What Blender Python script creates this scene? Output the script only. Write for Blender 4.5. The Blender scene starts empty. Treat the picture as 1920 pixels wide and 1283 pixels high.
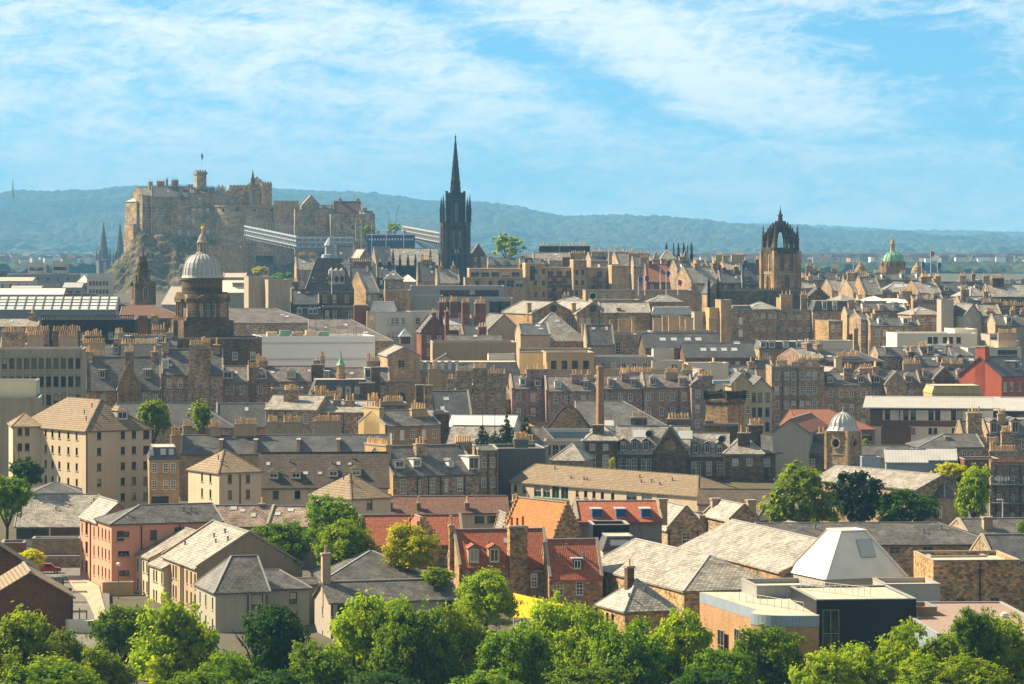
import bpy, math, random
import numpy as np
from mathutils import Vector, Matrix
R = math.radians
rnd = random.Random(11)
SC = bpy.context.scene
COL = SC.collection
# ------------------------------------------------------------------ camera, sky, sun, exposure
F, HY = 6350.0, 470.0            # focal length and eye level in photograph pixels (1920 wide); the eye is at z = 0
# (px, py, half width px, half height px, slope, amount): where the sheets of high cloud lie and where the blue shows between them
SKY_BLOBS = [(1000, 105, 330, 45, -.42, -.30), (1740, 90, 220, 60, -.1, -.24), (1780, 230, 230, 50, 0, -.16), (960, 425, 3000, 45, 0, .10), (700, 350, 900, 50, 0, .06), (1150, 330, 300, 30, 0, -.1), (1300, 120, 330, 70, -.2, .16), (300, 200, 600, 120, 0, .06), (500, 60, 500, 45, 0, .1), (250, 330, 300, 28, 0, .1), (1450, 230, 350, 40, 0, .12)]
SKY_TINT = (0.52, 1.03, 1.0)
CLOUD_COL = (6.5, 6.5, 6.3)
SKY_FILL = (2.8, 2.5, 2.15)
cam_d = bpy.data.cameras.new("camera"); cam = bpy.data.objects.new("camera", cam_d); COL.objects.link(cam)
cam_d.sensor_width = 36; cam_d.lens = F / 1920 * 36; cam_d.shift_y = -(641.5 - HY) / 1920
cam_d.clip_start = 1; cam_d.clip_end = 40000
cam.rotation_euler = (R(90), 0, 0)
SC.camera = cam
SC.view_settings.view_transform = 'Standard'; SC.view_settings.look = 'None'
SC.view_settings.gamma = 1; SC.view_settings.use_curve_mapping = False
SC.view_settings.exposure = 1.4
SC.cycles.max_bounces = 5; SC.cycles.diffuse_bounces = 2; SC.cycles.glossy_bounces = 2
SC.cycles.transmission_bounces = 2; SC.cycles.transparent_max_bounces = 6; SC.cycles.volume_bounces = 0
SC.cycles.caustics_reflective = False; SC.cycles.caustics_refractive = False
SUN_EL, SUN_BACK = 41.0, 24.0    # the sun stands to the left and beyond the town
sdir = Vector((-math.cos(R(SUN_EL)) * math.cos(R(SUN_BACK)), math.cos(R(SUN_EL)) * math.sin(R(SUN_BACK)), math.sin(R(SUN_EL))))
sl = bpy.data.lights.new("sun", 'SUN'); so = bpy.data.objects.new("sun", sl); COL.objects.link(so)
sl.energy = 5.0; sl.angle = R(0.53); sl.color = (1.0, 0.83, 0.58)
so.rotation_euler = sdir.to_track_quat('Z', 'Y').to_euler(); so.location = (-400, 0, 600)


class NT:
    """small helper for node trees"""
    def __init__(s, tree): s.t = tree; s.t.nodes.clear()
    def n(s, typ, **kw):
        nd = s.t.nodes.new(typ)
        for k, v in kw.items(): setattr(nd, k, v)
        return nd
    def put(s, sock, v):
        if v is None: return
        if isinstance(v, bpy.types.NodeSocket): s.t.links.new(v, sock)
        else:
            if isinstance(v, (tuple, list)) and len(v) == 3 and sock.type == 'RGBA': v = (*v, 1)
            sock.default_value = v
    def math(s, op, a, b=None, c=None, clamp=False):
        nd = s.n('ShaderNodeMath', operation=op, use_clamp=clamp)
        for i, v in enumerate((a, b, c)): s.put(nd.inputs[i], v)
        return nd.outputs[0]
    def vmath(s, op, a, b=None):
        nd = s.n('ShaderNodeVectorMath', operation=op); s.put(nd.inputs[0], a); s.put(nd.inputs[1], b)
        return nd.outputs[0]
    def mix(s, fac, a, b, typ='MIX'):
        nd = s.n('ShaderNodeMix', data_type='RGBA', blend_type=typ)
        s.put(nd.inputs[0], fac); s.put(nd.inputs[6], a); s.put(nd.inputs[7], b)
        return nd.outputs[2]
    def noise(s, vec, scale, detail=3, rough=.55, dist=0):
        nd = s.n('ShaderNodeTexNoise'); s.put(nd.inputs['Vector'], vec)
        nd.inputs['Scale'].default_value = scale; nd.inputs['Detail'].default_value = detail
        nd.inputs['Roughness'].default_value = rough; nd.inputs['Distortion'].default_value = dist
        return nd.outputs[0]
    def comb(s, x, y, z):
        nd = s.n('ShaderNodeCombineXYZ')
        for i, v in enumerate((x, y, z)): s.put(nd.inputs[i], v)
        return nd.outputs[0]
    def ramp(s, f, lo, hi):
        nd = s.n('ShaderNodeMapRange', interpolation_type='SMOOTHSTEP'); s.put(nd.inputs[0], f)
        nd.inputs[1].default_value = lo; nd.inputs[2].default_value = hi
        return nd.outputs[0]


world = bpy.data.worlds.new("World"); SC.world = world; world.use_nodes = True
w = NT(world.node_tree)
out = w.n('ShaderNodeOutputWorld'); bg = w.n('ShaderNodeBackground'); w.t.links.new(bg.outputs[0], out.inputs[0])
tc = w.n('ShaderNodeTexCoord'); sp = w.n('ShaderNodeSeparateXYZ'); w.t.links.new(tc.outputs['Generated'], sp.inputs[0])
sky = w.n('ShaderNodeTexSky', sky_type='NISHITA', sun_disc=False)
sky.sun_elevation = R(SUN_EL); sky.sun_rotation = math.atan2(sdir.x, sdir.y)
sky.air_density = 1.0; sky.dust_density = 0.25; sky.ozone_density = 3.0
# clear air above a hazy horizon: look the sky colour up a little higher than the line of sight
w.put(sky.inputs[0], w.vmath('NORMALIZE', w.comb(sp.outputs[0], sp.outputs[1], w.math('MULTIPLY_ADD', sp.outputs[2], 2.2, 0.16))))
yy = w.math('MAXIMUM', w.math('ABSOLUTE', sp.outputs[1]), 0.25)
az = w.math('DIVIDE', sp.outputs[0], yy); el = w.math('DIVIDE', sp.outputs[2], yy)   # tangents of bearing and height
def streak(sx, sz, shear, off, scale, detail, rough, dist):
    v = w.comb(w.math('MULTIPLY', az, sx), w.math('MULTIPLY_ADD', az, shear, w.math('MULTIPLY', el, sz)), off)
    return w.noise(v, scale, detail, rough, dist)
big = streak(9, 46, 1.5, 1.7, 1.0, 4, .55, .5)          # broad sheets
fine = streak(34, 120, 4, 4.1, 1.0, 8, .68, .9)       # wisps
ripl = streak(170, 330, -40, 7.7, 1.0, 5, .68, .6)      # ripples
def blob(a0, e0, sa, se, slope=0.0):
    da = w.math('MULTIPLY', w.math('SUBTRACT', az, a0), 1 / sa)
    de = w.math('MULTIPLY', w.math('SUBTRACT', w.math('MULTIPLY_ADD', az, -slope, el), e0 - slope * a0), 1 / se)
    return w.math('EXPONENT', w.math('MULTIPLY', w.math('ADD', w.math('MULTIPLY', da, da), w.math('MULTIPLY', de, de)), -1.0))
def kp(px, py): return ((px - 960) / F, (HY - py) / F)
bias = None
for (px, py, sx, sy, sl_, amt) in SKY_BLOBS:
    a0, e0 = kp(px, py)
    b = w.math('MULTIPLY', blob(a0, e0, sx / F, sy / F, sl_), amt)
    bias = b if bias is None else w.math('ADD', bias, b)
dens = w.math('ADD', w.math('MULTIPLY', big, 0.5), w.math('MULTIPLY', fine, 0.75))
dens = w.math('ADD', dens, w.math('MULTIPLY', ripl, 0.42))
dens = w.math('ADD', dens, bias)
cl = w.ramp(dens, 0.63, 1.10)
skyc = w.mix(1.0, sky.outputs[0], SKY_TINT, 'MULTIPLY')
cloudc = w.n('ShaderNodeRGB'); cloudc.outputs[0].default_value = (*CLOUD_COL, 1)
face = w.mix(w.math('MULTIPLY', cl, 0.92), skyc, cloudc.outputs[0])
w.put(bg.inputs[0], w.mix(w.ramp(sp.outputs[2], .10, .32), face, w.mix(.72, skyc, SKY_FILL)))   # pale warm layer added overhead, out of view, to set the fill light
bg.inputs[1].default_value = 0.075
# ------------------------------------------------------------------ materials
MATS = {}
def pbsdf(nt, col, rough=.85, spec=.3, bump=None, bstr=.3, bdist=.05, metal=0):
    o = nt.n('ShaderNodeOutputMaterial'); p = nt.n('ShaderNodeBsdfPrincipled')
    nt.t.links.new(p.outputs[0], o.inputs[0]); nt.put(p.inputs['Base Color'], col)
    nt.put(p.inputs['Roughness'], rough); p.inputs['Specular IOR Level'].default_value = spec
    p.inputs['Metallic'].default_value = metal
    if bump is not None:
        b = nt.n('ShaderNodeBump'); b.inputs['Strength'].default_value = bstr; b.inputs['Distance'].default_value = bdist
        nt.put(b.inputs['Height'], bump); nt.t.links.new(b.outputs[0], p.inputs['Normal'])
    return p
def newmat(name):
    m = bpy.data.materials.new(name); m.use_nodes = True; MATS[name] = m
    return m, NT(m.node_tree)
def vary(nt, col, amt):
    """each object a little lighter or darker than the next"""
    oi = nt.n('ShaderNodeObjectInfo')
    f = nt.math('MULTIPLY_ADD', oi.outputs['Random'], amt * 2, 1 - amt)
    return nt.mix(1.0, col, nt.comb(f, f, f), 'MULTIPLY')
def sc(c, k): return tuple(min(1, x * k) for x in c)
def m_masonry(name, c, bw, bh, joint=.6, var=.35, stain=.45, rough=.9, tint=(1.15, .95, .75), mortar=.02):
    m, nt = newmat(name); uv = nt.n('ShaderNodeTexCoord').outputs['UV']
    br = nt.n('ShaderNodeTexBrick'); nt.put(br.inputs['Vector'], uv)
    br.inputs['Scale'].default_value = 1; br.inputs['Brick Width'].default_value = bw; br.inputs['Row Height'].default_value = bh
    br.inputs['Mortar Size'].default_value = mortar; br.inputs['Mortar Smooth'].default_value = .3; br.inputs['Bias'].default_value = 0
    nt.put(br.inputs['Color1'], sc(c, 1 - var)); nt.put(br.inputs['Color2'], tuple(min(1, a * (1 + var) * t) for a, t in zip(c, tint)))
    nt.put(br.inputs['Mortar'], sc(c, joint))
    n1 = nt.noise(uv, .16, 4, .6); n2 = nt.noise(nt.vmath('MULTIPLY', uv, (1.1, .12, 1)), .9, 3); n3 = nt.noise(uv, 2.2, 4, .7)
    s = nt.math('ADD', nt.math('MULTIPLY', n1, .9), nt.math('MULTIPLY', n2, .6)); s = nt.math('ADD', s, nt.math('MULTIPLY', n3, .7))
    s = nt.ramp(s, .75, 1.45)
    f = nt.math('MULTIPLY_ADD', s, stain * 2, 1 - stain)
    col = nt.mix(1, br.outputs[0], nt.comb(f, f, f), 'MULTIPLY')
    pbsdf(nt, vary(nt, col, .14), rough, .2, br.outputs[1], -.5, .03)
def m_render(name, c, stain=.18, rough=.9, dirt=(.62, .58, .5)):
    m, nt = newmat(name); uv = nt.n('ShaderNodeTexCoord').outputs['UV']
    n1 = nt.noise(uv, .22, 5, .65); n2 = nt.noise(nt.vmath('MULTIPLY', uv, (1.0, .07, 1)), 1.3, 4, .6); n3 = nt.noise(uv, 6, 3, .7)
    f = nt.ramp(nt.math('ADD', nt.math('MULTIPLY', n1, .8), n2), .75, 1.25)
    col = nt.mix(nt.math('MULTIPLY', f, stain * 2.2), c, tuple(a * b for a, b in zip(c, dirt)))
    g = nt.math('MULTIPLY_ADD', n3, .3, .85); col = nt.mix(1, col, nt.comb(g, g, g), 'MULTIPLY')
    pbsdf(nt, vary(nt, col, .06), rough, .2, n3, .25, .02)
def m_slate(name, c, lich=(.45, .40, .30), la=.5, bw=.6, bh=.44, rough=.5, var=.45, vy=.12, spec=.5, big=.32):
    m, nt = newmat(name); uv = nt.n('ShaderNodeTexCoord').outputs['UV']
    br = nt.n('ShaderNodeTexBrick'); nt.put(br.inputs['Vector'], uv)
    br.inputs['Scale'].default_value = 1; br.inputs['Brick Width'].default_value = bw; br.inputs['Row Height'].default_value = bh
    br.inputs['Mortar Size'].default_value = .05; br.inputs['Bias'].default_value = -.1
    nt.put(br.inputs['Color1'], sc(c, 1 - var)); nt.put(br.inputs['Color2'], sc(c, 1 + var)); nt.put(br.inputs['Mortar'], sc(c, .3))
    n1 = nt.noise(uv, .33, 6, .74); n2 = nt.noise(nt.vmath('MULTIPLY', uv, (1, .4, 1)), 2.2, 4, .75)
    f = nt.ramp(nt.math('ADD', nt.math('MULTIPLY', n1, .8), nt.math('MULTIPLY', n2, .6)), .5, 1.0)
    col = nt.mix(nt.math('MULTIPLY', f, la), br.outputs[0], lich)
    g = nt.math('MULTIPLY', nt.math('MULTIPLY_ADD', nt.ramp(n1, .3, .7), big, 1 - big * .5), nt.math('MULTIPLY_ADD', br.outputs[1], -.3, 1.0)); col = nt.mix(1, col, nt.comb(g, g, g), 'MULTIPLY')
    pbsdf(nt, vary(nt, col, vy), rough, spec, br.outputs[1], -.6, .04)
def m_tile(name, c, row=.42, wid=.35, dark=.35, var=.25, rough=.75, wave=True):
    """tiles in courses: a dark gap under each course and a roll across each tile"""
    m, nt = newmat(name); uv = nt.n('ShaderNodeTexCoord').outputs['UV']
    sp_ = nt.n('ShaderNodeSeparateXYZ'); nt.put(sp_.inputs[0], uv)
    fr = nt.math('FRACT', nt.math('DIVIDE', sp_.outputs[1], row))
    gap = nt.ramp(fr, .02, .3)
    fx = nt.math('FRACT', nt.math('DIVIDE', sp_.outputs[0], wid)); roll = nt.math('SINE', nt.math('MULTIPLY', fx, 3.1416))
    wn = nt.n('ShaderNodeTexWhiteNoise'); cell = nt.comb(nt.math('FLOOR', nt.math('DIVIDE', sp_.outputs[0], wid)), nt.math('FLOOR', nt.math('DIVIDE', sp_.outputs[1], row)), 0)
    nt.put(wn.inputs[0], cell)
    n1 = nt.noise(uv, .3, 5, .65)
    col = nt.mix(wn.outputs[0], sc(c, 1 - var), sc(c, 1 + var))
    col = nt.mix(nt.math('MULTIPLY', nt.ramp(n1, .45, .75), .35), col, sc((.16, .14, .11), 1))
    g = nt.math('MULTIPLY_ADD', gap, 1 - dark, dark); col = nt.mix(1, col, nt.comb(g, g, g), 'MULTIPLY')
    h = nt.math('ADD', nt.math('MULTIPLY', roll, .6 if wave else .1), nt.math('MULTIPLY', fr, -.6))
    pbsdf(nt, vary(nt, col, .08), rough, .25, h, .7, .06)
def m_metal(name, c, seam=.6, rough=.45, metal=0.0, dark=.6, axis=0, var=.1, spec=.4):
    m, nt = newmat(name); uv = nt.n('ShaderNodeTexCoord').outputs['UV']
    sp_ = nt.n('ShaderNodeSeparateXYZ'); nt.put(sp_.inputs[0], uv)
    fr = nt.math('FRACT', nt.math('DIVIDE', sp_.outputs[axis], seam))
    g = nt.math('MULTIPLY_ADD', nt.ramp(nt.math('ABSOLUTE', nt.math('SUBTRACT', fr, .5)), .49, .40), 1 - dark, dark)
    n1 = nt.noise(uv, .35, 4, .6); g = nt.math('MULTIPLY', g, nt.math('MULTIPLY_ADD', n1, .5, .75))
    pbsdf(nt, vary(nt, nt.mix(1, c, nt.comb(g, g, g), 'MULTIPLY'), var), rough, spec, fr, .2, .03, metal)
def m_plain(name, c, rough=.7, spec=.3, metal=0, nz=.25, scale=3, vy=.05):
    m, nt = newmat(name); oc = nt.n('ShaderNodeTexCoord').outputs['Object']
    g = nt.math('MULTIPLY_ADD', nt.noise(oc, scale, 3, .6), nz * 2, 1 - nz)
    pbsdf(nt, vary(nt, nt.mix(1, c, nt.comb(g, g, g), 'MULTIPLY'), vy), rough, spec, None, 0, 0, metal)
# masonry and render
m_masonry('rub', (.31, .245, .175), .55, .28, .75, .5, .4)
m_masonry('purp', (.29, .212, .165), .5, .26, .8, .5, .35, tint=(1.1, .95, .95))
m_masonry('soot', (.125, .092, .058), .9, .38, .6, .4, .55)
m_masonry('ash', (.29, .21, .12), .9, .38, .7, .3, .5)
m_masonry('buff', (.36, .27, .165), .9, .38, .75, .2, .35)
m_masonry('sandrub', (.33, .235, .135), .5, .3, .6, .55, .35)
m_masonry('castlestone', (.30, .238, .15), 1.6, .8, .7, .35, .6)
m_masonry('brick', (.17, .085, .045), .26, .085, .8, .35, .22, mortar=.012)
m_masonry('brickbuff', (.36, .235, .13), .26, .085, .9, .2, .22, mortar=.012)
m_masonry('darkstone', (.068, .05, .034), .9, .38, .6, .4, .5); m_masonry('brickbrown', (.26, .16, .10), .26, .085, .85, .3, .22, mortar=.012)
m_masonry('black', (.028, .025, .023), 1.0, .5, .6, .5, .5)
m_masonry('redstone', (.165, .075, .052), .8, .36, .7, .3, .4)
m_render('cream', (.56, .455, .32)); m_render('greyh', (.37, .335, .28)); m_render('grey', (.24, .22, .2), .3); m_render('dgrey', (.115, .11, .105), .3)
m_render('ylw', (.45, .32, .15), .3); m_render('pink', (.62, .29, .19), .12); m_render('white', (.62, .58, .48), .12)
m_render('conc', (.36, .305, .225), .35); m_render('redh', (.42, .10, .055), .2); m_render('tan', (.41, .31, .2), .3)
m_render('ltgreen', (.5, .5, .34), .15); m_render('brownr', (.30, .22, .14), .2); m_render('greywarm', (.36, .34, .27), .18)
# roofs
m_slate('slate', (.078, .075, .07), (.33, .30, .25), .33); m_slate('litslate', (.285, .26, .22), (.46, .42, .35), .5); m_slate('dslate', (.062, .064, .07), (.2, .19, .16), .35, var=.3)  # the palest slate carries sunshine in its colour, besides real lichen
m_slate('pslate', (.12, .10, .09), (.33, .28, .22), .45); m_slate('orslate', (.26, .2, .15), (.42, .3, .2), .6, big=.7)
m_tile('tile', (.23, .17, .105), .55, .34, .16, .2, wave=False); m_tile('dtile', (.075, .056, .04), .55, .34, .2, .25, wave=False)
m_tile('pant', (.30, .085, .04), .34, .25, .5, .22); m_tile('mpant', (.145, .068, .045), .34, .25, .45, .3); m_tile('orng', (.46, .15, .034), .34, .25, .6, .18)
m_tile('redtile', (.22, .085, .05), .34, .25, .6, .3)
m_metal('lead', (.42, .42, .41), .6, .5); m_metal('seam', (.37, .36, .325), .55, .45); m_metal('dmet', (.010, .012, .016), .45, .5, var=.05, dark=.4, spec=.2)
m_metal('whitepan', (.78, .75, .64), .32, .45, dark=.72); m_metal('bluemet', (.25, .31, .37), .4, .45); m_metal('copper', (.16, .36, .22), .8, .6, dark=.7)
m_metal('gmet', (.27, .27, .26), 1.2, .5, dark=.75, var=.12); m_metal('wood', (.13, .065, .035), .3, .7, axis=1)
m_render('flat', (.46, .41, .33), .35); m_render('dflat', (.13, .12, .11), .3); m_render('brflat', (.27, .2, .165), .2); m_render('whiteflat', (.72, .68, .58), .12)
m_plain('pot', (.80, .50, .22), .8, .2, nz=.35, scale=2, vy=.35); m_plain('potred', (.30, .12, .06), .8, .2); m_plain('trim', (.75, .73, .66), .55); m_plain('dtrim', (.03, .025, .022), .6)
m_plain('coping', (.30, .26, .2), .85, nz=.35); m_plain('leadtrim', (.30, .29, .28), .5); m_plain('pipe', (.03, .027, .025), .6); m_plain('bluep', (.02, .11, .32), .5)
m_plain('gold', (.85, .5, .1), .3, .5, .9); m_plain('steel', (.55, .56, .56), .4, .5, .3); m_plain('dsteel', (.18, .19, .2), .5, .5, .3)
m_plain('tarp', (.85, .52, .02), .6); m_plain('sheet', (.92, .91, .88), .6, nz=.06, scale=.6); m_plain('bluestand', (.03, .06, .13), .6); m_plain('green', (.13, .42, .26), .6)
m_plain('red', (.30, .01, .015), .35, .5); m_plain('rubber', (.015, .015, .015), .8); m_plain('bark', (.06, .045, .03), .95, .1); m_plain('flagw', (.7, .7, .72), .7); m_plain('flagb', (.02, .06, .3), .7)
m_plain('flagr', (.45, .03, .04), .7)
def m_glass(name, c, blind=.3):
    m, nt = newmat(name); oi = nt.n('ShaderNodeObjectInfo'); tcn = nt.n('ShaderNodeTexCoord').outputs['Object']
    # some windows have a pale blind drawn part of the way down behind the pane
    sp_ = nt.n('ShaderNodeSeparateXYZ'); nt.put(sp_.inputs[0], tcn)
    has = nt.math('GREATER_THAN', oi.outputs['Random'], 1 - blind)
    wn = nt.n('ShaderNodeTexWhiteNoise', noise_dimensions='1D'); nt.put(wn.inputs['W'], oi.outputs['Random'])
    low = nt.math('GREATER_THAN', sp_.outputs[2], nt.math('MULTIPLY', wn.outputs[0], 1.4))
    col = nt.mix(nt.math('MULTIPLY', nt.math('MULTIPLY', has, low), .9), c, (.42, .38, .30))
    pbsdf(nt, col, .06, .7)
m_glass('glass', (.022, .024, .026), .35); m_glass('glassd', (.014, .015, .017), .12)
m_plain('skyl', (.42, .45, .45), .12, .6, nz=.05); m_plain('glassroof', (.55, .57, .55), .18, .6, nz=.1, scale=.3)  # skylight panes: sky reflection put into the pale base colour
# ------------------------------------------------------------------ mesh helper
class MB:
    def __init__(s): s.v = []; s.f = []; s.mi = []; s.mats = []; s.cur = 0
    def mat(s, name):
        if name not in s.mats: s.mats.append(name)
        s.cur = s.mats.index(name); return s
    def poly(s, *pts):
        b = len(s.v); s.v.extend(tuple(p) for p in pts); s.f.append(tuple(range(b, b + len(pts)))); s.mi.append(s.cur)
    def box(s, x0, x1, y0, y1, z0, z1):
        a = [(x0, y0, z0), (x1, y0, z0), (x1, y1, z0), (x0, y1, z0), (x0, y0, z1), (x1, y0, z1), (x1, y1, z1), (x0, y1, z1)]
        for q in ((4, 5, 6, 7), (0, 1, 5, 4), (1, 2, 6, 5), (2, 3, 7, 6), (3, 0, 4, 7), (3, 2, 1, 0)): s.poly(*[a[i] for i in q])
    def hexa(s, bot, top):
        n = len(bot); s.poly(*top); s.poly(*bot[::-1])
        for i in range(n): j = (i + 1) % n; s.poly(bot[i], bot[j], top[j], top[i])
    def slab(s, q, t): s.hexa([(x, y, z - t) for x, y, z in q], q)
    def prism(s, poly, z0, z1): s.hexa([(x, y, z0) for x, y in poly], [(x, y, z1) for x, y in poly])
    def beam(s, p, q, wd, ht, up=(0, 0, 1)):
        p, q = Vector(p), Vector(q); d = (q - p).normalized(); upv = Vector(up)
        if abs(d.dot(upv)) > .98: upv = Vector((0, 1, 0))
        sd = d.cross(upv).normalized() * wd / 2; u = sd.cross(d).normalized() * ht / 2
        s.hexa([p - sd - u, p + sd - u, p + sd + u, p - sd + u], [q - sd - u, q + sd - u, q + sd + u, q - sd + u])
    def lathe(s, prof, n=16, cx=0, cy=0, rot=0.0, cap=True):
        rings = []
        for r, z in prof: rings.append([(cx + r * math.cos(rot + 2 * math.pi * i / n), cy + r * math.sin(rot + 2 * math.pi * i / n), z) for i in range(n)])
        for a, b in zip(rings, rings[1:]):
            for i in range(n):
                j = (i + 1) % n; s.poly(a[i], a[j], b[j], b[i])
        if cap: s.poly(*rings[-1]); s.poly(*rings[0][::-1])
    def cone(s, x, y, z0, r, z1, n=6, rot=0): s.lathe([(r, z0), (.02, z1)], n, x, y, rot)
    def mesh(s, name, smooth=False, uv=True):
        me = bpy.data.meshes.new(name); me.from_pydata(s.v, [], s.f)
        for m in (s.mats or ['trim']): me.materials.append(MATS[m])
        me.polygons.foreach_set('material_index', np.array(s.mi, dtype=np.int32))
        if smooth: me.polygons.foreach_set('use_smooth', np.ones(len(s.f), dtype=bool))
        if uv:
            ul = me.uv_layers.new(name='UVMap'); V = np.array(s.v); data = np.zeros((len(me.loops), 2)); k = 0
            for f in s.f:
                P = V[list(f)]; a = P[1] - P[0]; b = P[2] - P[0]
                nx, ny, nz = a[1] * b[2] - a[2] * b[1], a[2] * b[0] - a[0] * b[2], a[0] * b[1] - a[1] * b[0]
                h = math.hypot(nx, ny); L = math.sqrt(h * h + nz * nz) or 1
                if h < 1e-3 * L: data[k:k + len(f), 0] = P[:, 0]; data[k:k + len(f), 1] = P[:, 1]
                else:
                    tx, ty = -ny / h, nx / h; cz = h / L; sx_, sy_ = -nx / h * nz / L, -ny / h * nz / L
                    data[k:k + len(f), 0] = P[:, 0] * tx + P[:, 1] * ty
                    data[k:k + len(f), 1] = P[:, 0] * sx_ + P[:, 1] * sy_ + P[:, 2] * cz
                k += len(f)
            ul.data.foreach_set('uv', data.ravel())
        me.update(); return me
    def build(s, name, parent=None, loc=None, rz=None, smooth=False, uv=True):
        return link(name, s.mesh(name, smooth, uv), parent, loc, rz)
def link(name, me, parent=None, loc=None, rz=None, mw=None):
    o = bpy.data.objects.new(name, me); COL.objects.link(o)
    if parent is not None: o.parent = parent
    if mw is not None: o.matrix_basis = mw
    if loc is not None: o.location = loc
    if rz is not None: o.rotation_euler = (0, 0, rz)
    return o
def tag(o, label=None, cat=None, group=None, kind=None):
    for k, v in (('label', label), ('category', cat), ('group', group), ('kind', kind)):
        if v: o[k] = v
    return o
def thing(name, label, cat, loc=(0, 0, 0), rz=0, group=None): return tag(link(name, None, None, loc, rz), label, cat, group)
def X(px, D): return (px - 960) * D / F
def Z(py, D): return -(py - HY) * D / F
GP = [(-400, -6), (0, -2.4), (60, -15), (200, -37), (330, -49.5), (450, -48.5), (850, -46), (1000, -40), (1150, -29), (1400, -23), (2500, -24), (3500, -22), (20000, -22)]
def gz(x, D):
    z = float(np.interp(D, [p[0] for p in GP], [p[1] for p in GP]))
    # the spine of the old town climbs from the crown steeple to the castle
    x0, d0, x1, d1 = 90., 1120., -58., 1700.; t = ((x - x0) * (x1 - x0) + (D - d0) * (d1 - d0)) / ((x1 - x0) ** 2 + (d1 - d0) ** 2)
    tt = min(1, max(0, t)); dx, dy = x - (x0 + tt * (x1 - x0)), D - (d0 + tt * (d1 - d0)); r2 = dx * dx + dy * dy
    return z + (2 + 9 * tt) * math.exp(-r2 / (2 * 42 ** 2))
# ------------------------------------------------------------------ windows, chimneys, buildings
_mc = {}
WST = {'s': ('trim', 'glass', 2, 2), 'd': ('dtrim', 'glassd', 1, 1), 'w': ('trim', 'glass', 2, 1), 'b': ('bluep', 'bluep', 1, 1), 'n': ('dtrim', 'glassd', 2, 1), 'g': ('green', 'glass', 2, 1), 'p': ('trim', 'trim', 1, 1), 'st': ('coping', 'glassd', 2, 3), 'lg': ('leadtrim', 'glassd', 2, 2)}
def window_mesh(wd, ht, st):
    """frame with its bars, the pane behind it and a stone sill; faces -Y, foot of the opening at the origin"""
    k = ('win', round(wd, 2), round(ht, 2), st)
    if k in _mc: return _mc[k]
    fm, gm, nx, nz = WST[st]; m = MB(); fw = (.13 if fm == 'trim' else .09) if wd > .6 else .06
    m.mat(gm); m.poly((-wd / 2, .17, 0), (wd / 2, .17, 0), (wd / 2, .17, ht), (-wd / 2, .17, ht))
    m.mat(fm)
    for x0, x1 in ((-wd / 2, -wd / 2 + fw), (wd / 2 - fw, wd / 2)): m.box(x0, x1, .09, .165, 0, ht)
    for z0, z1 in ((0, fw * 1.2), (ht - fw, ht)): m.box(-wd / 2 + fw, wd / 2 - fw, .09, .165, z0, z1)
    for i in range(1, nx): x = -wd / 2 + wd * i / nx; m.box(x - .035, x + .035, .1, .16, fw * 1.2, ht - fw)
    for i in range(1, nz * 2 if st == 's' else nz):
        z = ht * i / (nz * 2 if st == 's' else nz); t = .06 if i == nz and st == 's' else .032
        m.box(-wd / 2 + fw, wd / 2 - fw, .095, .162, z - t, z + t)
    m.mat('coping' if st != 'p' else 'trim'); m.box(-wd / 2 - .12, wd / 2 + .12, -.1, .17, -.16, -.003)
    _mc[k] = m.mesh('window'); return _mc[k]
def pot_mesh(kind):
    if kind not in _mc:
        m = MB().mat(kind); m.lathe([(.2, 0), (.18, .1), (.16, .8), (.2, .85), (.2, .95), (.13, .95)], 7); _mc[kind] = m.mesh('chimney_pot')
    return _mc[kind]
def facade(m, O, U, N, wd, ht, rects, rev=.2):
    """one wall face with real openings; O lower left, U along, N outwards (unit), rects = (u0, u1, v0, v1)"""
    O, U, N = Vector(O), Vector(U), Vector(N); Zv = Vector((0, 0, 1))
    P = lambda u, v, d=0: O + U * u + Zv * v - N * d
    rects = [r for r in rects if r[0] > .05 and r[1] < wd - .05 and r[2] > .05 and r[3] < ht - .02]
    us = sorted({0, wd, *[round(r[0], 4) for r in rects], *[round(r[1], 4) for r in rects]})
    # split into columns; within a column split vertically only where an opening lies
    for u0, u1 in zip(us, us[1:]):
        c = (u0 + u1) / 2; cuts = sorted((r[2], r[3]) for r in rects if r[0] < c < r[1]); v = 0
        for a, b in cuts:
            if a > v + 1e-4: m.poly(P(u0, v), P(u1, v), P(u1, a), P(u0, a))
            v = max(v, b)
        if v < ht - 1e-4: m.poly(P(u0, v), P(u1, v), P(u1, ht), P(u0, ht))
    for u0, u1, v0, v1 in rects:
        m.poly(P(u0, v0), P(u0, v0, rev), P(u0, v1, rev), P(u0, v1)); m.poly(P(u1, v0, rev), P(u1, v0), P(u1, v1), P(u1, v1, rev))
        m.poly(P(u0, v1), P(u0, v1, rev), P(u1, v1, rev), P(u1, v1)); m.poly(P(u0, v0, rev), P(u0, v0), P(u1, v0), P(u1, v0, rev))
    return rects
def wrects(spec, wd, ht):
    """(cols, rows, w, h, top, storey, style): cols a number or fractions across; top = wall head to window head"""
    out_ = []
    for sp_ in (spec if isinstance(spec, list) else [spec]):
        cols, rows, ww, wh, top, sh, st = sp_
        fr = cols if isinstance(cols, (list, tuple)) else [(i + .5) / cols for i in range(cols)]
        for r in range(rows):
            for f in fr:
                v1 = ht - top - r * sh; out_.append((f * wd - ww / 2, f * wd + ww / 2, v1 - wh, v1, st))
    return out_
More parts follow.
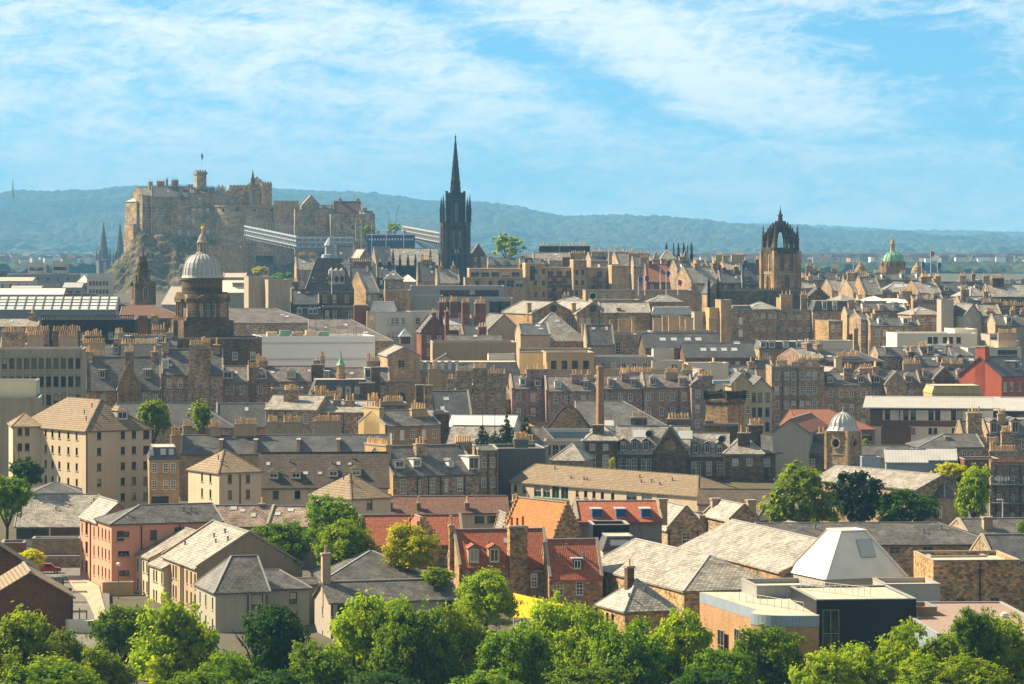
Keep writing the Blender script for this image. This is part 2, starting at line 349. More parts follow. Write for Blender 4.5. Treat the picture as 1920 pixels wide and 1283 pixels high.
def chimney(root, x, y, zb, zt, wx, wy, n, mat='rub', pot='pot', cap=True, parent_part=None):
    m = MB().mat(mat); m.box(x - wx / 2, x + wx / 2, y - wy / 2, y + wy / 2, zb, zt - .28)
    m.mat('coping' if cap else mat); m.box(x - wx / 2 - .12, x + wx / 2 + .12, y - wy / 2 - .12, y + wy / 2 + .12, zt - .28, zt)
    c = m.build('chimney', root)
    for i in range(n):
        t = (i + .5) / n - .5
        px_, py_ = (x + t * (wx - .1), y + rnd.uniform(-.04, .04)) if wx >= wy else (x + rnd.uniform(-.04, .04), y + t * (wy - .1))
        p = link('chimney_pot', pot_mesh(pot), c, (px_, py_, zt - .02)); s = rnd.uniform(.9, 1.3); p.scale = (1, 1, s if rnd.random() > .12 else s * 1.5)
    return c
class Bd: pass
def frame_of(px0, px1, ev, D, a):
    """left front corner, width and heading of a facade that runs from px0 to px1 and starts D metres away"""
    a = R(a); lx, ly = X(px0, D), D; k = (px1 - 960) / F; c, s = math.cos(a), math.sin(a)
    t = (k * ly - lx) / (c - k * s)
    return lx, ly, a, t
def B(label, px0, px1, ev, D, a, dep, rg, roof='gx', wall='rub', rm='slate', f=None, l=None, r=None, ch=(), dm=(), sk=(), dp=(), cat='tenement',
      name=None, group=None, wing=None, skew=None, crow=False, lw=None, rw=None, fw=None, hip=.8, oh=.3, rv=.5, zb=None, chw=None, pot='pot', flash='leadtrim', par=.5, surround=None, vents=0):
    lx, ly, ang, wd = frame_of(px0, px1, ev, D, a)
    ca, sa = math.cos(ang), math.sin(ang)
    Rz = Matrix.Rotation(ang, 4, 'Z'); g = gz(lx, ly) - .6 if zb is None else zb
    ze = Z(ev, ly); h = ze - g
    M = Matrix.Translation((lx, ly, g)) @ Rz
    if wing is None: root = thing(name or cat.replace(' ', '_'), label, cat, (lx, ly, g), ang, group)
    else: root = wing.root
    Mrel = Matrix.Identity(4) if wing is None else wing.M.inverted() @ M
    def add(nm, mb, par_=None, **k):
        o = mb.build(nm, par_ or root, **k)
        if par_ is None and wing is not None: o.matrix_basis = Mrel
        return o
    def loc(px, y):   # local x of the point seen at px on the line y metres behind the facade
        k = (px - 960) / F; ox, oy = lx - sa * y, ly + ca * y
        return (k * oy - ox) / (ca - k * sa)
    b = Bd(); b.root, b.M, b.wd, b.h, b.dep, b.loc, b.add = root, M, wd, h, dep, loc, add
    # ridge height: read at the middle of the ridge
    mx, my = wd / 2, dep * rv
    wy = ly + sa * mx + ca * my
    if not sk and roof in ('gx', 'hx', 'hr', 'hl') and D > 690 and rm in ('slate', 'litslate', 'pslate', 'dslate') and rg is not None and wd > 6:
        sk = [(px0 + (px1 - px0) * rnd.uniform(.12, .88), rnd.uniform(.3, .75), rnd.uniform(.7, 1.3), rnd.uniform(.9, 1.5)) for _ in range(rnd.randint(1, max(2, int(wd / 6))))]
    if cat == 'tenement' and not dm and roof == 'gx' and D > 690 and rm in ('slate', 'pslate', 'dslate') and wd > 8 and rg is not None and not isinstance(rg, str):
        nd = max(2, int(wd / 5)); dm = [(px0 + (px1 - px0) * (i + rnd.uniform(.35, .65)) / nd, rnd.uniform(1.2, 1.7), rnd.uniform(1.5, 1.9), rnd.uniform(.08, .2), rnd.choice('ghhf'), rnd.choice(('trim', 'dslate', 'rub'))) for i in range(nd)]
    if cat == 'tenement' and wing is None and D > 740 and roof != 'flat':
        if f is None and roof != 'gy': f = [(max(2, int(wd / 3.4)), 3, 1.05, 1.8, 1.1, 3.5, 's')]
        if len(ch) < 2 and roof == 'gx' and wd > 6:   # gable stacks, as nearly every house here has them
            have = [c[0] for c in ch]
            ch = list(ch) + [(p_, max(7, 1.5 * F / D), (rg if not isinstance(rg, str) else ev) - rnd.uniform(7, 11) * 900 / D, rnd.randint(2, 5), .5, rnd.uniform(1.6, 3.0)) for p_ in (px0 + 7, px1 - 12) if all(abs(p_ - q) > 16 for q in have)]
    if isinstance(rg, str): hr = h + float(rg)
    else: hr = Z(rg, wy) - g if rg is not None else h
    b.hr = hr; rise = hr - h
    # walls
    m = MB(); wins = []
    faces = {'f': ((0, 0, 0), (1, 0, 0), (0, -1, 0), wd, f, fw), 'l': ((0, dep, 0), (0, -1, 0), (-1, 0, 0), dep, l, lw), 'r': ((wd, 0, 0), (0, 1, 0), (1, 0, 0), dep, r, rw), 'k': ((wd, dep, 0), (-1, 0, 0), (0, 1, 0), wd, None, None)}
    for key, (O, U, N, L, spec, wm) in faces.items():
        m.mat(wm or wall); rs = wrects(spec, L, h) if spec else []
        good = facade(m, O, U, N, L, h, [q[:4] for q in rs]); st = {q[:4]: q[4] for q in rs}
        for q in good:
            P = Vector(O) + Vector(U) * (q[0] + q[1]) / 2 + Vector((0, 0, q[2]))
            rot = {'f': 0, 'l': -math.pi / 2, 'r': math.pi / 2, 'k': math.pi}[key]
            wins.append((P, rot, q[1] - q[0], q[3] - q[2], st[q]))
    if surround:   # dressed margins round the openings of the front
        m.mat(surround)
        for P, rot, ww, wh, st in wins:
            if rot == 0:
                for x0, x1, z0, z1 in ((-ww / 2 - .2, -ww / 2, -.15, wh + .22), (ww / 2, ww / 2 + .2, -.15, wh + .22), (-ww / 2, ww / 2, wh, wh + .22)):
                    m.box(P.x + x0, P.x + x1, -.03, .05, P.z + z0, P.z + z1)
    skew = (roof in ('gx', 'gy') and wall not in ('cream', 'brick', 'white', 'greywarm', 'greyh')) if skew is None else skew
    if skew and roof in ('gx', 'gy'): oh_g = 0
    else: oh_g = oh
    q = MB().mat(rm); t = .2
    def coping(p, q_):
        m.mat('coping'); m.beam(p, q_, .38, .3)
    if roof == 'gx':
        yr = dep * rv
        for x, mt in ((0, lw or wall), (wd, rw or wall)):
            m.mat(mt); pts = [(x, 0, h), (x, dep, h), (x, yr, hr)]
            m.poly(*(pts[::-1] if x == 0 else pts))
        sf, sb = rise / yr, rise / (dep - yr); dz = .05
        q.slab([(-oh_g, -oh, h - sf * oh + dz), (wd + oh_g, -oh, h - sf * oh + dz), (wd + oh_g, yr, hr + dz), (-oh_g, yr, hr + dz)], t)
        q.slab([(wd + oh_g, dep + oh, h - sb * oh + dz), (-oh_g, dep + oh, h - sb * oh + dz), (-oh_g, yr, hr + dz), (wd + oh_g, yr, hr + dz)], t)
        q.mat(flash); q.beam((0, yr, hr + .1), (wd, yr, hr + .1), .3, .14)
        if skew:
            for x in (.1, wd - .1): coping((x, -.1, h + .12), (x, yr, hr + .16)); coping((x, dep + .1, h + .12), (x, yr, hr + .16))
        b.slope = lambda x, tt: (x, yr * tt, h + rise * tt + .05); b.sl = math.atan2(rise, yr)
    elif roof == 'gy':
        for y, sgn in ((0, 1), (dep, -1)):
            m.mat((fw if y == 0 else None) or wall); pts = [(0, y, h), (wd, y, h), (wd / 2, y, hr)]; m.poly(*(pts if sgn > 0 else pts[::-1]))
        s_ = rise / (wd / 2); dz = .05
        q.slab([(-oh, dep + oh_g, h - s_ * oh + dz), (-oh, -oh_g, h - s_ * oh + dz), (wd / 2, -oh_g, hr + dz), (wd / 2, dep + oh_g, hr + dz)], t)
        q.slab([(wd + oh, -oh_g, h - s_ * oh + dz), (wd + oh, dep + oh_g, h - s_ * oh + dz), (wd / 2, dep + oh_g, hr + dz), (wd / 2, -oh_g, hr + dz)], t)
        q.mat(flash); q.beam((wd / 2, 0, hr + .1), (wd / 2, dep, hr + .1), .3, .14)
        if skew or crow:
            ys = (.1, dep - .1)
            if crow:
                m.mat(fw or wall); n = max(4, int(rise / .55))
                for y in ys:
                    for i in range(n):
                        for sg in (-1, 1):
                            x0 = wd / 2 + sg * (wd / 2) * (1 - i / n); x1 = wd / 2 + sg * (wd / 2) * (1 - (i + 1) / n); z1 = h + rise * (i + 1) / n + .25
                            m.box(min(x0, x1), max(x0, x1), y - .17, y + .17, h + rise * i / n - .3, z1)
            else:
                for y in ys: coping((-.1, y, h + .12), (wd / 2, y, hr + .16)); coping((wd + .1, y, h + .12), (wd / 2, y, hr + .16))
        b.slope = lambda x, tt: (0, 0, 0); b.sl = 0
    elif roof in ('hx', 'hy', 'py', 'hl', 'hr'):
        A, Bq, C, E = (-oh, -oh, h), (wd + oh, -oh, h), (wd + oh, dep + oh, h), (-oh, dep + oh, h)
        if roof == 'hx': i = min(wd * .49, dep / 2 * hip); p1, p2 = (i, dep / 2, hr), (wd - i, dep / 2, hr)
        elif roof == 'hl': i = min(wd * .49, dep / 2 * hip); p1, p2 = (i, dep / 2, hr), (wd, dep / 2, hr)
        elif roof == 'hr': i = min(wd * .49, dep / 2 * hip); p1, p2 = (0, dep / 2, hr), (wd - i, dep / 2, hr)
        elif roof == 'hy': i = min(dep * .49, wd / 2 * hip); p1, p2 = (wd / 2, i, hr), (wd / 2, dep - i, hr)
        else: p1 = (wd / 2 - .1, dep / 2, hr); p2 = (wd / 2 + .1, dep / 2, hr)
        if roof == 'hy':
            q.poly(A, Bq, p1); q.poly(Bq, C, p2, p1); q.poly(C, E, p2); q.poly(E, A, p1, p2)
            hips = ((A, p1), (Bq, p1), (C, p2), (E, p2), (p1, p2))
        else:
            q.poly(A, Bq, p2, p1); q.poly(Bq, C, p2); q.poly(C, E, p1, p2); q.poly(E, A, p1)
            hips = ((A, p1), (Bq, p2), (C, p2), (E, p1), (p1, p2))
            if roof == 'hr': m.mat(wall); m.poly((0, dep, h), (0, 0, h), (0, dep / 2, hr - .05))
            if roof == 'hl': m.mat(wall); m.poly((wd, 0, h), (wd, dep, h), (wd, dep / 2, hr - .05))
        for P0, P1 in ((A, Bq), (Bq, C), (C, E), (E, A)): q.poly((P0[0], P0[1], h - t), (P1[0], P1[1], h - t), P1, P0)
        q.poly((A[0], A[1], h - t), (E[0], E[1], h - t), (C[0], C[1], h - t), (Bq[0], Bq[1], h - t))
        q.mat(flash)
        for P0, P1 in hips:
            if (Vector(P0) - Vector(P1)).length > .5: q.beam((P0[0], P0[1], P0[2] + .04), (P1[0], P1[1], P1[2] + .04), .2, .1)
        yr = p1[1]
        b.slope = lambda x, tt: (x, yr * tt, h + rise * tt + .05); b.sl = math.atan2(rise, yr)
    elif roof in ('flat', 'mans'):
        if roof == 'flat':
            q.box(.3, wd - .3, .3, dep - .3, h - par - .2, h - par)
            m.mat(wall)
            for x0, x1, y0, y1 in ((0, wd, 0, .3), (0, wd, dep - .3, dep), (0, .3, .3, dep - .3), (wd - .3, wd, .3, dep - .3)): m.poly((x0, y0, h), (x1, y0, h), (x1, y1, h), (x0, y1, h))
            for (x0, y0), (x1, y1) in (((.3, .3), (wd - .3, .3)), ((wd - .3, .3), (wd - .3, dep - .3)), ((wd - .3, dep - .3), (.3, dep - .3)), ((.3, dep - .3), (.3, .3))):
                m.poly((x1, y1, h - par), (x0, y0, h - par), (x0, y0, h), (x1, y1, h))
            m.mat(flash)
            for x0, x1, y0, y1 in ((-.06, wd + .06, -.06, .34), (-.06, wd + .06, dep - .34, dep + .06), (-.06, .34, .34, dep - .34), (wd - .34, wd + .06, .34, dep - .34)): m.box(x0, x1, y0, y1, h + .003, h + .12)
            b.slope = lambda x, tt: (x, dep * tt, h - par); b.sl = 0
        else:
            i = rise * .35; bot = [(-.15, -.15, h), (wd + .15, -.15, h), (wd + .15, dep + .15, h), (-.15, dep + .15, h)]; top = [(i, i, hr), (wd - i, i, hr), (wd - i, dep - i, hr), (i, dep - i, hr)]
            for k_ in range(4): j = (k_ + 1) % 4; q.poly(bot[k_], bot[j], top[j], top[k_])
            q.mat('flat'); q.poly(*top); q.mat(flash)
            for k_ in range(4): j = (k_ + 1) % 4; q.beam(top[k_], top[j], .3, .16)
            q.poly(*bot[::-1])
            b.slope = lambda x, tt: (x, -.15 + (i + .15) * tt, h + rise * tt + .03); b.sl = math.atan2(rise, i + .15)
    elif roof == 'mono':   # one plane rising to the back
        q.slab([(-oh, -oh, h + .05), (wd + oh, -oh, h + .05), (wd + oh, dep + oh, hr + .05), (-oh, dep + oh, hr + .05)], .25)
        m.mat(wall); m.poly((0, dep, h), (0, 0, h), (0, dep, hr)); m.poly((wd, 0, h), (wd, dep, h), (wd, dep, hr)); m.poly((wd, dep, h), (0, dep, h), (0, dep, hr), (wd, dep, hr))
        b.slope = lambda x, tt: (x, dep * tt, h + rise * tt + .06); b.sl = math.atan2(rise, dep)
    elif roof == 'frus':   # cut pyramid
        i, j = wd * hip, dep * hip; bot = [(-.2, -.2, h), (wd + .2, -.2, h), (wd + .2, dep + .2, h), (-.2, dep + .2, h)]; top = [(wd / 2 - i, dep / 2 - j, hr), (wd / 2 + i, dep / 2 - j, hr), (wd / 2 + i, dep / 2 + j, hr), (wd / 2 - i, dep / 2 + j, hr)]
        q.hexa(bot, top); q.mat(flash)
        for k_ in range(4): q.beam(bot[k_], top[k_], .5, .16); q.beam(top[k_], top[(k_ + 1) % 4], .5, .16)
        b.slope = lambda x, tt: (bot[0][0] * (1 - tt) + x * tt if False else x, -.2 + (dep / 2 - j + .2) * tt, h + rise * tt + .05); b.sl = math.atan2(rise, dep / 2 - j + .2)
    # string course at the wall head
    if wall in ('soot', 'ash', 'buff', 'rub', 'purp') and roof != 'gy': m.mat('coping'); m.box(-.08, wd + .08, -.12, -.003, h - .32, h - .1)
    add('wall', m)
    if q.f: add('roof', q)
    for P, rot, ww, wh, st in wins:
        o = link('window', window_mesh(ww, wh, st), root)
        o.matrix_basis = Mrel @ Matrix.Translation(P) @ Matrix.Rotation(rot, 4, 'Z')
    for c in ch:   # (px, width px, top py, pots, v, depth m, material)
        c = list(c) + [None] * (7 - len(c)); v = .5 if c[4] is None else c[4]; y = v * dep; x = loc(c[0], y)
        Dk = ly + sa * x + ca * y; wx = c[1] * Dk / F / max(.5, ca); wy_ = c[5] or .95
        o = chimney(root, x, y, min(h - 1, hr - 2), Z(c[2], Dk) - g, wx, wy_, c[3], c[6] or chw or wall, pot)
        if wing is not None: o.matrix_basis = Mrel
    for d in dm:   # (px, w, h, t, style, wall)
        d = list(d) + [None] * (6 - len(d)); x = loc(d[0], dep * .1 + dep * .5 * d[3] * .5); px_, py_, pz_ = b.slope(x, d[3])
        w_, h_ = d[1], d[2]; tn = math.tan(b.sl) if b.sl > .05 else 1; run = (h_ + (.5 if d[4] in ('g', 'h') else .15)) / tn
        dmb = MB().mat(d[5] or 'dslate'); ww, wh = w_ - .3, h_ - .35
        rs = facade(dmb, (px_ - w_ / 2, py_, pz_), (1, 0, 0), (0, -1, 0), w_, h_, [(.15, w_ - .15, .18, h_ - .14)], .1)
        dmb.poly((px_ - w_ / 2, py_ + run, pz_), (px_ - w_ / 2, py_, pz_), (px_ - w_ / 2, py_, pz_ + h_), (px_ - w_ / 2, py_ + run, pz_ + h_))
        dmb.poly((px_ + w_ / 2, py_, pz_), (px_ + w_ / 2, py_ + run, pz_), (px_ + w_ / 2, py_ + run, pz_ + h_), (px_ + w_ / 2, py_, pz_ + h_))
        z0, z1, e = pz_ + h_, pz_ + h_ + w_ * .38, .15; xl, xr = px_ - w_ / 2 - e, px_ + w_ / 2 + e; rmn = rm if d[4] != 'f' else 'lead'; dmb.mat(rmn)
        rr = run + (w_ * .38) / tn
        if d[4] == 'g':
            dmb.mat(d[5] or 'dslate'); dmb.poly((xl + e, py_, z0), (xr - e, py_, z0), (px_, py_, z1 - .05)); dmb.mat(rmn)
            dmb.slab([(xl, py_ + rr, z0), (xl, py_ - e, z0), (px_, py_ - e, z1), (px_, py_ + rr, z1)], .1); dmb.slab([(xr, py_ - e, z0), (xr, py_ + rr, z0), (px_, py_ + rr, z1), (px_, py_ - e, z1)], .1)
        elif d[4] == 'h':
            dmb.poly((xl, py_ - e, z0), (xr, py_ - e, z0), (px_, py_ + w_ * .5, z1)); dmb.poly((xl, py_ + rr, z0), (xl, py_ - e, z0), (px_, py_ + w_ * .5, z1), (px_, py_ + rr, z1)); dmb.poly((xr, py_ - e, z0), (xr, py_ + rr, z0), (px_, py_ + rr, z1), (px_, py_ + w_ * .5, z1))
            dmb.poly((xl, py_ - e, z0 - .01), (xl, py_ + rr, z0 - .01), (xr, py_ + rr, z0 - .01), (xr, py_ - e, z0 - .01))
        else: dmb.box(xl, xr, py_ - e, py_ + run + .5, z0 + .002, z0 + .14)
        do = add('dormer', dmb)
        st = 'b' if d[5] == 'bluep' else ('w' if w_ > 1.2 else 's')
        link('window', window_mesh(ww, h_ - .32, st), do, (px_, py_, pz_ + .18))
    for s_ in sk:  # (px, t, w, h)
        x = loc(s_[0], dep * .25); px_, py_, pz_ = b.slope(x, s_[1])
        sm = MB().mat('leadtrim'); sm.box(-s_[2] / 2, s_[2] / 2, 0, s_[3], -.02, .09); sm.mat('skyl'); sm.poly((-s_[2] / 2 + .08, .08, .094), (s_[2] / 2 - .08, .08, .094), (s_[2] / 2 - .08, s_[3] - .08, .094), (-s_[2] / 2 + .08, s_[3] - .08, .094))
        o = link('skylight', sm.mesh('skylight'), root); o.matrix_basis = Mrel @ Matrix.Translation((px_, py_, pz_)) @ Matrix.Rotation(b.sl, 4, 'X')
    for i in range(vents):
        x, tt = rnd.uniform(.08, .92) * wd, rnd.uniform(.25, .85); P = b.slope(x, tt)
        vm = MB().mat('dsteel'); vm.lathe([(.12, -.2), (.12, .45), (.2, .47), (.2, .6)], 6, *P[:2]); vm.v = [(x_, y_, z_ + P[2]) for x_, y_, z_ in vm.v]
        add('roof_vent', vm)
    for u in dp:
        pm = MB().mat('pipe'); pm.box(u * wd - .07, u * wd + .07, -.16, -.02, 0, h - .35); add('drainpipe', pm)
    return b
# ------------------------------------------------------------------ ground, hills, woods, castle rock
def m_ground():
    m, nt = newmat('ground'); oc = nt.n('ShaderNodeTexCoord').outputs['Object']
    n = nt.noise(oc, .02, 5, .6); n2 = nt.noise(oc, .6, 4, .7)
    c = nt.mix(nt.ramp(n, .42, .58), (.10, .09, .07), (.085, .082, .045)); g = nt.math('MULTIPLY_ADD', n2, .6, .7)
    pbsdf(nt, nt.mix(1, c, nt.comb(g, g, g), 'MULTIPLY'), .95, .1)
m_ground()
def m_wood(name, a, b_, scale, low=0.0):
    m, nt = newmat(name); oc = nt.n('ShaderNodeTexCoord').outputs['Object']; sp_ = nt.n('ShaderNodeSeparateXYZ'); nt.put(sp_.inputs[0], oc)
    n = nt.noise(oc, scale, 5, .62); n2 = nt.noise(oc, scale * 9, 3, .6)
    if low: n = nt.math('ADD', n, nt.math('MULTIPLY', nt.math('SUBTRACT', 1.0, nt.math('DIVIDE', sp_.outputs[2], 170), clamp=True), low))   # paler lower down: fields and gardens, plus haze put into the colour
    c = nt.mix(nt.ramp(n, .42, .66), a, b_); g = nt.math('MULTIPLY_ADD', n2, .8, .6)
    pbsdf(nt, nt.mix(1, c, nt.comb(g, g, g), 'MULTIPLY'), .95, .1)
m_wood('woods', (.012, .024, .013), (.055, .07, .036), .0022, .12); m_wood('parkwoods', (.018, .032, .016), (.065, .078, .036), .012)
def grid(name, xs, ys, zf, mat, kind, smooth=True):
    xx, yy_ = np.meshgrid(xs, ys); zz = zf(xx, yy_)
    nx, ny = len(xs), len(ys); V = np.stack([xx.ravel(), yy_.ravel(), zz.ravel()], 1)
    i = np.arange(nx * ny).reshape(ny, nx); Fc = np.stack([i[:-1, :-1].ravel(), i[:-1, 1:].ravel(), i[1:, 1:].ravel(), i[1:, :-1].ravel()], 1)
    me = bpy.data.meshes.new(name); me.from_pydata(V.tolist(), [], Fc.tolist()); me.materials.append(MATS[mat])
    if smooth: me.polygons.foreach_set('use_smooth', np.ones(len(Fc), dtype=bool))
    return tag(link(name, me), kind=kind)
def vn(x, y, seed=0):
    """smooth value noise on arrays"""
    xi, yi = np.floor(x).astype(np.int64), np.floor(y).astype(np.int64); fx, fy = x - xi, y - yi; fx = fx * fx * (3 - 2 * fx); fy = fy * fy * (3 - 2 * fy)
    def h(a, b):
        n = (a * 374761393 + b * 668265263 + seed * 1442695041) & 0x7fffffff; n = ((n ^ (n >> 13)) * 1274126177) & 0x7fffffff
        return ((n ^ (n >> 16)) & 0xffff) / 65535.0
    return (h(xi, yi) * (1 - fx) + h(xi + 1, yi) * fx) * (1 - fy) + (h(xi, yi + 1) * (1 - fx) + h(xi + 1, yi + 1) * fx) * fy
def fbm(x, y, o=4, seed=0): return sum(vn(x * 2 ** k, y * 2 ** k, seed + k) * .5 ** k for k in range(o)) / sum(.5 ** k for k in range(o))
gzv = np.vectorize(gz)
gx_ = np.concatenate([np.linspace(-5200, -300, 22), np.linspace(-280, 280, 57), np.linspace(300, 5200, 22)])
gy_ = np.concatenate([[-300, -150, 0], np.arange(20, 460, 20), np.arange(460, 2000, 20), np.linspace(2050, 3400, 12), np.linspace(3800, 18300, 10)])
grid('ground', gx_, gy_, gzv, 'ground', 'structure')
# ridge lines as they stand against the sky: (px, py) of the crest
RA = [(-900, 430), (-300, 400), (-60, 384), (0, 374), (25, 368), (100, 371), (180, 366), (250, 360), (330, 358), (420, 362), (540, 366), (640, 371), (700, 374), (800, 386), (900, 389), (960, 397), (1020, 408), (1060, 416), (1150, 414), (1250, 419), (1330, 424), (1400, 434), (1500, 441), (1620, 447), (1740, 452), (1920, 460), (2400, 474)]
RB = [(-900, 440), (600, 425), (1200, 428), (1360, 427), (1440, 427), (1560, 431), (1640, 436), (1700, 440), (1760, 439), (1840, 441), (1920, 443), (2400, 450), (3000, 460)]
def crowns(x, y, s, seed):   # domed tree tops on a jittered lattice
    gx2, gy2 = x / s, y / s; best = np.zeros_like(x); xi, yi = np.floor(gx2), np.floor(gy2)
    for dx in (-1, 0, 1):
        for dy in (-1, 0, 1):
            cx, cy = xi + dx, yi + dy; jx = vn(cx + .01, cy + .01, seed); jy = vn(cx + .01, cy + .01, seed + 9); r = .55 + .35 * vn(cx + .01, cy + .01, seed + 5)
            d2 = ((gx2 - cx - jx) ** 2 + (gy2 - cy - jy) ** 2) / r ** 2; best = np.maximum(best, np.sqrt(np.clip(1 - d2, 0, 1)) * (.5 + vn(cx + .01, cy + .01, seed + 3)))
    return best
def hill(prof, D0, D1, base, amp):
    def f(x, y):
        k = 960 + x / y * F; top = HY - np.interp(k, [p[0] for p in prof], [p[1] for p in prof]); zt = top * D1 / F
        t = np.clip((y - D0) / (D1 - D0), 0, 1); s = t * t * (3 - 2 * t); back = np.clip((y - D1) / 600, 0, 1)
        return base + (zt - 8 - base) * s * (1 - back * back * .8) + amp * (fbm(x / 260, y / 260, 3, 4) - .5) * s * (1 - s) * 4
    return f
hA, hB = hill(RA, 7400, 13000, -22, 100), hill(RB, 13400, 17200, -22, 70)
grid('hills', np.linspace(-4300, 4300, 80), np.linspace(7200, 14200, 60), hA, 'ground', 'structure')
grid('hills', np.linspace(-4300, 5300, 60), np.linspace(13200, 18200, 40), hB, 'ground', 'structure')
wa = grid('distant_woods', np.arange(-2200, 2200, 10), np.arange(8200, 13250, 17), lambda x, y: hA(x, y) + 1 + 17 * crowns(x, y, 30, 1) + 7 * fbm(x / 70, y / 70, 2, 8), 'woods', 'stuff', False)
tag(wa, 'dark tree covered hill ridge behind the castle and the black spire', 'woods')
wb = grid('distant_woods', np.arange(500, 2900, 14), np.arange(15200, 17400, 20), lambda x, y: hB(x, y) + 1 + 22 * crowns(x, y, 40, 3), 'woods', 'stuff', False)
tag(wb, 'farthest blue wooded ridge on the horizon right of the crown steeple', 'woods')
lo = lambda x, y: np.maximum(-22, hA(x, y)) + 1 + 10 * crowns(x, y, 16, 6) * (fbm(x / 90, y / 90, 3, 2) > .40) + 7 * (fbm(x / 200, y / 200, 2, 5) - .4)
lo2 = lambda x, y: np.maximum(-22, hA(x, y)) + 6 * crowns(x, y, 10, 16) * (fbm(x / 70, y / 70, 3, 2) > .38) + 5 * (fbm(x / 200, y / 200, 2, 5) - .4)
wn_ = grid('distant_woods', np.arange(-830, 830, 3.4), np.arange(3300, 5250, 6), lo2, 'parkwoods', 'stuff'); tag(wn_, 'nearer belt of pale green trees on the plain beyond the skyline roofs', 'woods')
wc = grid('distant_woods', np.arange(-1300, 1300, 6), np.arange(5200, 8300, 11), lo, 'parkwoods', 'stuff')
tag(wc, 'pale green parkland trees on the plain below the hills', 'woods')
# far suburb: hundreds of pale houses that read as one mass
hm = MB()
for i in range(4200):
    px = rnd.choice([rnd.gauss(1420, 130), rnd.gauss(1800, 110), rnd.uniform(1300, 1950), rnd.uniform(-20, 200)]); D = rnd.uniform(3700, 9800)
    if px < 250 and rnd.random() < .85: continue
    x = X(px, D); z = max(-22., float(hA(np.array([x]), np.array([D]))[0])) + 5.5; a = rnd.uniform(-.6, .6); w_, d_, h_ = rnd.uniform(3, 6.5), rnd.uniform(3, 4.5), rnd.uniform(6, 10)
    c, s = math.cos(a), math.sin(a); T = lambda u, v, q_: (x + c * u - s * v, D + s * u + c * v, z + q_)
    hm.mat(rnd.choice(['white', 'white', 'cream', 'tan', 'grey', 'pink', 'sheet']))
    hm.hexa([T(-w_, -d_, 0), T(w_, -d_, 0), T(w_, d_, 0), T(-w_, d_, 0)], [T(-w_, -d_, h_), T(w_, -d_, h_), T(w_, d_, h_), T(-w_, d_, h_)])
    hm.mat(rnd.choice(['slate', 'mpant', 'dslate', 'litslate']))
    hm.poly(T(-w_, -d_, h_), T(w_, -d_, h_), T(w_, 0, h_ + 3), T(-w_, 0, h_ + 3)); hm.poly(T(w_, d_, h_), T(-w_, d_, h_), T(-w_, 0, h_ + 3), T(w_, 0, h_ + 3))
    hm.poly(T(-w_, d_, h_), T(-w_, -d_, h_), T(-w_, 0, h_ + 3)); hm.poly(T(w_, -d_, h_), T(w_, d_, h_), T(w_, 0, h_ + 3))
tag(hm.build('distant_houses', uv=False), 'hundreds of tiny pale suburban houses among trees below the far hills', 'houses', kind='stuff')
# castle rock: a crag with a level top that falls steeply to the left and towards us
def m_rock():
    m, nt = newmat('crag'); oc = nt.n('ShaderNodeTexCoord').outputs['Object']; ge = nt.n('ShaderNodeNewGeometry')
    sp_ = nt.n('ShaderNodeSeparateXYZ'); nt.put(sp_.inputs[0], ge.outputs['Normal'])
    n = nt.noise(oc, .09, 6, .7); n2 = nt.noise(nt.vmath('MULTIPLY', oc, (1, 1, .5)), .5, 5, .7)
    rock = nt.mix(nt.ramp(n2, .35, .65), (.05, .04, .026), (.27, .205, .12))
    f = nt.math('MULTIPLY', nt.ramp(sp_.outputs[2], .35, .7), nt.ramp(n, .36, .56))
    pbsdf(nt, nt.mix(f, rock, (.085, .088, .032)), .95, .1, n2, .8, 1.2)
m_rock()
CX0, CX1, CY0, CY1 = X(262, 1880), X(640, 1880), 1868., 1990.
def rockz(x, y):
    dx = np.maximum(np.maximum(CX0 - x, x - CX1), 0); dy = np.maximum(np.maximum(CY0 - y, y - CY1), 0)
    w1 = fbm(x / 34, y / 34, 4, 3) - .5; w2 = fbm(x / 9, y / 9, 3, 7) - .5
    d = np.hypot(dx * .95, dy) + w1 * 14 * (np.hypot(dx, dy) > .5)
    top = np.interp(960 + x / y * F, [240, 262, 380, 500, 640], [4, 10, 7, 0, -4]); base = np.minimum(gzv(x, y), -20) - 3
    t = np.clip(d / np.interp(x, [CX0, CX1], [38, 46]), 0, 1); prof = np.interp(t, [0, .12, .3, .55, .8, 1], [1, .84, .64, .36, .14, 0])
    step = np.round(prof * 7) / 7; prof = prof * .6 + step * .4
    return base + (top - base) * prof + (w2 * 9 + w1 * 6) * (t > 0) * (t < 1)
grid('castle_rock', np.arange(-245, -60, 1.15), np.arange(1790, 2050, 1.7), rockz, 'crag', 'structure', False)
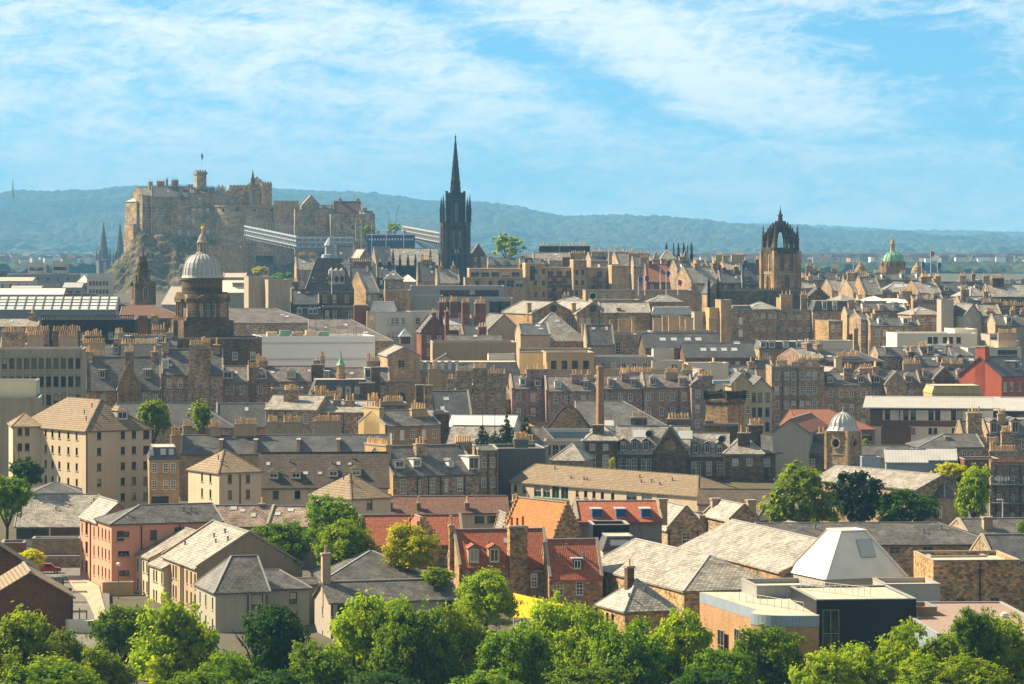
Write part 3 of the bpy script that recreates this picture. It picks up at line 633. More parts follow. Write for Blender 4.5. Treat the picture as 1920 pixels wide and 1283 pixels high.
# ------------------------------------------------------------------ trees
def m_leaf(name, c, c2, tr=.48):
    m, nt = newmat(name); oc = nt.n('ShaderNodeTexCoord').outputs['Object']; oi = nt.n('ShaderNodeObjectInfo')
    at = nt.n('ShaderNodeAttribute', attribute_name='tone')
    col = nt.mix(at.outputs['Fac'], c, c2); f = nt.math('MULTIPLY_ADD', oi.outputs['Random'], .4, .8)
    n = nt.math('MULTIPLY_ADD', nt.noise(oc, .5, 2), .7, .65); f = nt.math('MULTIPLY', f, n)
    col = nt.mix(1, col, nt.comb(f, f, f), 'MULTIPLY')
    o = nt.n('ShaderNodeOutputMaterial'); d = nt.n('ShaderNodeBsdfPrincipled'); t = nt.n('ShaderNodeBsdfTranslucent'); mx = nt.n('ShaderNodeMixShader')
    nt.put(d.inputs['Base Color'], col); d.inputs['Roughness'].default_value = .55; d.inputs['Specular IOR Level'].default_value = .1
    nt.put(t.inputs[0], nt.mix(1, col, (1.35, 1.3, .4), 'MULTIPLY')); mx.inputs[0].default_value = tr
    nt.t.links.new(d.outputs[0], mx.inputs[1]); nt.t.links.new(t.outputs[0], mx.inputs[2]); nt.t.links.new(mx.outputs[0], o.inputs[0])
m_leaf('leaf_bright', (.145, .265, .004), (.38, .47, .008)); m_leaf('leaf_mid', (.065, .155, .005), (.21, .325, .008)); m_leaf('leaf_dark', (.022, .065, .008), (.065, .14, .01))
m_leaf('leaf_yellow', (.40, .45, .004), (.66, .62, .008)); m_leaf('leaf_con', (.014, .034, .014), (.035, .062, .02), .15); m_leaf('leaf_willow', (.12, .19, .012), (.27, .33, .02))
def crown_mesh(key, seed, n, shape, size, nl, mat):
    """leaf sprays spread through lobes: each lobe is a twig cluster, dense at its skin, thin inside; unit crown radius 1"""
    rg = np.random.default_rng(seed); lobes = []
    for i in range(nl):
        if shape == 'round':
            th = rg.uniform(0, 6.283); ph = rg.uniform(-.75, 1.35); rr = rg.uniform(.5, .74)
            lobes.append((rr * math.cos(th) * math.cos(ph), rr * math.sin(th) * math.cos(ph), rr * .95 * math.sin(ph), rg.uniform(.2, .42)))
        elif shape == 'tall':
            z = rg.uniform(-.9, 1.05); q = .58 * math.sqrt(max(.06, 1 - (z * .8) ** 2)); th = rg.uniform(0, 6.283); lobes.append((q * math.cos(th), q * math.sin(th), z, rg.uniform(.2, .36)))
        else:   # conifer: tiers narrowing to a tip
            z = (i + .5) / nl * 2.1 - 1; q = .62 * (1.12 - z) / 2.1; th = i * 2.4; lobes.append((q * math.cos(th), q * math.sin(th), z, .1 + .34 * (1.15 - z) / 2.1))
    if shape == 'round': lobes += [(0, 0, .15, .55), (0, 0, -.25, .5)]
    L = np.array(lobes); 
    # twigs first, on the skins of the lobes and some inside; then leaves bunched round each twig
    nt_ = max(60, n // 34); tp = rg.choice(len(L), nt_, p=(L[:, 3] ** 2) / (L[:, 3] ** 2).sum()); td = rg.normal(size=(nt_, 3)); td /= np.linalg.norm(td, axis=1)[:, None]
    low = (td[:, 2] < -.3) & (rg.random(nt_) < .6); td[low, 2] *= -1
    tw = L[tp, :3] + td * (L[tp, 3] * rg.uniform(.55, 1.18, nt_))[:, None]; bunch = rg.integers(0, nt_, n); d = td[bunch]
    P = tw[bunch] + rg.normal(size=(n, 3)) * np.array([.05, .05, .046]) * rg.uniform(.6, 1.4, n)[:, None]
    nrm = d + rg.normal(size=(n, 3)) * .55 + np.array([0, 0, .35]); nrm /= np.linalg.norm(nrm, axis=1)[:, None]
    t = np.cross(nrm, rg.normal(size=(n, 3))); t /= np.linalg.norm(t, axis=1)[:, None]; b_ = np.cross(nrm, t); s = size * rg.uniform(.55, 1.25, n)[:, None]
    V = np.empty((n, 4, 3)); V[:, 0] = P - t * s; V[:, 1] = P - b_ * s * .6 + nrm * s * .12; V[:, 2] = P + t * s; V[:, 3] = P + b_ * s * .6 + nrm * s * .12
    me = bpy.data.meshes.new('crown'); me.vertices.add(n * 4); me.vertices.foreach_set('co', V.ravel()); me.loops.add(n * 4); me.loops.foreach_set('vertex_index', np.arange(n * 4, dtype=np.int32))
    me.polygons.add(n); me.polygons.foreach_set('loop_start', np.arange(0, n * 4, 4, dtype=np.int32)); me.update(calc_edges=True)
    at = me.attributes.new('tone', 'FLOAT', 'FACE'); at.data.foreach_set('value', np.clip(rg.normal(.5, .2, n) + rg.normal(0, .22, nt_)[bunch], 0, 1).astype(np.float32)); me.materials.append(MATS[mat]); return me
def trunk_mesh(seed, con=False):
    rg = random.Random(seed); m = MB().mat('bark')
    def limb(p, q, r0, r1, n=6):
        p, q = Vector(p), Vector(q); d = (q - p).normalized(); a = d.cross(Vector((.3, 1, .1))).normalized(); c = d.cross(a)
        A = [p + (a * math.cos(6.283 * i / n) + c * math.sin(6.283 * i / n)) * r0 for i in range(n)]; Bq = [q + (a * math.cos(6.283 * i / n) + c * math.sin(6.283 * i / n)) * r1 for i in range(n)]
        for i in range(n): m.poly(A[i], A[(i + 1) % n], Bq[(i + 1) % n], Bq[i])
    if con: limb((0, 0, -1.5), (0, 0, .9), .07, .015); return m.mesh('trunk', True, False)
    fork = (rg.uniform(-.05, .05), rg.uniform(-.05, .05), -.55); limb((0, 0, -1.6), fork, .075, .055)
    for i in range(6):
        th = i * 1.05 + rg.uniform(-.3, .3); e = (math.cos(th) * .5, math.sin(th) * .5, rg.uniform(-.1, .6)); limb(fork, e, .04, .016)
        for j in range(2): limb(e, (e[0] * 1.35 + rg.uniform(-.2, .2), e[1] * 1.35 + rg.uniform(-.2, .2), e[2] + rg.uniform(.05, .3)), .015, .005)
    return m.mesh('trunk', True, False)
TRUNK = [trunk_mesh(i) for i in range(3)] + [trunk_mesh(9, True)]
_cr = {}
def tree(label, px, py, D, rpx, kind='bright', shape='round', h=1.0, group=None, var=0, name='tree', cat='tree', lod=0):
    """px, py the middle of the crown, rpx half its width"""
    r = rpx * D / F; con = shape == 'con'; k = (kind, shape, var, lod)
    if k not in _cr:
        n = {0: 24000, 1: 7000, 2: 2600}[lod]; sz = {0: .042, 1: .066, 2: .09}[lod]
        _cr[k] = crown_mesh(k, 17 + var * 31 + len(kind) * 7 + lod, n if not con else int(n * .8), shape, sz if not con else sz * .8, 30 if not con else 26, 'leaf_' + kind)
    x, z = X(px, D), Z(py, D); g = gz(x, D)
    root = thing(name, label, cat, (x, D, g), 0, group)
    c = link('crown', _cr[k], root, (0, 0, z - g), rnd.uniform(0, 6.28)); c.scale = (r, r, r * h)
    t = link('trunk', TRUNK[3 if con else var % 3], root, (0, 0, z - g), rnd.uniform(0, 6.28)); t.scale = (r, r, max(r * h, (z - g + .3) / 1.6)); return root
# ------------------------------------------------------------------ landmarks
def mk(px, D, label, cat, a=0, name=None, zg=None, group=None):
    g = gz(X(px, D), D) if zg is None else zg
    return thing(name or cat.replace(' ', '_'), label, cat, (X(px, D), D, g), R(a), group), (lambda py: Z(py, D) - g), D / F
def arch_win(w_, h_, mat='glassd', frame='coping', mull=2):
    """pointed window in its stone frame, facing -Y, foot at the origin"""
    k = ('aw', round(w_, 2), round(h_, 2), mat, frame)
    if k in _mc: return _mc[k]
    m = MB().mat(mat); n = 5; hs = h_ - w_ * .8; L = []; 
    for i in range(n + 1): t = i / n; L.append((-w_ / 2 + w_ / 2 * (1 - math.cos(t * 1.5708)), hs + w_ * .8 * math.sin(t * 1.5708)))
    out_ = [(-w_ / 2, 0)] + L + [(-x, z) for x, z in L[::-1][1:]] + [(w_ / 2, 0)]
    m.poly(*[(x, -.02, z) for x, z in out_][::-1]); m.mat(frame)
    for p, q in zip(out_, out_[1:]): m.beam((p[0], -.1, p[1]), (q[0], -.1, q[1]), .3, .3, (0, 1, 0))
    for i in range(1, mull): x = -w_ / 2 + w_ * i / mull; m.box(x - .08, x + .08, -.15, -.03, 0, hs + w_ * .4)
    _mc[k] = m.mesh('window'); return _mc[k]
def setwin(root, me, x, y, z, rot): o = link('window', me, root); o.matrix_basis = Matrix.Translation((x, y, z)) @ Matrix.Rotation(rot, 4, 'Z'); return o
def pinnacle(m, x, y, z0, z1, r, n=4, crock=True):
    zm = z0 + (z1 - z0) * .45; m.lathe([(r, z0), (r, zm), (r * 1.35, zm), (r * 1.35, zm + r * .5), (r * .9, zm + r * .5), (.05, z1)], n, x, y, .785)
    if crock:
        for i in range(1, 4):
            t = i / 4.2; zz = zm + (z1 - zm) * t; rr = r * (1.05 - t); m.box(x - rr - .12, x + rr + .12, y - .08, y + .08, zz, zz + .25); m.box(x - .08, x + .08, y - rr - .12, y + rr + .12, zz, zz + .25)
# --- black gothic spire
root, zz, k = mk(854, 1450, 'soot black gothic church tower with the tall needle spire against the sky', 'church tower', 6)
H = 55 * k / 2
m = MB().mat('black'); z1, z2, z3 = zz(421), zz(365), zz(254)
m.box(-H * .93, H * .93, -H * .93, H * .93, 0, z1); m.build('wall', root)
m = MB().mat('darkstone')
for sx in (-1, 1):
    for sy in (-1, 1):
        m.box(sx * H * .8 - .9, sx * H * .8 + .9, sy * H * .8 - .9, sy * H * .8 + .9, 0, z1 + 1); m.box(sx * H * .92 - .9, sx * H * .92 + .9, sy * H * .92 - .9, sy * H * .92 + .9, 0, zz(475))
        m.box(sx * H - .8, sx * H + .8, sy * H - .8, sy * H + .8, 0, zz(505))
for i in (-.42, 0, .42):
    for s in (-1, 1): m.box(i * H - .22, i * H + .22, s * H * .93 - .35, s * H * .93 + .35, 0, z1 - 1); m.box(s * H * .93 - .35, s * H * .93 + .35, i * H - .22, i * H + .22, 0, z1 - 1)
for py in (421, 476, 447): m.box(-H * .97, H * .97, -H * .97, H * .97, zz(py) - .5, zz(py) + .3)
m.build('buttress', root)
m = MB().mat('black'); b_ = 33 * k / 2; m.lathe([(b_ * 1.06, z1), (b_ * 1.06, z2), (b_ * 1.15, z2), (b_ * 1.15, z2 + .8)], 8, rot=.39)
for i in range(8):
    th = .39 + i * .785; m.box(b_ * 1.08 * math.cos(th) - .4, b_ * 1.08 * math.cos(th) + .4, b_ * 1.08 * math.sin(th) - .4, b_ * 1.08 * math.sin(th) + .4, z1, z2 + 1.5)
m.build('belfry', root)
m = MB().mat('black'); m.lathe([(22 * k / 2, z2 + .3), (15.5 * k / 2, zz(330)), (7.5 * k / 2, zz(288)), (.12, z3)], 8, rot=.39)
for i in range(8):
    th = .39 + i * .785
    for j in range(9): t = j / 9.5; rr = 22 * k / 2 * (1 - t) ** 1.0; m.box(rr * math.cos(th) - .16, rr * math.cos(th) + .16, rr * math.sin(th) - .16, rr * math.sin(th) + .16, z2 + (z3 - z2) * t, z2 + (z3 - z2) * t + .5)
for t, r_ in ((.18, 8.2), (.36, 6.3)): m.lathe([(r_ * k * 1.25, z2 + (z3 - z2) * t), (r_ * k * 1.25, z2 + (z3 - z2) * t + .4)], 8, rot=.39)
m.lathe([(.35, z3 - 1), (.35, z3 - .4)], 6); m.beam((0, 0, z3 - .4), (0, 0, z3 + .9), .14, .14)
m.build('spire', root)
for sx in (-1, 1):
    for sy in (-1, 1):
        m = MB().mat('black'); pinnacle(m, sx * H * .9, sy * H * .9, z1 + .8, zz(364 if sy < 0 else 368), 5.2 * k / 2 * 1.15, 8); m.build('pinnacle', root)
        m = MB().mat('black'); pinnacle(m, sx * b_ * .95, sy * b_ * .95, z2 - 2, zz(361), .5); m.build('pinnacle', root)
for rot, px_, py_ in ((0, 0, -1), (-1.5708, -1, 0), (1.5708, 1, 0)):
    for u in (-.22, .22): setwin(root, arch_win(1.7, 8.5, 'glassd', 'black'), px_ * H * .94 - py_ * u * H, py_ * H * .94 + px_ * u * H, zz(468), rot)
    setwin(root, arch_win(1.9, 9, 'glassd', 'black'), px_ * b_ * 1.02, py_ * b_ * 1.02, zz(418), rot)
    o = setwin(root, arch_win(2.4, 3, 'greyh', 'black', 1), px_ * H * .95, py_ * H * .95, zz(475), rot); o.name = 'clock_face'
# nave of that church with its row of pinnacles
b = B('dark nave with a row of thin black pinnacles left of the black spire', 734, 822, 497, 1462, 6, 22, 466, wall='black', rm='litslate', cat='church nave', skew=False)
for px in (737, 750, 765, 779, 792, 807):
    m = MB().mat('black'); x = b.loc(px, -.6); m.box(x - .8, x + .8, -1.2, .2, 0, b.h - 2); pinnacle(m, x, -.6, b.h - 2, b.h + (7.5 if px in (737, 807) else 5), .8); m.build('pinnacle', b.root)
# --- crown steeple
root, zz, k = mk(1463, 1120, 'sandstone church tower topped by an open stone crown of flying arches', 'church tower', 24, zg=-29)
H = 4.45; m = MB().mat('ash'); zt, zb_ = zz(474), 0
def ashtower(m):
    for O, U, N in (((-H, -H, 0), (1, 0, 0), (0, -1, 0)), ((-H, H, 0), (0, -1, 0), (-1, 0, 0)), ((H, -H, 0), (0, 1, 0), (1, 0, 0)), ((H, H, 0), (-1, 0, 0), (0, 1, 0))): facade(m, O, U, N, 2 * H, zt, [])
    m.poly((-H, -H, zt), (H, -H, zt), (H, H, zt), (-H, H, zt))
ashtower(m)
for sx in (-1, 1):
    for sy in (-1, 1): m.box(sx * H - .7, sx * H + .7, sy * H - .7, sy * H + .7, 0, zt + .6)
m.mat('coping'); m.box(-H - .2, H + .2, -H - .2, H + .2, zz(514), zz(512)); m.build('wall', root)
m = MB().mat('darkstone'); m.box(-H - .3, H + .3, -H - .3, H + .3, zt - .4, zt + .5)
for i in range(9):
    u = -H + 2 * H * (i + .5) / 9
    for s in (-1, 1): m.box(u - .4, u + .4, s * H - .3, s * H + .3, zt + .5, zt + 1.7); m.box(s * H - .3, s * H + .3, u - .4, u + .4, zt + .5, zt + 1.7)
m.build('battlement', root)
for rot, px_, py_ in ((0, 0, -1), (-1.5708, -1, 0), (1.5708, 1, 0)):
    for u in (-1.7, 1.7): setwin(root, arch_win(1.6, 6.2, 'glassd', 'ash'), px_ * (H + .03) - py_ * u, py_ * (H + .03) + px_ * u, zz(508), rot)
    setwin(root, arch_win(2.0, 4.4, 'glassd', 'ash'), px_ * (H + .03), py_ * (H + .03), zz(540), rot)
cz = zz(428)
for i in range(8):
    th = math.pi / 4 * i + math.pi / 4; rr = H * (1.35 if i % 2 == 0 else 1.0); m = MB().mat('darkstone'); P0 = Vector((rr * .93 * math.cos(th), rr * .93 * math.sin(th), zt)); last = None
    n = 8
    for j in range(n + 1):
        t = j / n; a_ = t * 1.5708; p = Vector((P0.x * (1 - math.sin(a_) * .0 - (1 - math.cos(a_)) * .88), P0.y * (1 - (1 - math.cos(a_)) * .88), zt + (cz - zt) * math.sin(a_)))
        if last is not None:
            m.beam(last, p, .75, 1.1)
            if 0 < j < n: pinnacle(m, p.x, p.y, p.z + .3, p.z + 2.6 + (.8 if j < 3 else 0), .34)
        last = p
    m.build('flying_arch', root)
    m = MB().mat('darkstone'); pinnacle(m, P0.x * 1.05, P0.y * 1.05, zt, zt + (9.3 if i % 2 == 0 else 7.2), .62); m.build('pinnacle', root)
m = MB().mat('darkstone'); m.lathe([(r0 * k, zz(y0)) for r0, y0 in ((8, 436), (9.5, 430), (8, 427), (6.5, 419), (7, 418), (4.8, 414), (4, 406), (5.4, 404.5), (2.6, 401), (.4, 391))], 8)
for i in range(8): pinnacle(m, 8.5 * k * math.cos(i * .785), 8.5 * k * math.sin(i * .785), cz, zz(416), .26)
m.beam((0, 0, zz(392)), (0, 0, zz(386)), .12, .12); m.build('lantern', root)
# church roofs round the crown
b = B('long dark church roof with a stepped parapet in front of the crown steeple', 1346, 1500, 544, 1108, 3, 5, 538, wall='soot', rm='whiteflat', roof='flat', cat='church aisle', f=([.05, .16, .28, .4, .52, .66, .8], 1, 1.6, 3.4, 2.6, 5, 'st'))
for i in range(40): 
    m = MB().mat('soot'); u = (i + .5) / 40 * b.wd; m.box(u - .2, u + .2, -.1, .25, b.h, b.h + .8); m.build('merlon', b.root)
b = B('dark gothic gable front with twin pinnacles and a traceried window left of the crown steeple', 1329, 1346, 548, 1104, 6, 14, 533, roof='gy', wall='ash', rm='dslate', cat='church transept')
setwin(b.root, arch_win(1.7, 4.5, 'glassd', 'coping'), b.wd / 2, -.03, b.h - 4.5, 0)
for x in (0, b.wd):
    m = MB().mat('black'); m.box(x - .5, x + .5, -.6, .4, 0, b.h); pinnacle(m, x, -.1, b.h, b.h + 5, .6); m.build('pinnacle', b.root)
B('pale stone church aisle with a toothed parapet right of the crown steeple foot', 1497, 1512, 545, 1112, 3, 14, None, roof='flat', wall='ash', rm='whiteflat', cat='church aisle')
b = B('low black pointed gable with toothed edges beside the crown steeple', 1515, 1556, 560, 1090, 4, 12, 541, roof='gy', wall='soot', rm='dslate', cat='church transept', crow=True)
# --- grey dome on columns
root, zz, k = mk(379, 850, 'lead grey ribbed dome with a gilded statue on a soot stained drum', 'domed tower', 20, zg=-45)
m = MB().mat('soot'); W0 = 53 * k
w2, w1 = 45.5 * k, 49 * k
m.box(-w1, w1, -w1, w1, 0, zz(632)); m.box(-w1 * .98, w1 * .98, -w1 * .98, w1 * .98, zz(632), zz(600)); m.build('wall', root)
m = MB().mat('ash'); q = w2 * .84; m.mat('rub')
m.box(-q, q, -q, q, zz(600), zz(552)); m.mat('soot'); m.box(-w2 * .9, w2 * .9, -w2 * .9, w2 * .9, zz(600), zz(594)); m.box(-w2 * .9, w2 * .9, -w2 * .9, w2 * .9, zz(566), zz(559)); m.build('drum', root)
for s, ax in ((-1, 'y'), (-1, 'x'), (1, 'x')):
    for u in (-.62, .0, .62):   # columned bays with a pediment
        pass
def side(fn):
    for rot in (0, -math.pi / 2, math.pi / 2): fn(Matrix.Rotation(rot, 4, 'Z'))
def bay(Mr):
    m = MB().mat('soot'); zc0, zc1 = zz(594), zz(568)
    for u in (-.33, -.11, .11, .33):
        x = u * q * 1.5; m.lathe([(.34, zc0), (.28, zc1), (.42, zc1 + .25)], 8, x, -q - .75)
    m.box(-q * .62, q * .62, -q - 1.25, -q, zc1 + .25, zc1 + 1.0); zp = zc1 + 1.0
    m.hexa([(-q * .68, -q - 1.35, zp), (q * .68, -q - 1.35, zp), (q * .68, -q + .2, zp), (-q * .68, -q + .2, zp)], [(-.15, -q - 1.35, zp + 1.7), (.15, -q - 1.35, zp + 1.7), (.15, -q + .2, zp + 1.7), (-.15, -q + .2, zp + 1.7)])
    o = m.build('portico', root); o.matrix_basis = Mr
    for u in (-.22, 0, .22):
        o = link('window', window_mesh(1.0, 3.1, 's'), root); o.matrix_basis = Mr @ Matrix.Translation((u * q * 1.5, -q - .2, zc0 + .2))
side(bay)
m = MB().mat('soot'); m.lathe([(39.5 * k, zz(552)), (39.5 * k, zz(548)), (38 * k, zz(547)), (38 * k, zz(527)), (40 * k, zz(525)), (40 * k, zz(521))], 32); m.build('upper_drum', root)
m = MB().mat('lead'); n = 32; prof = [(38.5, 521), (36.8, 516), (36.2, 510), (35, 502), (32, 493), (27, 485), (20, 479), (12, 476)]
m.lathe([(r_ * k, zz(y_)) for r_, y_ in prof], n)
for i in range(24):
    th = i / 24 * 6.283
    for (r0, y0), (r1, y1) in zip(prof[1:], prof[2:]): m.beam((r0 * k * math.cos(th), r0 * k * math.sin(th), zz(y0)), (r1 * k * math.cos(th), r1 * k * math.sin(th), zz(y1)), .16, .2, (math.cos(th), math.sin(th), .2))
m.build('dome', root)
m = MB().mat('greyh'); m.lathe([(11.5 * k, zz(478)), (11.5 * k, zz(474)), (10 * k, zz(473))], 12)
for i in range(8): m.lathe([(1.6 * k, zz(474)), (1.4 * k, zz(455))], 6, 8 * k * math.cos(i * .785), 8 * k * math.sin(i * .785))
m.lathe([(4.5 * k, zz(474)), (4.5 * k, zz(455))], 8); m.lathe([(10.5 * k, zz(456)), (10.5 * k, zz(453)), (8.5 * k, zz(452)), (7 * k, zz(446)), (3.5 * k, zz(440)), (1.6 * k, zz(438))], 12); m.build('lantern', root)
m = MB().mat('gold'); m.lathe([(1.6 * k, zz(438)), (1.9 * k, zz(436)), (1.5 * k, zz(432)), (2.3 * k, zz(428)), (1.2 * k, zz(426)), (1.5 * k, zz(424)), (.6 * k, zz(422))], 8)
m.beam((1.2 * k, 0, zz(430)), (4 * k, 0, zz(424)), .22, .22); m.beam((4 * k, 0, zz(427)), (3.6 * k, 0, zz(418)), .16, .16); m.build('statue', root)
B('long soot stained stone range under the grey dome', 322, 491, 634, 838, 8, 20, None, roof='flat', wall='soot', rm='dflat', cat='college building', f=([.3, .5, .7, .9], 2, 1.3, 2.0, 3.5, 4.5, 's'), zb=-47, ch=[(330, 10, 600, 3)])
# --- green dome
root, zz, k = mk(1673.5, 1350, 'green copper dome with a gilt topped lantern and dark stone drum', 'domed building', 10)
m = MB().mat('ash'); m.lathe([(24 * k, 0), (24 * k, zz(497)), (22.5 * k, zz(497)), (22 * k, zz(490))], 16); m.box(-70 * k, 70 * k, 2, 18, 0, zz(522)); m.build('wall', root)
m = MB().mat('copper'); prof = [(21, 496), (20, 490), (18, 484), (14.5, 478), (9, 474), (6, 473)]; m.lathe([(r_ * k, zz(y_)) for r_, y_ in prof], 24)
for i in range(12):
    th = i / 12 * 6.283
    for (r0, y0), (r1, y1) in zip(prof, prof[1:]): m.beam((r0 * k * math.cos(th), r0 * k * math.sin(th), zz(y0)), (r1 * k * math.cos(th), r1 * k * math.sin(th), zz(y1)), .35, .35, (math.cos(th), math.sin(th), .2))
m.build('dome', root)
for i in range(8): th = i * .785 + .3; m = MB().mat('soot'); m.lathe([(3 * k, zz(500)), (3 * k, zz(494)), (1.5 * k, zz(491)), (.3 * k, zz(489))], 6, 22 * k * math.cos(th), 22 * k * math.sin(th)); m.build('dormer', root)
m = MB().mat('buff'); m.lathe([(6 * k, zz(473)), (4.6 * k, zz(471)), (4.2 * k, zz(458)), (5.5 * k, zz(457)), (4 * k, zz(455)), (2.5 * k, zz(451)), (.8 * k, zz(449))], 10); m.build('lantern', root)
m = MB().mat('gold'); m.lathe([(.9 * k, zz(449)), (1.6 * k, zz(445)), (.8 * k, zz(441)), (.2 * k, zz(438))], 6); m.build('finial', root)
for px, lab in ((1613.5, 'small brown dome with a spike left of the green copper dome'), (1720, 'small brown dome with a spike right of the green copper dome')):
    root, zz, k = mk(px, 1335, lab, 'dome', 0)
    m = MB().mat('rub'); m.lathe([(12.5 * k, 0), (12.5 * k, zz(515)), (12 * k, zz(514))], 12); m.build('wall', root)
    m = MB().mat('ash'); m.lathe([(12.3 * k, zz(514)), (11 * k, zz(507)), (8 * k, zz(501)), (3.5 * k, zz(496)), (1 * k, zz(491)), (.2 * k, zz(483))], 14); m.build('roof', root)
# --- dark tapering steeple behind the glass roof
root, zz, k = mk(268, 1010, 'dark ornate tapering church steeple in front of the castle crag', 'steeple', 20)
m = MB().mat('soot'); m.box(-20 * k, 20 * k, -20 * k, 20 * k, 0, zz(540)); m.box(-15 * k, 15 * k, -15 * k, 15 * k, zz(540), zz(528)); m.build('wall', root)
m = MB().mat('soot')
for a_, y0, y1 in ((10, 540, 512), (7.5, 512, 498), (5, 498, 486)):
    m.box(-a_ * k * .8, a_ * k * .8, -a_ * k * .8, a_ * k * .8, zz(y0), zz(y1)); m.box(-a_ * k * 1.1, a_ * k * 1.1, -a_ * k * 1.1, a_ * k * 1.1, zz(y1) - .5, zz(y1))
    for sx in (-1, 1):
        for sy in (-1, 1): pinnacle(m, sx * a_ * k, sy * a_ * k, zz(y0), zz(y1) + 1.2, .32)
m.lathe([(4 * k, zz(486)), (2 * k, zz(480)), (1.5 * k, zz(474)), (.1, zz(463))], 8); m.build('spire', root)
for sx in (-1, 1):
    for sy in (-1, 1): m = MB().mat('soot'); pinnacle(m, sx * 17.5 * k, sy * 17.5 * k, zz(545), zz(527), .5); m.build('pinnacle', root)
setwin(root, arch_win(1.4, 3.5), 0, -20.2 * k, zz(560), 0); setwin(root, arch_win(1.4, 3.5), -20.2 * k, 0, zz(560), -1.57)
# --- twin far spires
for px, ap, bx, lab in ((194, 416, 480, 'nearer of the twin blue grey cathedral spires left of the castle crag'), (225, 416, 483, 'cathedral spire half hidden behind the castle crag, twin of the one left of it')):
    root, zz, k = mk(px, 2700, lab, 'church spire', 20); m = MB().mat('dgrey'); h_ = 11 * k
    m.box(-h_, h_, -h_, h_, 0, zz(bx + 8)); m.build('wall', root)
    m = MB().mat('dgrey'); m.lathe([(10.5 * k, zz(bx + 6)), (.1, zz(ap))], 8, rot=.39); m.build('spire', root)
    for sx in (-1, 1):
        for sy in (-1, 1): m = MB().mat('dgrey'); m.lathe([(2.2 * k, zz(bx + 10)), (2.2 * k, zz(bx - 1)), (.1, zz(bx - 9 - 4))], 6, sx * h_ * .95, sy * h_ * .95); m.build('pinnacle', root)
    setwin(root, arch_win(2.2, 8), 0, -h_ - .1, zz(bx + 30), 0)
# --- cluster of black pinnacles on the skyline
for px, ty, lab in ((1249.5, 454, 'leftmost black pinnacle of the skyline group left of the crown steeple'), (1263, 455, 'thin black pinnacle beside the leftmost one of the skyline group'), (1272, 454, 'stout black pinnacle in the middle of the skyline group'), (1282, 455, 'black pinnacle right of the stout middle one in the skyline group'), (1289, 458, 'short black pinnacle between its taller neighbours in the skyline group'), (1296.5, 454, 'rightmost black pinnacle of the skyline group left of the crown steeple')):
    root, zz, k = mk(px, 1330, lab, 'pinnacle', 20, group='black pinnacles on the skyline'); m = MB().mat('black'); r_ = (2.6 if px not in (1263, 1289) else 1.5) * k
    m.box(-r_, r_, -r_, r_, 0, zz(478)); m.build('shaft', root); m = MB().mat('black'); pinnacle(m, 0, 0, zz(478), zz(ty), r_ * .95); m.build('spire', root)
# ------------------------------------------------------------------ the castle
root, _, k = mk(380, 1880, 'brown stone castle with towers and batteries on top of the crag', 'castle', 0, zg=-6)
CR = Bd(); CR.root = root; CR.M = Matrix.Translation((X(380, 1880), 1880, -6))
def C(px0, px1, ev, D, a, dep, rg=None, roof='flat', f=None, **kw):
    kw.setdefault('wall', 'castlestone'); return B('', px0, px1, ev, D, a, dep, rg, roof=roof, f=f, wing=CR, zb=-22, rm=kw.pop('rm', 'slate'), flash=kw.pop('flash', 'coping'), **kw)
def merlons(b, n, h_=1.0):
    m = MB().mat('castlestone')
    for i in range(n): u = (i + .25) / n * b.wd; m.box(u, u + b.wd / n * .5, -.05, .5, b.h, b.h + h_); m.box(u, u + b.wd / n * .5, b.dep - .5, b.dep, b.h, b.h + h_)
    b.add('battlement', m)
wn = lambda n, rows, top=3, sh=6, w_=1.6, h_=2.6: (n, rows, w_, h_, top, sh, 's')
C(284, 362, 369, 1868, 7, 16, 350, 'gx', f=([.22, .68, .9], 4, 1.7, 3, 2.2, 8.2, 's'), dm=[(334, 1.8, 2, .1, 'g', 'castlestone'), (354, 1.8, 2, .1, 'g', 'castlestone')], ch=[(313, 4.5, 337, 3), (328, 13, 338, 6)])
C(267, 287, 366, 1874, 30, 15, 351, 'gx', f=([.35, .75], 3, 1.3, 2.2, 4, 9, 's'), rm='litslate', ch=[(282, 7, 341, 2), (301, 14, 340, 5)])
C(256, 270, 378, 1878, 38, 12, 371, 'py', f=([.5], 3, 1.2, 2.2, 5, 9, 's'), rm='litslate')
b = C(250, 262, 420, 1876, 38, 10); 
b = C(369, 387, 322, 1874, 20, 5.2, f=([.5], 3, 1, 2, 3.4, 5, 'd')); merlons(b, 4); CR.tow = b
m = MB().mat('castlestone'); m.box(-.5, b.wd + .5, -.5, b.dep + .5, b.h - 1.6, b.h - .2); b.add('corbel_band', m)
C(357, 404, 362, 1870, 7, 14, 352, 'gx', f=([.12, .38, .7], 4, 1.7, 2.8, 2.5, 6, 's'), ch=[(357, 9, 346, 0), (376, 5, 350, 0)])
b = C(400, 442, 361, 1872, 7, 14, f=([.2, .5, .8], 3, 1.7, 2.8, 3, 6, 's')); merlons(b, 7)
for px in (410, 417, 430): 
    m = MB().mat('lead' if px != 417 else 'castlestone'); x = b.loc(px, 3); m.lathe([(1.6, b.h - .5), (1.6, b.h + 1), (1.2, b.h + 2.4), (.1, b.h + 4.5)], 8, x, 3); b.add('turret', m)
b = C(432, 472, 350, 1876, 7, 14, f=([.3, .7], 2, 1.2, 2.4, 4, 7, 'd')); merlons(b, 7)
C(466, 500, 347, 1874, 7, 14, 331, 'hx', f=([.3, .7], 2, 1.4, 6, 4, 9, 'st'), rm='dslate')
b = C(490, 510, 344, 1872, 12, 9); merlons(b, 4)
m = MB().mat('soot'); x = b.loc(474, 2); m.lathe([(1.4, b.h - 1), (1.2, b.h + 2.5), (.9, b.h + 3), (.05, b.h + 7.5)], 8, x, 2); b.add('turret', m)
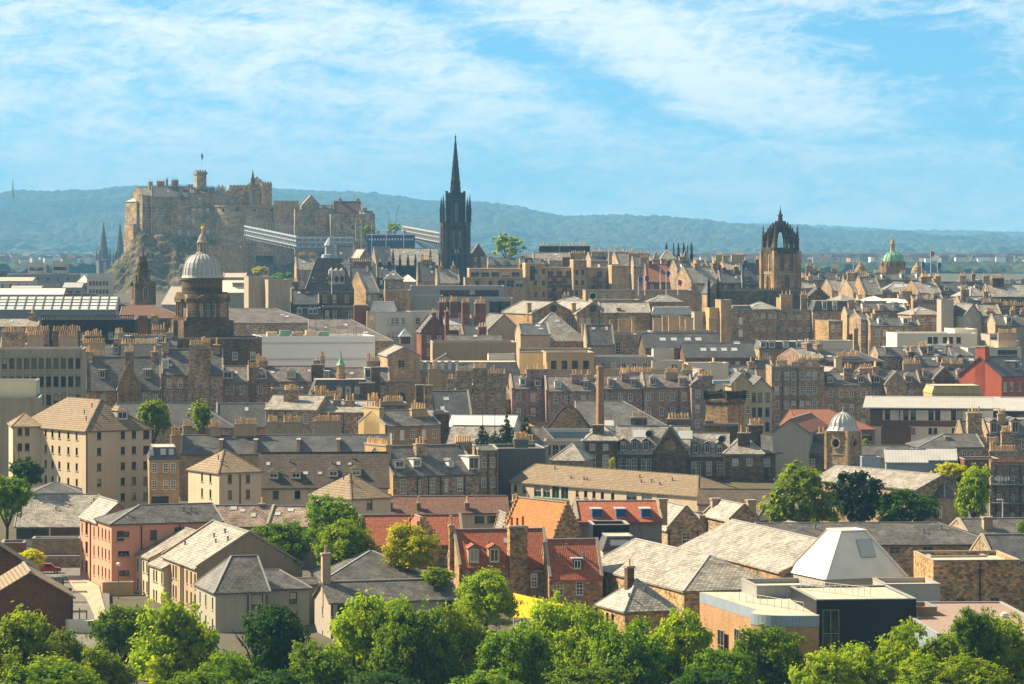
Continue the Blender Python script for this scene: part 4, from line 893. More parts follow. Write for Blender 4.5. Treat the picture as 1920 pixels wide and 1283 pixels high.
# round battery and curtain walls
m = MB().mat('castlestone'); x0, x1 = X(390, 1850) - X(380, 1880), X(560, 1850) - X(380, 1880); cx, hw = (x0 + x1) / 2, (x1 - x0) / 2; n = 24
arc = [(cx - hw * math.cos(math.pi * i / n), -4 - 17 * math.sin(math.pi * i / n) ** .8) for i in range(n + 1)]
ztop, zbot = Z(386, 1855) + 6, Z(480, 1840) + 6
for (xa, ya), (xb, yb) in zip(arc, arc[1:]): m.poly((xa, ya - 1.6, zbot), (xb, yb - 1.6, zbot), (xb, yb, ztop), (xa, ya, ztop))
m.poly(*[(x_, y_, ztop - .6) for x_, y_ in arc]); 
for (xa, ya), (xb, yb) in zip(arc, arc[1:]):
    m.beam((xa, ya, ztop), (xb, yb, ztop), .8, .9); m.beam((xa, ya - .2, ztop - 7), (xb, yb - .2, ztop - 7), .5, .4)
for i in range(3, n - 2, 3): m.mat('black'); m.box(arc[i][0] - .6, arc[i][0] + .6, arc[i][1] - .35, arc[i][1] + .5, ztop - 3, ztop - 1.6)
m.build('round_battery', root)
C(553, 628, 393, 1842, 7, 9, f=([.4], 1, 2, 2, 12, 5, 'd')); C(620, 703, 402, 1834, 7, 12, f=([.25, .5], 1, 1.4, 2, 6, 5, 'd'))
C(513, 560, 377, 1858, 3, 6, wall='rub'); C(565, 602, 387, 1850, 10, 10, 367, 'gy', wall='rub', rm='tan'); C(600, 630, 391, 1846, 6, 8, 385, 'gx', wall='rub', rm='slate')
C(626, 678, 398, 1844, 8, 10, 378, 'gx', wall='rub', rm='mpant', ch=[(638, 6, 373, 3), (671, 6, 373, 3)]); C(676, 703, 404, 1838, 8, 9, 396, 'gx', wall='rub', rm='dslate', ch=[(684, 8, 390, 4)])
C(390, 432, 461, 1838, 4, 10, wall='castlestone'); C(411, 455, 464, 1822, -14, 12, wall='sandrub'); C(452, 480, 462, 1826, 8, 10, wall='rub')
root, zz, k = mk(377, 1876, 'tall flagpole with a drooping flag on the castle clock tower', 'flagpole', 0, zg=Z(322, 1874) - .5)
m = MB().mat('trim'); m.lathe([(.16, 0), (.09, zz(283))], 6); m.build('pole', root)
m = MB().mat('flagb'); pts = [(0, 288), (.5, 289), (.9, 292), (.8, 297), (.35, 300), (.2, 301)]; m.hexa([(.1 + p[0] * 1.2, -.1, zz(p[1])) for p in pts], [(.1 + p[0] * 1.2, .1, zz(p[1])) for p in pts]); m.build('flag', root)
# festival grandstand: raked seating on lattice towers, with a fence of poles above
def stand(label, pts, dep, drop, poles, legs=True):
    """pts = (px, py, D) along the top front edge"""
    P = [Vector((X(a, d), d, Z(b_, d))) for a, b_, d in pts]; o0 = P[0].copy(); o0.z = gz(o0.x, o0.y)
    root = thing('grandstand', label, 'grandstand', o0); P = [p - o0 for p in P]
    fr, st, po = MB().mat('steel'), MB().mat('dsteel'), MB().mat('steel')
    for p, q in zip(P, P[1:]):
        n = max(2, int((q - p).length / 3.2)); d = (q - p).normalized(); b_ = Vector((-d.y, d.x, 0)).normalized()
        st.hexa([p + b_ * 1.5 - Vector((0, 0, 1.2)), q + b_ * 1.5 - Vector((0, 0, 1.2)), q + b_ * dep - Vector((0, 0, drop + 1)), p + b_ * dep - Vector((0, 0, drop + 1))], [p + b_ * 1.5, q + b_ * 1.5, q + b_ * dep - Vector((0, 0, drop)), p + b_ * dep - Vector((0, 0, drop))])
        st.hexa([p + b_ * .9 - Vector((0, 0, 6.5)), q + b_ * .9 - Vector((0, 0, 6.5)), q + b_ * 1.3 - Vector((0, 0, 6.5)), p + b_ * 1.3 - Vector((0, 0, 6.5))], [p + b_ * .9 - Vector((0, 0, .9)), q + b_ * .9 - Vector((0, 0, .9)), q + b_ * 1.3 - Vector((0, 0, .9)), p + b_ * 1.3 - Vector((0, 0, .9))])  # dark sheet added behind the lattice for the shade under the seats
        for z_ in (0, -2.2, -4.6): fr.beam(p + Vector((0, 0, z_)), q + Vector((0, 0, z_)), .3, .34 if z_ else .7)
        for i in range(n + 1):
            a = p.lerp(q, i / n); fr.beam(a - Vector((0, 0, 5)), a + Vector((0, 0, .8)), .22, .22)
            if i < n: c = p.lerp(q, (i + 1) / n); fr.beam(a - Vector((0, 0, 4.6)), c - Vector((0, 0, .2)), .16, .16)
            if legs and i % 2: st.beam(a - Vector((0, 0, 5)), a + Vector((5, dep, -6 - 13 * i / n)), .3, .3)
        for i in range(int(n * 1.3) + 1):
            if poles: a = p.lerp(q, i / (n * 1.3)) + b_ * 1.0; po.beam(a, a + Vector((0, 0, poles * rnd.uniform(.8, 1.1))), .13, .13)
    fr.build('lattice', root); st.build('seating', root)
    if poles: po.build('pole_row', root)
    return root
stand('white steel lattice grandstand sloping below the round castle battery', [(458, 424, 1760), (556, 444, 1690)], 14, 7, 5.5)
stand('low white lattice grandstand end joining the sloping stand to the blue stand', [(556, 446, 1690), (662, 446, 1685)], 10, 3, 0)
stand('far white lattice grandstand with a fence of poles beside the black spire', [(752, 424, 1790), (824, 437, 1690)], 10, 6, 6)
root, zz, k = mk(733, 1680, 'dark blue box shaped stand with rows of little windows right of the castle', 'grandstand', 3, name='grandstand')
m = MB().mat('bluestand'); hw = 45 * k; m.box(-hw, hw, 0, 9, 0, zz(441)); m.mat('steel'); m.box(-hw, hw, -.1, 9.1, zz(441), zz(439)); m.build('wall', root)
for i in range(16): m = MB().mat('steel'); u = -hw * .95 + hw * 1.9 * (i + .5) / 16; m.box(u - .35, u + .35, -.08, .02, zz(451), zz(447)); m.build('window', root)
for u in (-.55, -.12, .15, .55): m = MB().mat('dsteel'); m.lathe([(1.0, zz(440)), (1.0, zz(433)), (.3, zz(431))], 8, u * hw, 3); m.build('speaker_stack', root)
for px, h_, lab in ((667, 40, 'leftmost tall thin mast beside the grandstands'), (677, 38, 'second thin mast from the left beside the grandstands'), (697, 36, 'tall thin mast at the left end of the blue stand'), (724, 36, 'tall thin mast over the middle of the blue stand'), (757, 34, 'tall dark mast over the right end of the blue stand')):
    root, zz, k = mk(px, 1676, lab, 'mast', group='thin masts by the castle stands'); m = MB().mat('steel'); m.lathe([(.2, 0), (.1, zz(450 - h_))], 6); m.build('pole', root)
# ------------------------------------------------------------------ nearest buildings
W2 = [.3, .7]
B('brown brick house gable end with a tan tiled roof at the bottom left edge', -25, 137, 1122, 425, 12, 13, 1064, 'gy', 'brick', 'tile', f=[([.705], 2, .95, 1.6, 4.9, 3.4, 'w')], cat='house', dp=[.985])
B('second brown brick house gable behind the nearer one at the left edge', -95, 78, 1078, 455, 12, 13, 1011, 'gy', 'brick', 'dtile', cat='house')
B('small flat roofed brick garage beside the red parked car', 2, 46, 1019, 492, 5, 5, None, 'flat', 'brick', 'lead', cat='garage')
# salmon pink flats
b = B('salmon pink rendered flats with grey slate roofs on the street corner', 209, 415, 983, 478, 20, 9.5, 946, 'hl', 'pink', 'slate', f=[([.08, .38], 1, 1.0, 1.4, 1.0, 3, 'n'), ([.11], 4, 1.6, .75, 1.1, 2.75, 'n'), ([.6], 3, .95, 1.9, .7, 2.75, 'n'), ([.93], 2, 1.9, 1.6, .9, 2.75, 'd')], l=([.15, .4, .62, .85], 4, .8, 1.5, 1.0, 2.75, 'n'), dp=[.27, .62], cat='flats', hip=1.1, vents=3)
B('', 150, 183, 967, 497, -70, 6, 937, 'gx', 'pink', 'litslate', f=[([.12, .8], 4, .8, 1.5, .9, 2.75, 'n'), ([.38], 4, 1.6, 1.8, .7, 2.75, 'n')], wing=b, dp=[.62], skew=False)
B('low cream wall with a dark gateway between the pink and the cream flats', 192, 250, 1094, 474, 14, 1.2, None, 'flat', 'ylw', 'flat', cat='gateway', f=([.62], 1, 2.5, 3.6, .8, 3, 'n'), par=.1)
# stepped row of flats running down to the trees
wn3 = lambda cols: [(cols, 4, .8, 1.55, .75, 2.72, 'n')]
B('cream flats block, uphill end of the stepped row facing the street', 245, 281, 1034, 482, -69, 14, 992, 'gx', 'cream', 'litslate', f=wn3([.1, .37, .68, .85]), cat='flats', group='stepped row of flats', dp=[.97], r=None)
B('narrow recessed cream flats between the cream and brown blocks of the stepped row', 281, 306, 1056, 470, -69, 9, 1028, 'gx', 'cream', 'litslate', f=wn3([.3, .5, .9]), cat='flats', group='stepped row of flats')
B('brown rendered flats with a broad pale slate roof in the stepped row', 305, 369, 1041, 468, -71, 14.5, 988, 'gx', 'tan', 'litslate', f=[([.12, .32, .4, .72, .84], 4, .85, 1.75, .8, 2.72, 'n'), ([.95], 4, .9, 1.9, .9, 2.72, 'n')], cat='flats', group='stepped row of flats', dp=[.56, .62], rw='brownr', vents=6)  # right end wall coloured darker to carry its shade
b = B('grey cream flats with a hipped slate roof, downhill end of the stepped row', 404, 502, 1112, 431, 17, 12, 1043, 'hl', 'greywarm', 'slate', f=[([.8], 4, 1.5, 1.9, .3, 2.75, 'd')], l=wn3([.2, .5, .85]), cat='flats', group='stepped row of flats', dp=[.98, .62], hip=1.15)
B('', 500, 580, 1105, 438, 17, 11, 1068, 'hr', 'greywarm', 'slate', f=[([.62], 4, 1.05, 1.5, .5, 2.75, 'd')], wing=b, hip=1.2)
b = B('grey slate house with a tall buff gable chimney behind the front trees', 620, 859, 1129, 425, 17, 8.5, 1089, 'gx', 'greywarm', 'slate', f=[([.085, .92], 2, 1.1, 1.5, .35, 2.9, 'd')], l=[([.5], 2, .5, 1.1, 1.0, 3, 'n')], cat='house', skew=False, dp=[.01], ch=[(611, 15, 1037, 1, .5, .9, 'tan')], lw='greyh')
B('grey hipped slate roof with a flat ridge behind the tall buff chimney', 606, 812, 1090, 441, 9, 16, 1033, 'hx', 'greyh', 'slate', cat='house', hip=1.25, flash='lead')
B('low dark slate link roof between the grey cream flats and the chimney house', 548, 596, 1096, 445, 8, 5, 1085, 'gx', 'greyh', 'slate', cat='house')
# stone houses under red pantiles
q = dict(wall='sandrub', cat='house', surround='buff')
b = B('rubble stone house with red pantiles, stone dormers and a big stepped chimney tower', 861, 1033, 1062, 455, 10, 10, 993, 'gx', rm='pant', f=[([.14, .36, .86], 2, .95, 1.9, 1.3, 3.6, 's')], l=[([.5], 2, 1, 2, 2, 4, 's')], ch=[(846, 8, 984, 1, .5, .9)], vents=2, wall='sandrub', cat='house', surround='buff', dm=[(887, 1.5, 2.1, .05, 'g', 'buff'), (925, 1.5, 2.1, .05, 'g', 'buff')], sk=[(953, .6, .9, 1)], dp=[.72])
chimney(b.root, b.loc(970, .3), .4, 0, b.hr + .9, 2.4, 2.2, 3, 'sandrub', 'potred')
m = MB().mat('sandrub'); x = b.loc(998, 1); m.hexa([(x - 1.3, -.35, 0), (x + 1.3, -.35, 0), (x + 1.3, .6, 0), (x - 1.3, .6, 0)], [(x - 1.3, -.35, b.h - .6), (x + 1.3, -.35, b.h - .6), (x + 1.3, .6, b.h - .6), (x - 1.3, .6, b.h - .6)]); b.add('stair_tower', m)
link('window', window_mesh(.9, 1.9, 's'), b.root, (x, -.55, b.h - 3)); 
B('lower rubble stone wing with red pantiles and one grey dormer', 1030, 1130, 1084, 452, 8, 8.5, 1012, 'gx', rm='pant', f=[([.2, .57, .93], 1, 1.0, 1.9, .5, 3.2, 's')], dm=[(1082, 1.3, 1.5, .18, 'f', 'dtrim')], vents=3, **q)
B('long red pantiled house behind the yellow leaved tree', 677, 869, 1021, 520, 6, 10, 966, 'gx', 'sandrub', 'pant', cat='house')
B('crow stepped stone gable breaking through the long red pantiled roof', 764, 822, 1012, 512, 12, 7, 969, 'gy', 'sandrub', 'pant', cat='house', crow=True)
B('cream house with a long maroon pantile roof and short dark chimneys', 736, 953, 962, 560, 4, 10, 931, 'gx', 'cream', 'mpant', f=[([.75, .86], 1, 1.6, 1.2, .6, 3, 'd')], ch=[(732, 8, 941, 1, .1, .9, 'soot'), (785, 7, 942, 1, .1, .9, 'soot'), (876, 8, 942, 1, .1, .9, 'soot')], cat='house')
b = B('rubble gable house with a bright orange pantile slope beside the red roof with blue dormers', 1040, 1089, 1003, 488, 34, 13, 938, 'gy', 'sandrub', 'orng', f=[([.55], 2, .8, 1.6, .2, 3.5, 's')], crow=True, cat='house')
B('red pantiled house with three blue dormer windows over a grey rendered wall', 1082, 1241, 976, 498, 4, 11, 940, 'gx', 'grey', 'pant', dm=[(1118, 1.35, 1.3, .08, 'f', 'bluep'), (1163, 1.35, 1.3, .08, 'f', 'bluep'), (1210, 1.35, 1.3, .08, 'f', 'bluep')], ch=[(1243, 15, 935, 0, .3, 1.2, 'ylw')], cat='house', skew=True, oh=.6, dp=[.55])
B('dark flat roofed box building under the blue dormers', 1112, 1180, 985, 478, 4, 7, None, 'flat', 'dmet', 'flat', cat='building', zb=-47)
B('grey slate mansard with a long rooflight between the stone wing and the pale slate hall', 1131, 1196, 1034, 470, 5, 7, 1003, 'mans', 'greyh', 'dslate', sk=[(1159, .35, 2.6, .9), (1184, .5, .7, .7)], cat='building')
B('small dark slate roof with a stone chimney left of the orange pantile slope', 958, 1000, 985, 520, -10, 7, 958, 'gx', 'sandrub', 'dslate', ch=[(965, 12, 940, 2), (990, 7, 944, 2, .5, .9, 'redstone')], cat='house')
B('crow stepped rubble gable at the left of the red roofed stone house', 940, 962, 1006, 500, 10, 7, 962, 'gy', 'sandrub', 'litslate', crow=True, cat='house')
# pale slate halls
b = B('long stone hall with a broad pale slate roof hipped at the near end', 1105, 1283, 1063, 463, -71, 13.5, 1030, 'hr', 'sandrub', 'litslate', f=[([.06, .2, .66], 1, 1.0, 2.0, .9, 3, 's')], r=[([.35], 1, 1.5, 2.2, 2, 3, 's')], cat='hall', sk=[(1262, .35, 1.2, .8)], flash='lead', hip=1.2)
b = B('low stone house with a pale slate roof and dark stubby chimney before the hall', 1172, 1268, 1147, 409, 20, 9, 1086, 'hx', 'sandrub', 'litslate', l=[([.35, .55], 1, .9, 1.4, .7, 3, 'd')], ch=[(1180, 13, 1061, 1, .5, 1.0, 'soot')], cat='house', hip=.95, flash='lead', vents=2)
B('stone hall with a very wide pale slate slope left of the white pyramid roof', 1277, 1462, 1024, 472, -74, 15, 996, 'gx', 'sandrub', 'litslate', f=[([.55, .8], 1, 1.0, 1.3, .5, 3, 'w')], cat='hall', skew=False)
B('second pale slate slope behind the wide hall roof', 1393, 1480, 1003, 486, -70, 14, 986, 'gx', 'rub', 'litslate', cat='hall', skew=False)
B('white panelled cut off pyramid roof with one square rooflight', 1547, 1698, 1087, 425, 20, 11, 993, 'frus', 'greyh', 'whitepan', cat='building', hip=.16, flash='whitepan', zb=-46, sk=[(1620, .42, 2.1, 2.6)])
B('long brown slate roofed range behind the white pyramid', 1425, 1868, 1022, 466, 2.5, 12, 980, 'hr', 'rub', 'slate', f=[([.57, .71], 1, 1.5, 1.0, .3, 3, 'lg')], cat='range', hip=1.2, vents=4, flash='leadtrim', dp=[.51])
b = B('flat roofed stone block with sunlit left wall at the lower right', 1750, 1912, 1052, 422, 4, 13, None, 'flat', 'sandrub', 'flat', f=[([.31, .71], 1, 1.2, 2.1, 4.6, 3, 'lg')], l=[([.5], 1, 1.1, 1.8, 5, 3, 'lg')], cat='building', flash='coping', dp=[.54])
B('white box plant room on top of the flat roofed stone block', 1745, 1850, 1044, 432, 6, 4, None, 'flat', 'white', 'whiteflat', cat='plant room', zb=Z(1062, 432), f=None)
B('grey slate gabled roof at the right edge above the flat roofed stone block', 1862, 1990, 1052, 450, 6, 13, 1003, 'gx', 'rub', 'dslate', cat='house')
B('brown slate roof at the right edge with a tall sand coloured stack', 1815, 1960, 1004, 484, 8, 11, 973, 'gx', 'rub', 'slate', ch=[(1851, 17, 969, 0, .2, 1.2, 'tan')], cat='house')
# modern arts block at the right front
b = B('black ribbed metal box building with a tall window and a pale flat roof', 1531, 1718, 1126, 394, 6, 16, None, 'flat', 'dmet', 'flat', f=[([.145], 1, 2.0, 5.6, 1.1, 4, 'lg'), ([.57, .66, .73], 1, .35, 3.2, 3.8, 3, 'n')], cat='arts building', flash='gmet', par=.12)
m = MB().mat('steel')
for i in range(13):
    u = .4 + i * .85; m.beam((b.wd * .62 - u * .62, 3 + u, b.h), (b.wd * .62 - u * .62, 3 + u, b.h + 1.1), .07, .07)
for z_ in (.55, 1.1): m.beam((b.wd * .62 - .25, 3.4, b.h + z_), (b.wd * .62 - 10.6 * .62 - .25, 13.6, b.h + z_), .06, .06)
b.add('roof_railing', m)
root, zz, k = mk(1422, 392, 'buff brick block with a rounded corner, blue grey roof band and roof railings', 'arts building', 0)
x0 = X(1422, 392); pts = [(X(1312, 420) - x0, 28), (X(1420, 399) - x0, 7)]
cxr, cyr, rr = X(1478, 392) - x0, 5.2, 4.6
for i in range(9): th = math.radians(205 + i * 65 / 8); pts.append((cxr + rr * math.cos(th), cyr + rr * math.sin(th)))
pts += [(X(1534, 393) - x0, .6), (X(1545, 404) - x0, 12), (X(1430, 420) - x0, 28)]
zt = zz(1156); m = MB().mat('brickbuff'); m.prism(pts, 0, zt - 1.25); m.build('wall', root)
m = MB().mat('bluemet'); m.prism([(p[0] * 1.004, p[1] - .08) for p in pts], zt - 1.25, zt); m.build('roof_band', root)
m = MB().mat('flat'); m.poly(*[(p[0] * .985, p[1] * .985 + .2, zt + .02) for p in pts]); m.build('roof', root)
for (xa, ya, xb, yb, z0, z1) in ((1345, 412, 1362, 409, 5.2, 3.0), (1377, 406, 1390, 403, 5.6, 2.2), (1402, 401.2, 1406, 400.4, 5.2, 3.6)):
    A, Bq = Vector((X(xa, ya) - x0, ya - 392, 0)), Vector((X(xb, yb) - x0, yb - 392, 0)); d = (Bq - A).normalized()
    w_ = window_mesh((Bq - A).length * .7, z0 - z1 + 1.6, 'lg'); o = link('window', w_, root); o.matrix_basis = Matrix.Translation((A + Bq) / 2 + Vector((d.y * .26, -d.x * .26, zt - z0 - 2.2))) @ Matrix.Rotation(math.atan2(d.y, d.x), 4, 'Z')
m = MB().mat('steel')
P0, P1 = Vector((X(1385, 410) - x0, 17, zt)), Vector((X(1505, 398) - x0, 5, zt))
for i in range(10): p = P0.lerp(P1, i / 9); m.beam(p, p + Vector((0, 0, 1.1)), .07, .07)
for z_ in (.55, 1.1): m.beam(P0 + Vector((0, 0, z_)), P1 + Vector((0, 0, z_)), .06, .06)
m.build('roof_railing', root)
B('long grey ribbed wall panel box between the black building and the rounded brick block', 1419, 1532, 1100, 412, 8, 9, None, 'flat', 'gmet', 'flat', cat='plant room', zb=Z(1135, 412))
B('grey concrete box right of the black metal building', 1660, 1763, 1097, 416, 5, 8, None, 'flat', 'greyh', 'flat', cat='building')
B('small buff brick annexe with a blue grey roof band right of the black building', 1718, 1757, 1140, 398, 5, 6, None, 'flat', 'brickbuff', 'bluemet', cat='annexe', flash='bluemet')
B('wide low building with a brown flat roof and blue ribbed side wall', 1757, 1990, 1190, 378, 3, 34, None, 'flat', 'bluemet', 'brflat', cat='building', lw='bluemet', par=.08)
root, zz, k = mk(1884, 396, 'white round roof ventilator on the brown flat roof', 'roof ventilator', 0, zg=Z(1190, 378) - .1); m = MB().mat('white'); m.lathe([(.35, 0), (.35, .25), (.55, .25), (.55, .38), (.35, .4), (.35, .55), (.5, .55), (.2, .72)], 14); m.build('cowl', root)
# yellow fabric canopy behind the trees
root, zz, k = mk(1000, 432, 'bright yellow fabric canopy glimpsed through the trees', 'canopy', 0); m = MB().mat('tarp'); x0 = X(1000, 432); nx = 12
rows = []
for j in range(5):
    t = j / 4; rows.append([(X(962 + 96 * i / nx, 432) - x0, t * 7 - 3.5, zz(1117 + 22 * i / nx - 7 * math.sin(math.pi * i / nx) * (1 - t)) - 2.4 * (1 - t) ** 1.5) for i in range(nx + 1)])
for a_, c_ in zip(rows, rows[1:]):
    for i in range(nx): m.poly(a_[i], a_[i + 1], c_[i + 1], c_[i])
m.build('fabric', root)
m = MB().mat('steel'); m.lathe([(.12, 0), (.12, zz(1120))], 6, X(964, 432) - x0, 3.4); m.build('pole', root)
# ------------------------------------------------------------------ middle distance
D5 = lambda c, w_=.85, st='d', n=6: [(c, n, w_, 1.35, .3, 2.76, st)]
B('big cream five storey flats with a tan tiled hipped roof and one dormer', 161, 284, 809, 600, 37, 25, 747, 'hy', 'cream', 'tile', f=[([.2, .56, .73], 5, .85, 1.35, .25, 2.76, 'd'), ([.92], 5, 1.25, 1.5, .25, 2.76, 'd')], l=D5([.1, .17, .42, .52, .62, .75, .87], .8), cat='flats', hip=.95, dm=[(217, 2.2, 1.7, .3, 'h', 'greyh')], vents=5, flash='tile', dp=[.01])
B('small tan tiled hipped bay at the far left corner of the big cream flats', 24, 76, 800, 612, 12, 12, 775, 'hx', 'cream', 'tile', f=D5([.25, .52], .8), cat='flats', flash='tile')
B('grey panelled concrete block at the left edge behind the big cream flats', -90, 74, 748, 650, 6, 20, None, 'flat', 'conc', 'flat', cat='office block')
B('pale green rendered box on the roof at the left edge', -60, 68, 715, 665, 4, 10, None, 'flat', 'ltgreen', 'flat', cat='roof box', zb=Z(750, 655))
B('buff stone house over a dark vehicle arch beside the big cream flats', 280, 336, 862, 590, 8, 11, 836, 'mans', 'buff', 'dslate', f=[([.17, .55, .8], 2, .95, 1.7, .6, 3.0, 's'), ([.36], 1, 3.0, 2.6, 6.4, 3, 'n')], sk=[(283, .3, .8, 1.1), (305, .35, 1, 1.2), (320, .35, .9, 1.2)], cat='house')
B('cream flats with a pyramid tan tiled roof right of the vehicle arch', 411, 490, 887, 570, 30, 12.5, 843, 'py', 'cream', 'tile', f=[([.25, .68], 3, .75, 1.5, .35, 2.65, 'd')], l=[([.45, .72], 3, .75, 1.5, .35, 2.65, 'd')], cat='flats', flash='tile', vents=2, dp=[.49])
B('cream flats with a long dark tiled roof and four little dormers', 488, 728, 914, 580, 4, 15, 849, 'gx', 'cream', 'dtile', f=[([.12, .29, .46, .62], 2, 1.0, 1.4, .6, 2.7, 'd')], dm=[(513, 1.7, 1.2, .22, 'h', 'greyh'), (555, 1.7, 1.2, .22, 'h', 'greyh'), (625, 1.7, 1.2, .27, 'h', 'greyh'), (668, 1.7, 1.2, .3, 'h', 'greyh')], sk=[(503, .62, .7, .9), (573, .35, .9, .8), (600, .35, .7, .7), (635, .62, .7, .9), (656, .62, .6, .6)], cat='flats', skew=False, flash='dtile', vents=4)
B('cream house with a pyramid tan tiled roof in front of the long dark tiled roof', 660, 733, 936, 545, 35, 13, 888, 'py', 'cream', 'tile', f=[([.45], 2, 1.1, 1.5, .3, 2.8, 'd')], l=[([.5], 2, .9, 1.3, .5, 2.8, 'd')], cat='house', flash='tile', vents=2)
B('low school hall with a wide pale slate roof behind the pink flats', 30, 262, 988, 548, 4, 18, 927, 'hr', 'cream', 'litslate', f=[([.135, .41, .68], 1, 5.2, 1.7, .25, 3, 'n')], cat='hall', skew=False, vents=4)
B('small dark slate roof peeping over the wide pale slate hall', 60, 152, 925, 575, 8, 9, 905, 'hx', 'rub', 'slate', cat='house')
B('low sandstone wall range with five slit windows below the pale slate hall', 60, 150, 1011, 530, 3, 4, None, 'flat', 'buff', 'lead', f=[([.2, .32, .45, .58, .7], 1, .9, 2.2, 2.2, 3, 'n')], cat='annexe')
b = B('dark boundary wall with a small shelter by the red car', 75, 150, 1044, 512, 3, .6, None, 'flat', 'rub', 'lead', cat='wall', par=.05)
B('low rusty lichened slate roof with rooflights behind the pink flats', 398, 520, 986, 515, 4, 9, 948, 'gx', 'greyh', 'orslate', sk=[(438, .75, 1, .9), (455, .65, .8, .8), (475, .4, .8, .9)], ch=[(491, 11, 944, 1, .5, .9, 'brick')], cat='house')
B('patched grey slate roof between the rusty lichened roof and the tall green tree', 500, 580, 985, 512, -8, 9, 950, 'gx', 'dgrey', 'orslate', sk=[(520, .5, .9, .8), (542, .7, 1, .9)], cat='house')
# slate house with yellow gable
b = B('rubble house with grey slates, white dormers and a tall yellow gable end', 737, 898, 893, 600, 29, 14, 836, 'gx', 'rub', 'slate', f=[([.12, .45, .78], 2, 1.2, 2.6, .6, 4.0, 's'), ([.3, .62], 1, .8, 2.3, .9, 3, 's')], dm=[(747, 2.0, 1.5, .22, 'f', 'trim'), (780, 1.6, 1.5, .25, 'f', 'trim'), (843, 1.1, 1.3, .2, 'g', 'trim'), (884, 2.2, 2.4, .1, 'f', 'trim')], lw='ylw', ch=[(788, 20, 832, 3, .35, 1.2), (868, 30, 828, 7, .5, .9)], dp=[.28, .41, .55, .83], cat='tenement')
chimney(b.root, .5, 7, 4, b.hr + .6, 1.0, 8.5, 11, 'ylw')
B('tall dark grey rendered tenement wall right of the white dormers', 931, 1022, 842, 618, 6, 14, None, 'flat', 'dgrey', 'dflat', ch=[(977, 26, 822, 6)], cat='tenement', lw='grey')
B('narrow rubble tenement wing between the slate house and the dark grey wall', 896, 934, 845, 612, 10, 10, 836, 'gx', 'rub', 'slate', f=[([.3, .75], 3, .9, 1.8, 1.3, 3.6, 's')], dp=[.5, .9])
b = B('sandstone tenement with blank white window panels and a broad yellow chimney gable', 722, 826, 799, 680, 27, 13, 770, 'gx', 'buff', 'slate', f=[([.12, .5, .9], 3, 1.0, 1.9, .9, 3.6, 's'), ([.31, .7], 3, 1.0, 1.9, .9, 3.6, 'p')], lw='ylw', ch=[(785, 29, 766, 6, .3, 1.0, 'ylw')], dp=[.02])
chimney(b.root, .5, 6.5, 4, b.hr + .9, 1.0, 7.5, 6, 'ylw')
B('left of two rubble terraces under bright pale slates with a dark chimney', 498, 592, 767, 705, -14, 12, 742, 'gx', 'rub', 'litslate', f=[([.1, .45, .8], 2, 1, 2, 1, 3.4, 's')], ch=[(546, 26, 731, 6, .3)], dp=[.2, .4], skew=False)
B('right of two rubble terraces under bright pale slates with twin dark chimneys', 574, 690, 772, 706, -8, 12, 752, 'gx', 'rub', 'litslate', f=[([.2, .55, .85], 2, 1, 2, 1, 3.4, 's')], ch=[(632, 14, 750, 3, .3), (656, 18, 751, 3, .3)], dp=[.25, .6], skew=False)
for px, wp, ty, n, lab in ((511, 18, 787, 4, 'grey rendered chimney stack, leftmost of three over the long dark slate roof'), (549, 36, 788, 9, 'widest grey chimney stack below the left bright slate terrace'), (614, 50, 786, 12, 'broad chimney stack with a long row of pots below the right bright slate terrace')):
    root, zz, k = mk(px, 655, lab, 'chimney stack', 4, group='chimney stacks over the dark slate roofs'); chimney(root, 0, 0, 0, zz(ty) - .3, wp * k, 1.1, n, 'tan')
b = B('long dark slate terrace roof with a row of party wall chimneys', 338, 735, 851, 640, 3, 13, 816, 'gx', 'buff', 'dslate', ch=[(404, 19, 800, 4, .5, .9, 'tan'), (460, 42, 795, 8, .5, .9, 'tan')], cat='terrace', fw='buff')
for px in (415, 480, 560, 635): chimney(b.root, b.loc(px, 3), 3.2, b.h - 1, b.h + 2.6, .6, 5.6, 0, 'tan', cap=False)
for px, wp, ty, n, lab in ((329, 17, 816, 4, 'dark chimney stack at the left end of the long dark slate terrace'), (351, 16, 798, 3, 'narrow chimney stack in front of the two small trees'), (376, 16, 796, 3, 'thin chimney stack just right of the narrow one by the two small trees'), (396, 20, 803, 4, 'stubby chimney stack with four pots right of the two small trees')):
    root, zz, k = mk(px, 652, lab, 'chimney stack', 10, group='chimney stacks over the dark slate roofs'); chimney(root, 0, 0, 0, zz(ty), wp * k, 1.2, n, 'tan')
B('long grey slate roof with a hipped right end behind the two small trees', 215, 440, 803, 700, 4, 15, 756, 'hr', 'rub', 'dslate', cat='hall', hip=1.1, sk=[(355, .7, .6, .6)])
B('dark slate roof between the hipped slate hall and the bright slate terraces', 405, 500, 800, 715, 4, 13, 757, 'gx', 'rub', 'dslate', cat='hall', flash='lead')
# left tenements
T = lambda c, n=3, st='s', h_=1.9, top=1.0: [(c, n, 1.0, h_, top, 3.7, st)]
b = B('tenement with a central stone gable, chimney and two white dormers left of the domed tower', 160, 302, 731, 760, 8, 14, 669, 'gx', 'rub', 'slate', f=T([.24, .42, .6, .79, .93]), dm=[(192, 1.5, 2.0, .32, 'f', 'dslate'), (277, 1.5, 2.0, .32, 'f', 'dslate')], dp=[.99], sk=[(170, .8, .8, 1)])
B('', 221, 264, 727, 757, 8, 6, 678, 'gy', 'ash', 'litslate', wing=b, ch=[(242, 17, 659, 4, .3)])
b = B('tenement with a tall chimneyed gable between two pairs of white windows near the domed tower', 303, 418, 702, 764, 5, 13, 655, 'gx', 'rub', 'slate', f=T([.12, .31, .47, .7, .86], 3, 's', 2.1), dm=[(310, 1.5, 2.1, .2, 'f', 'trim')], dp=[.02, .6], sk=[(320, .3, .8, .9)])
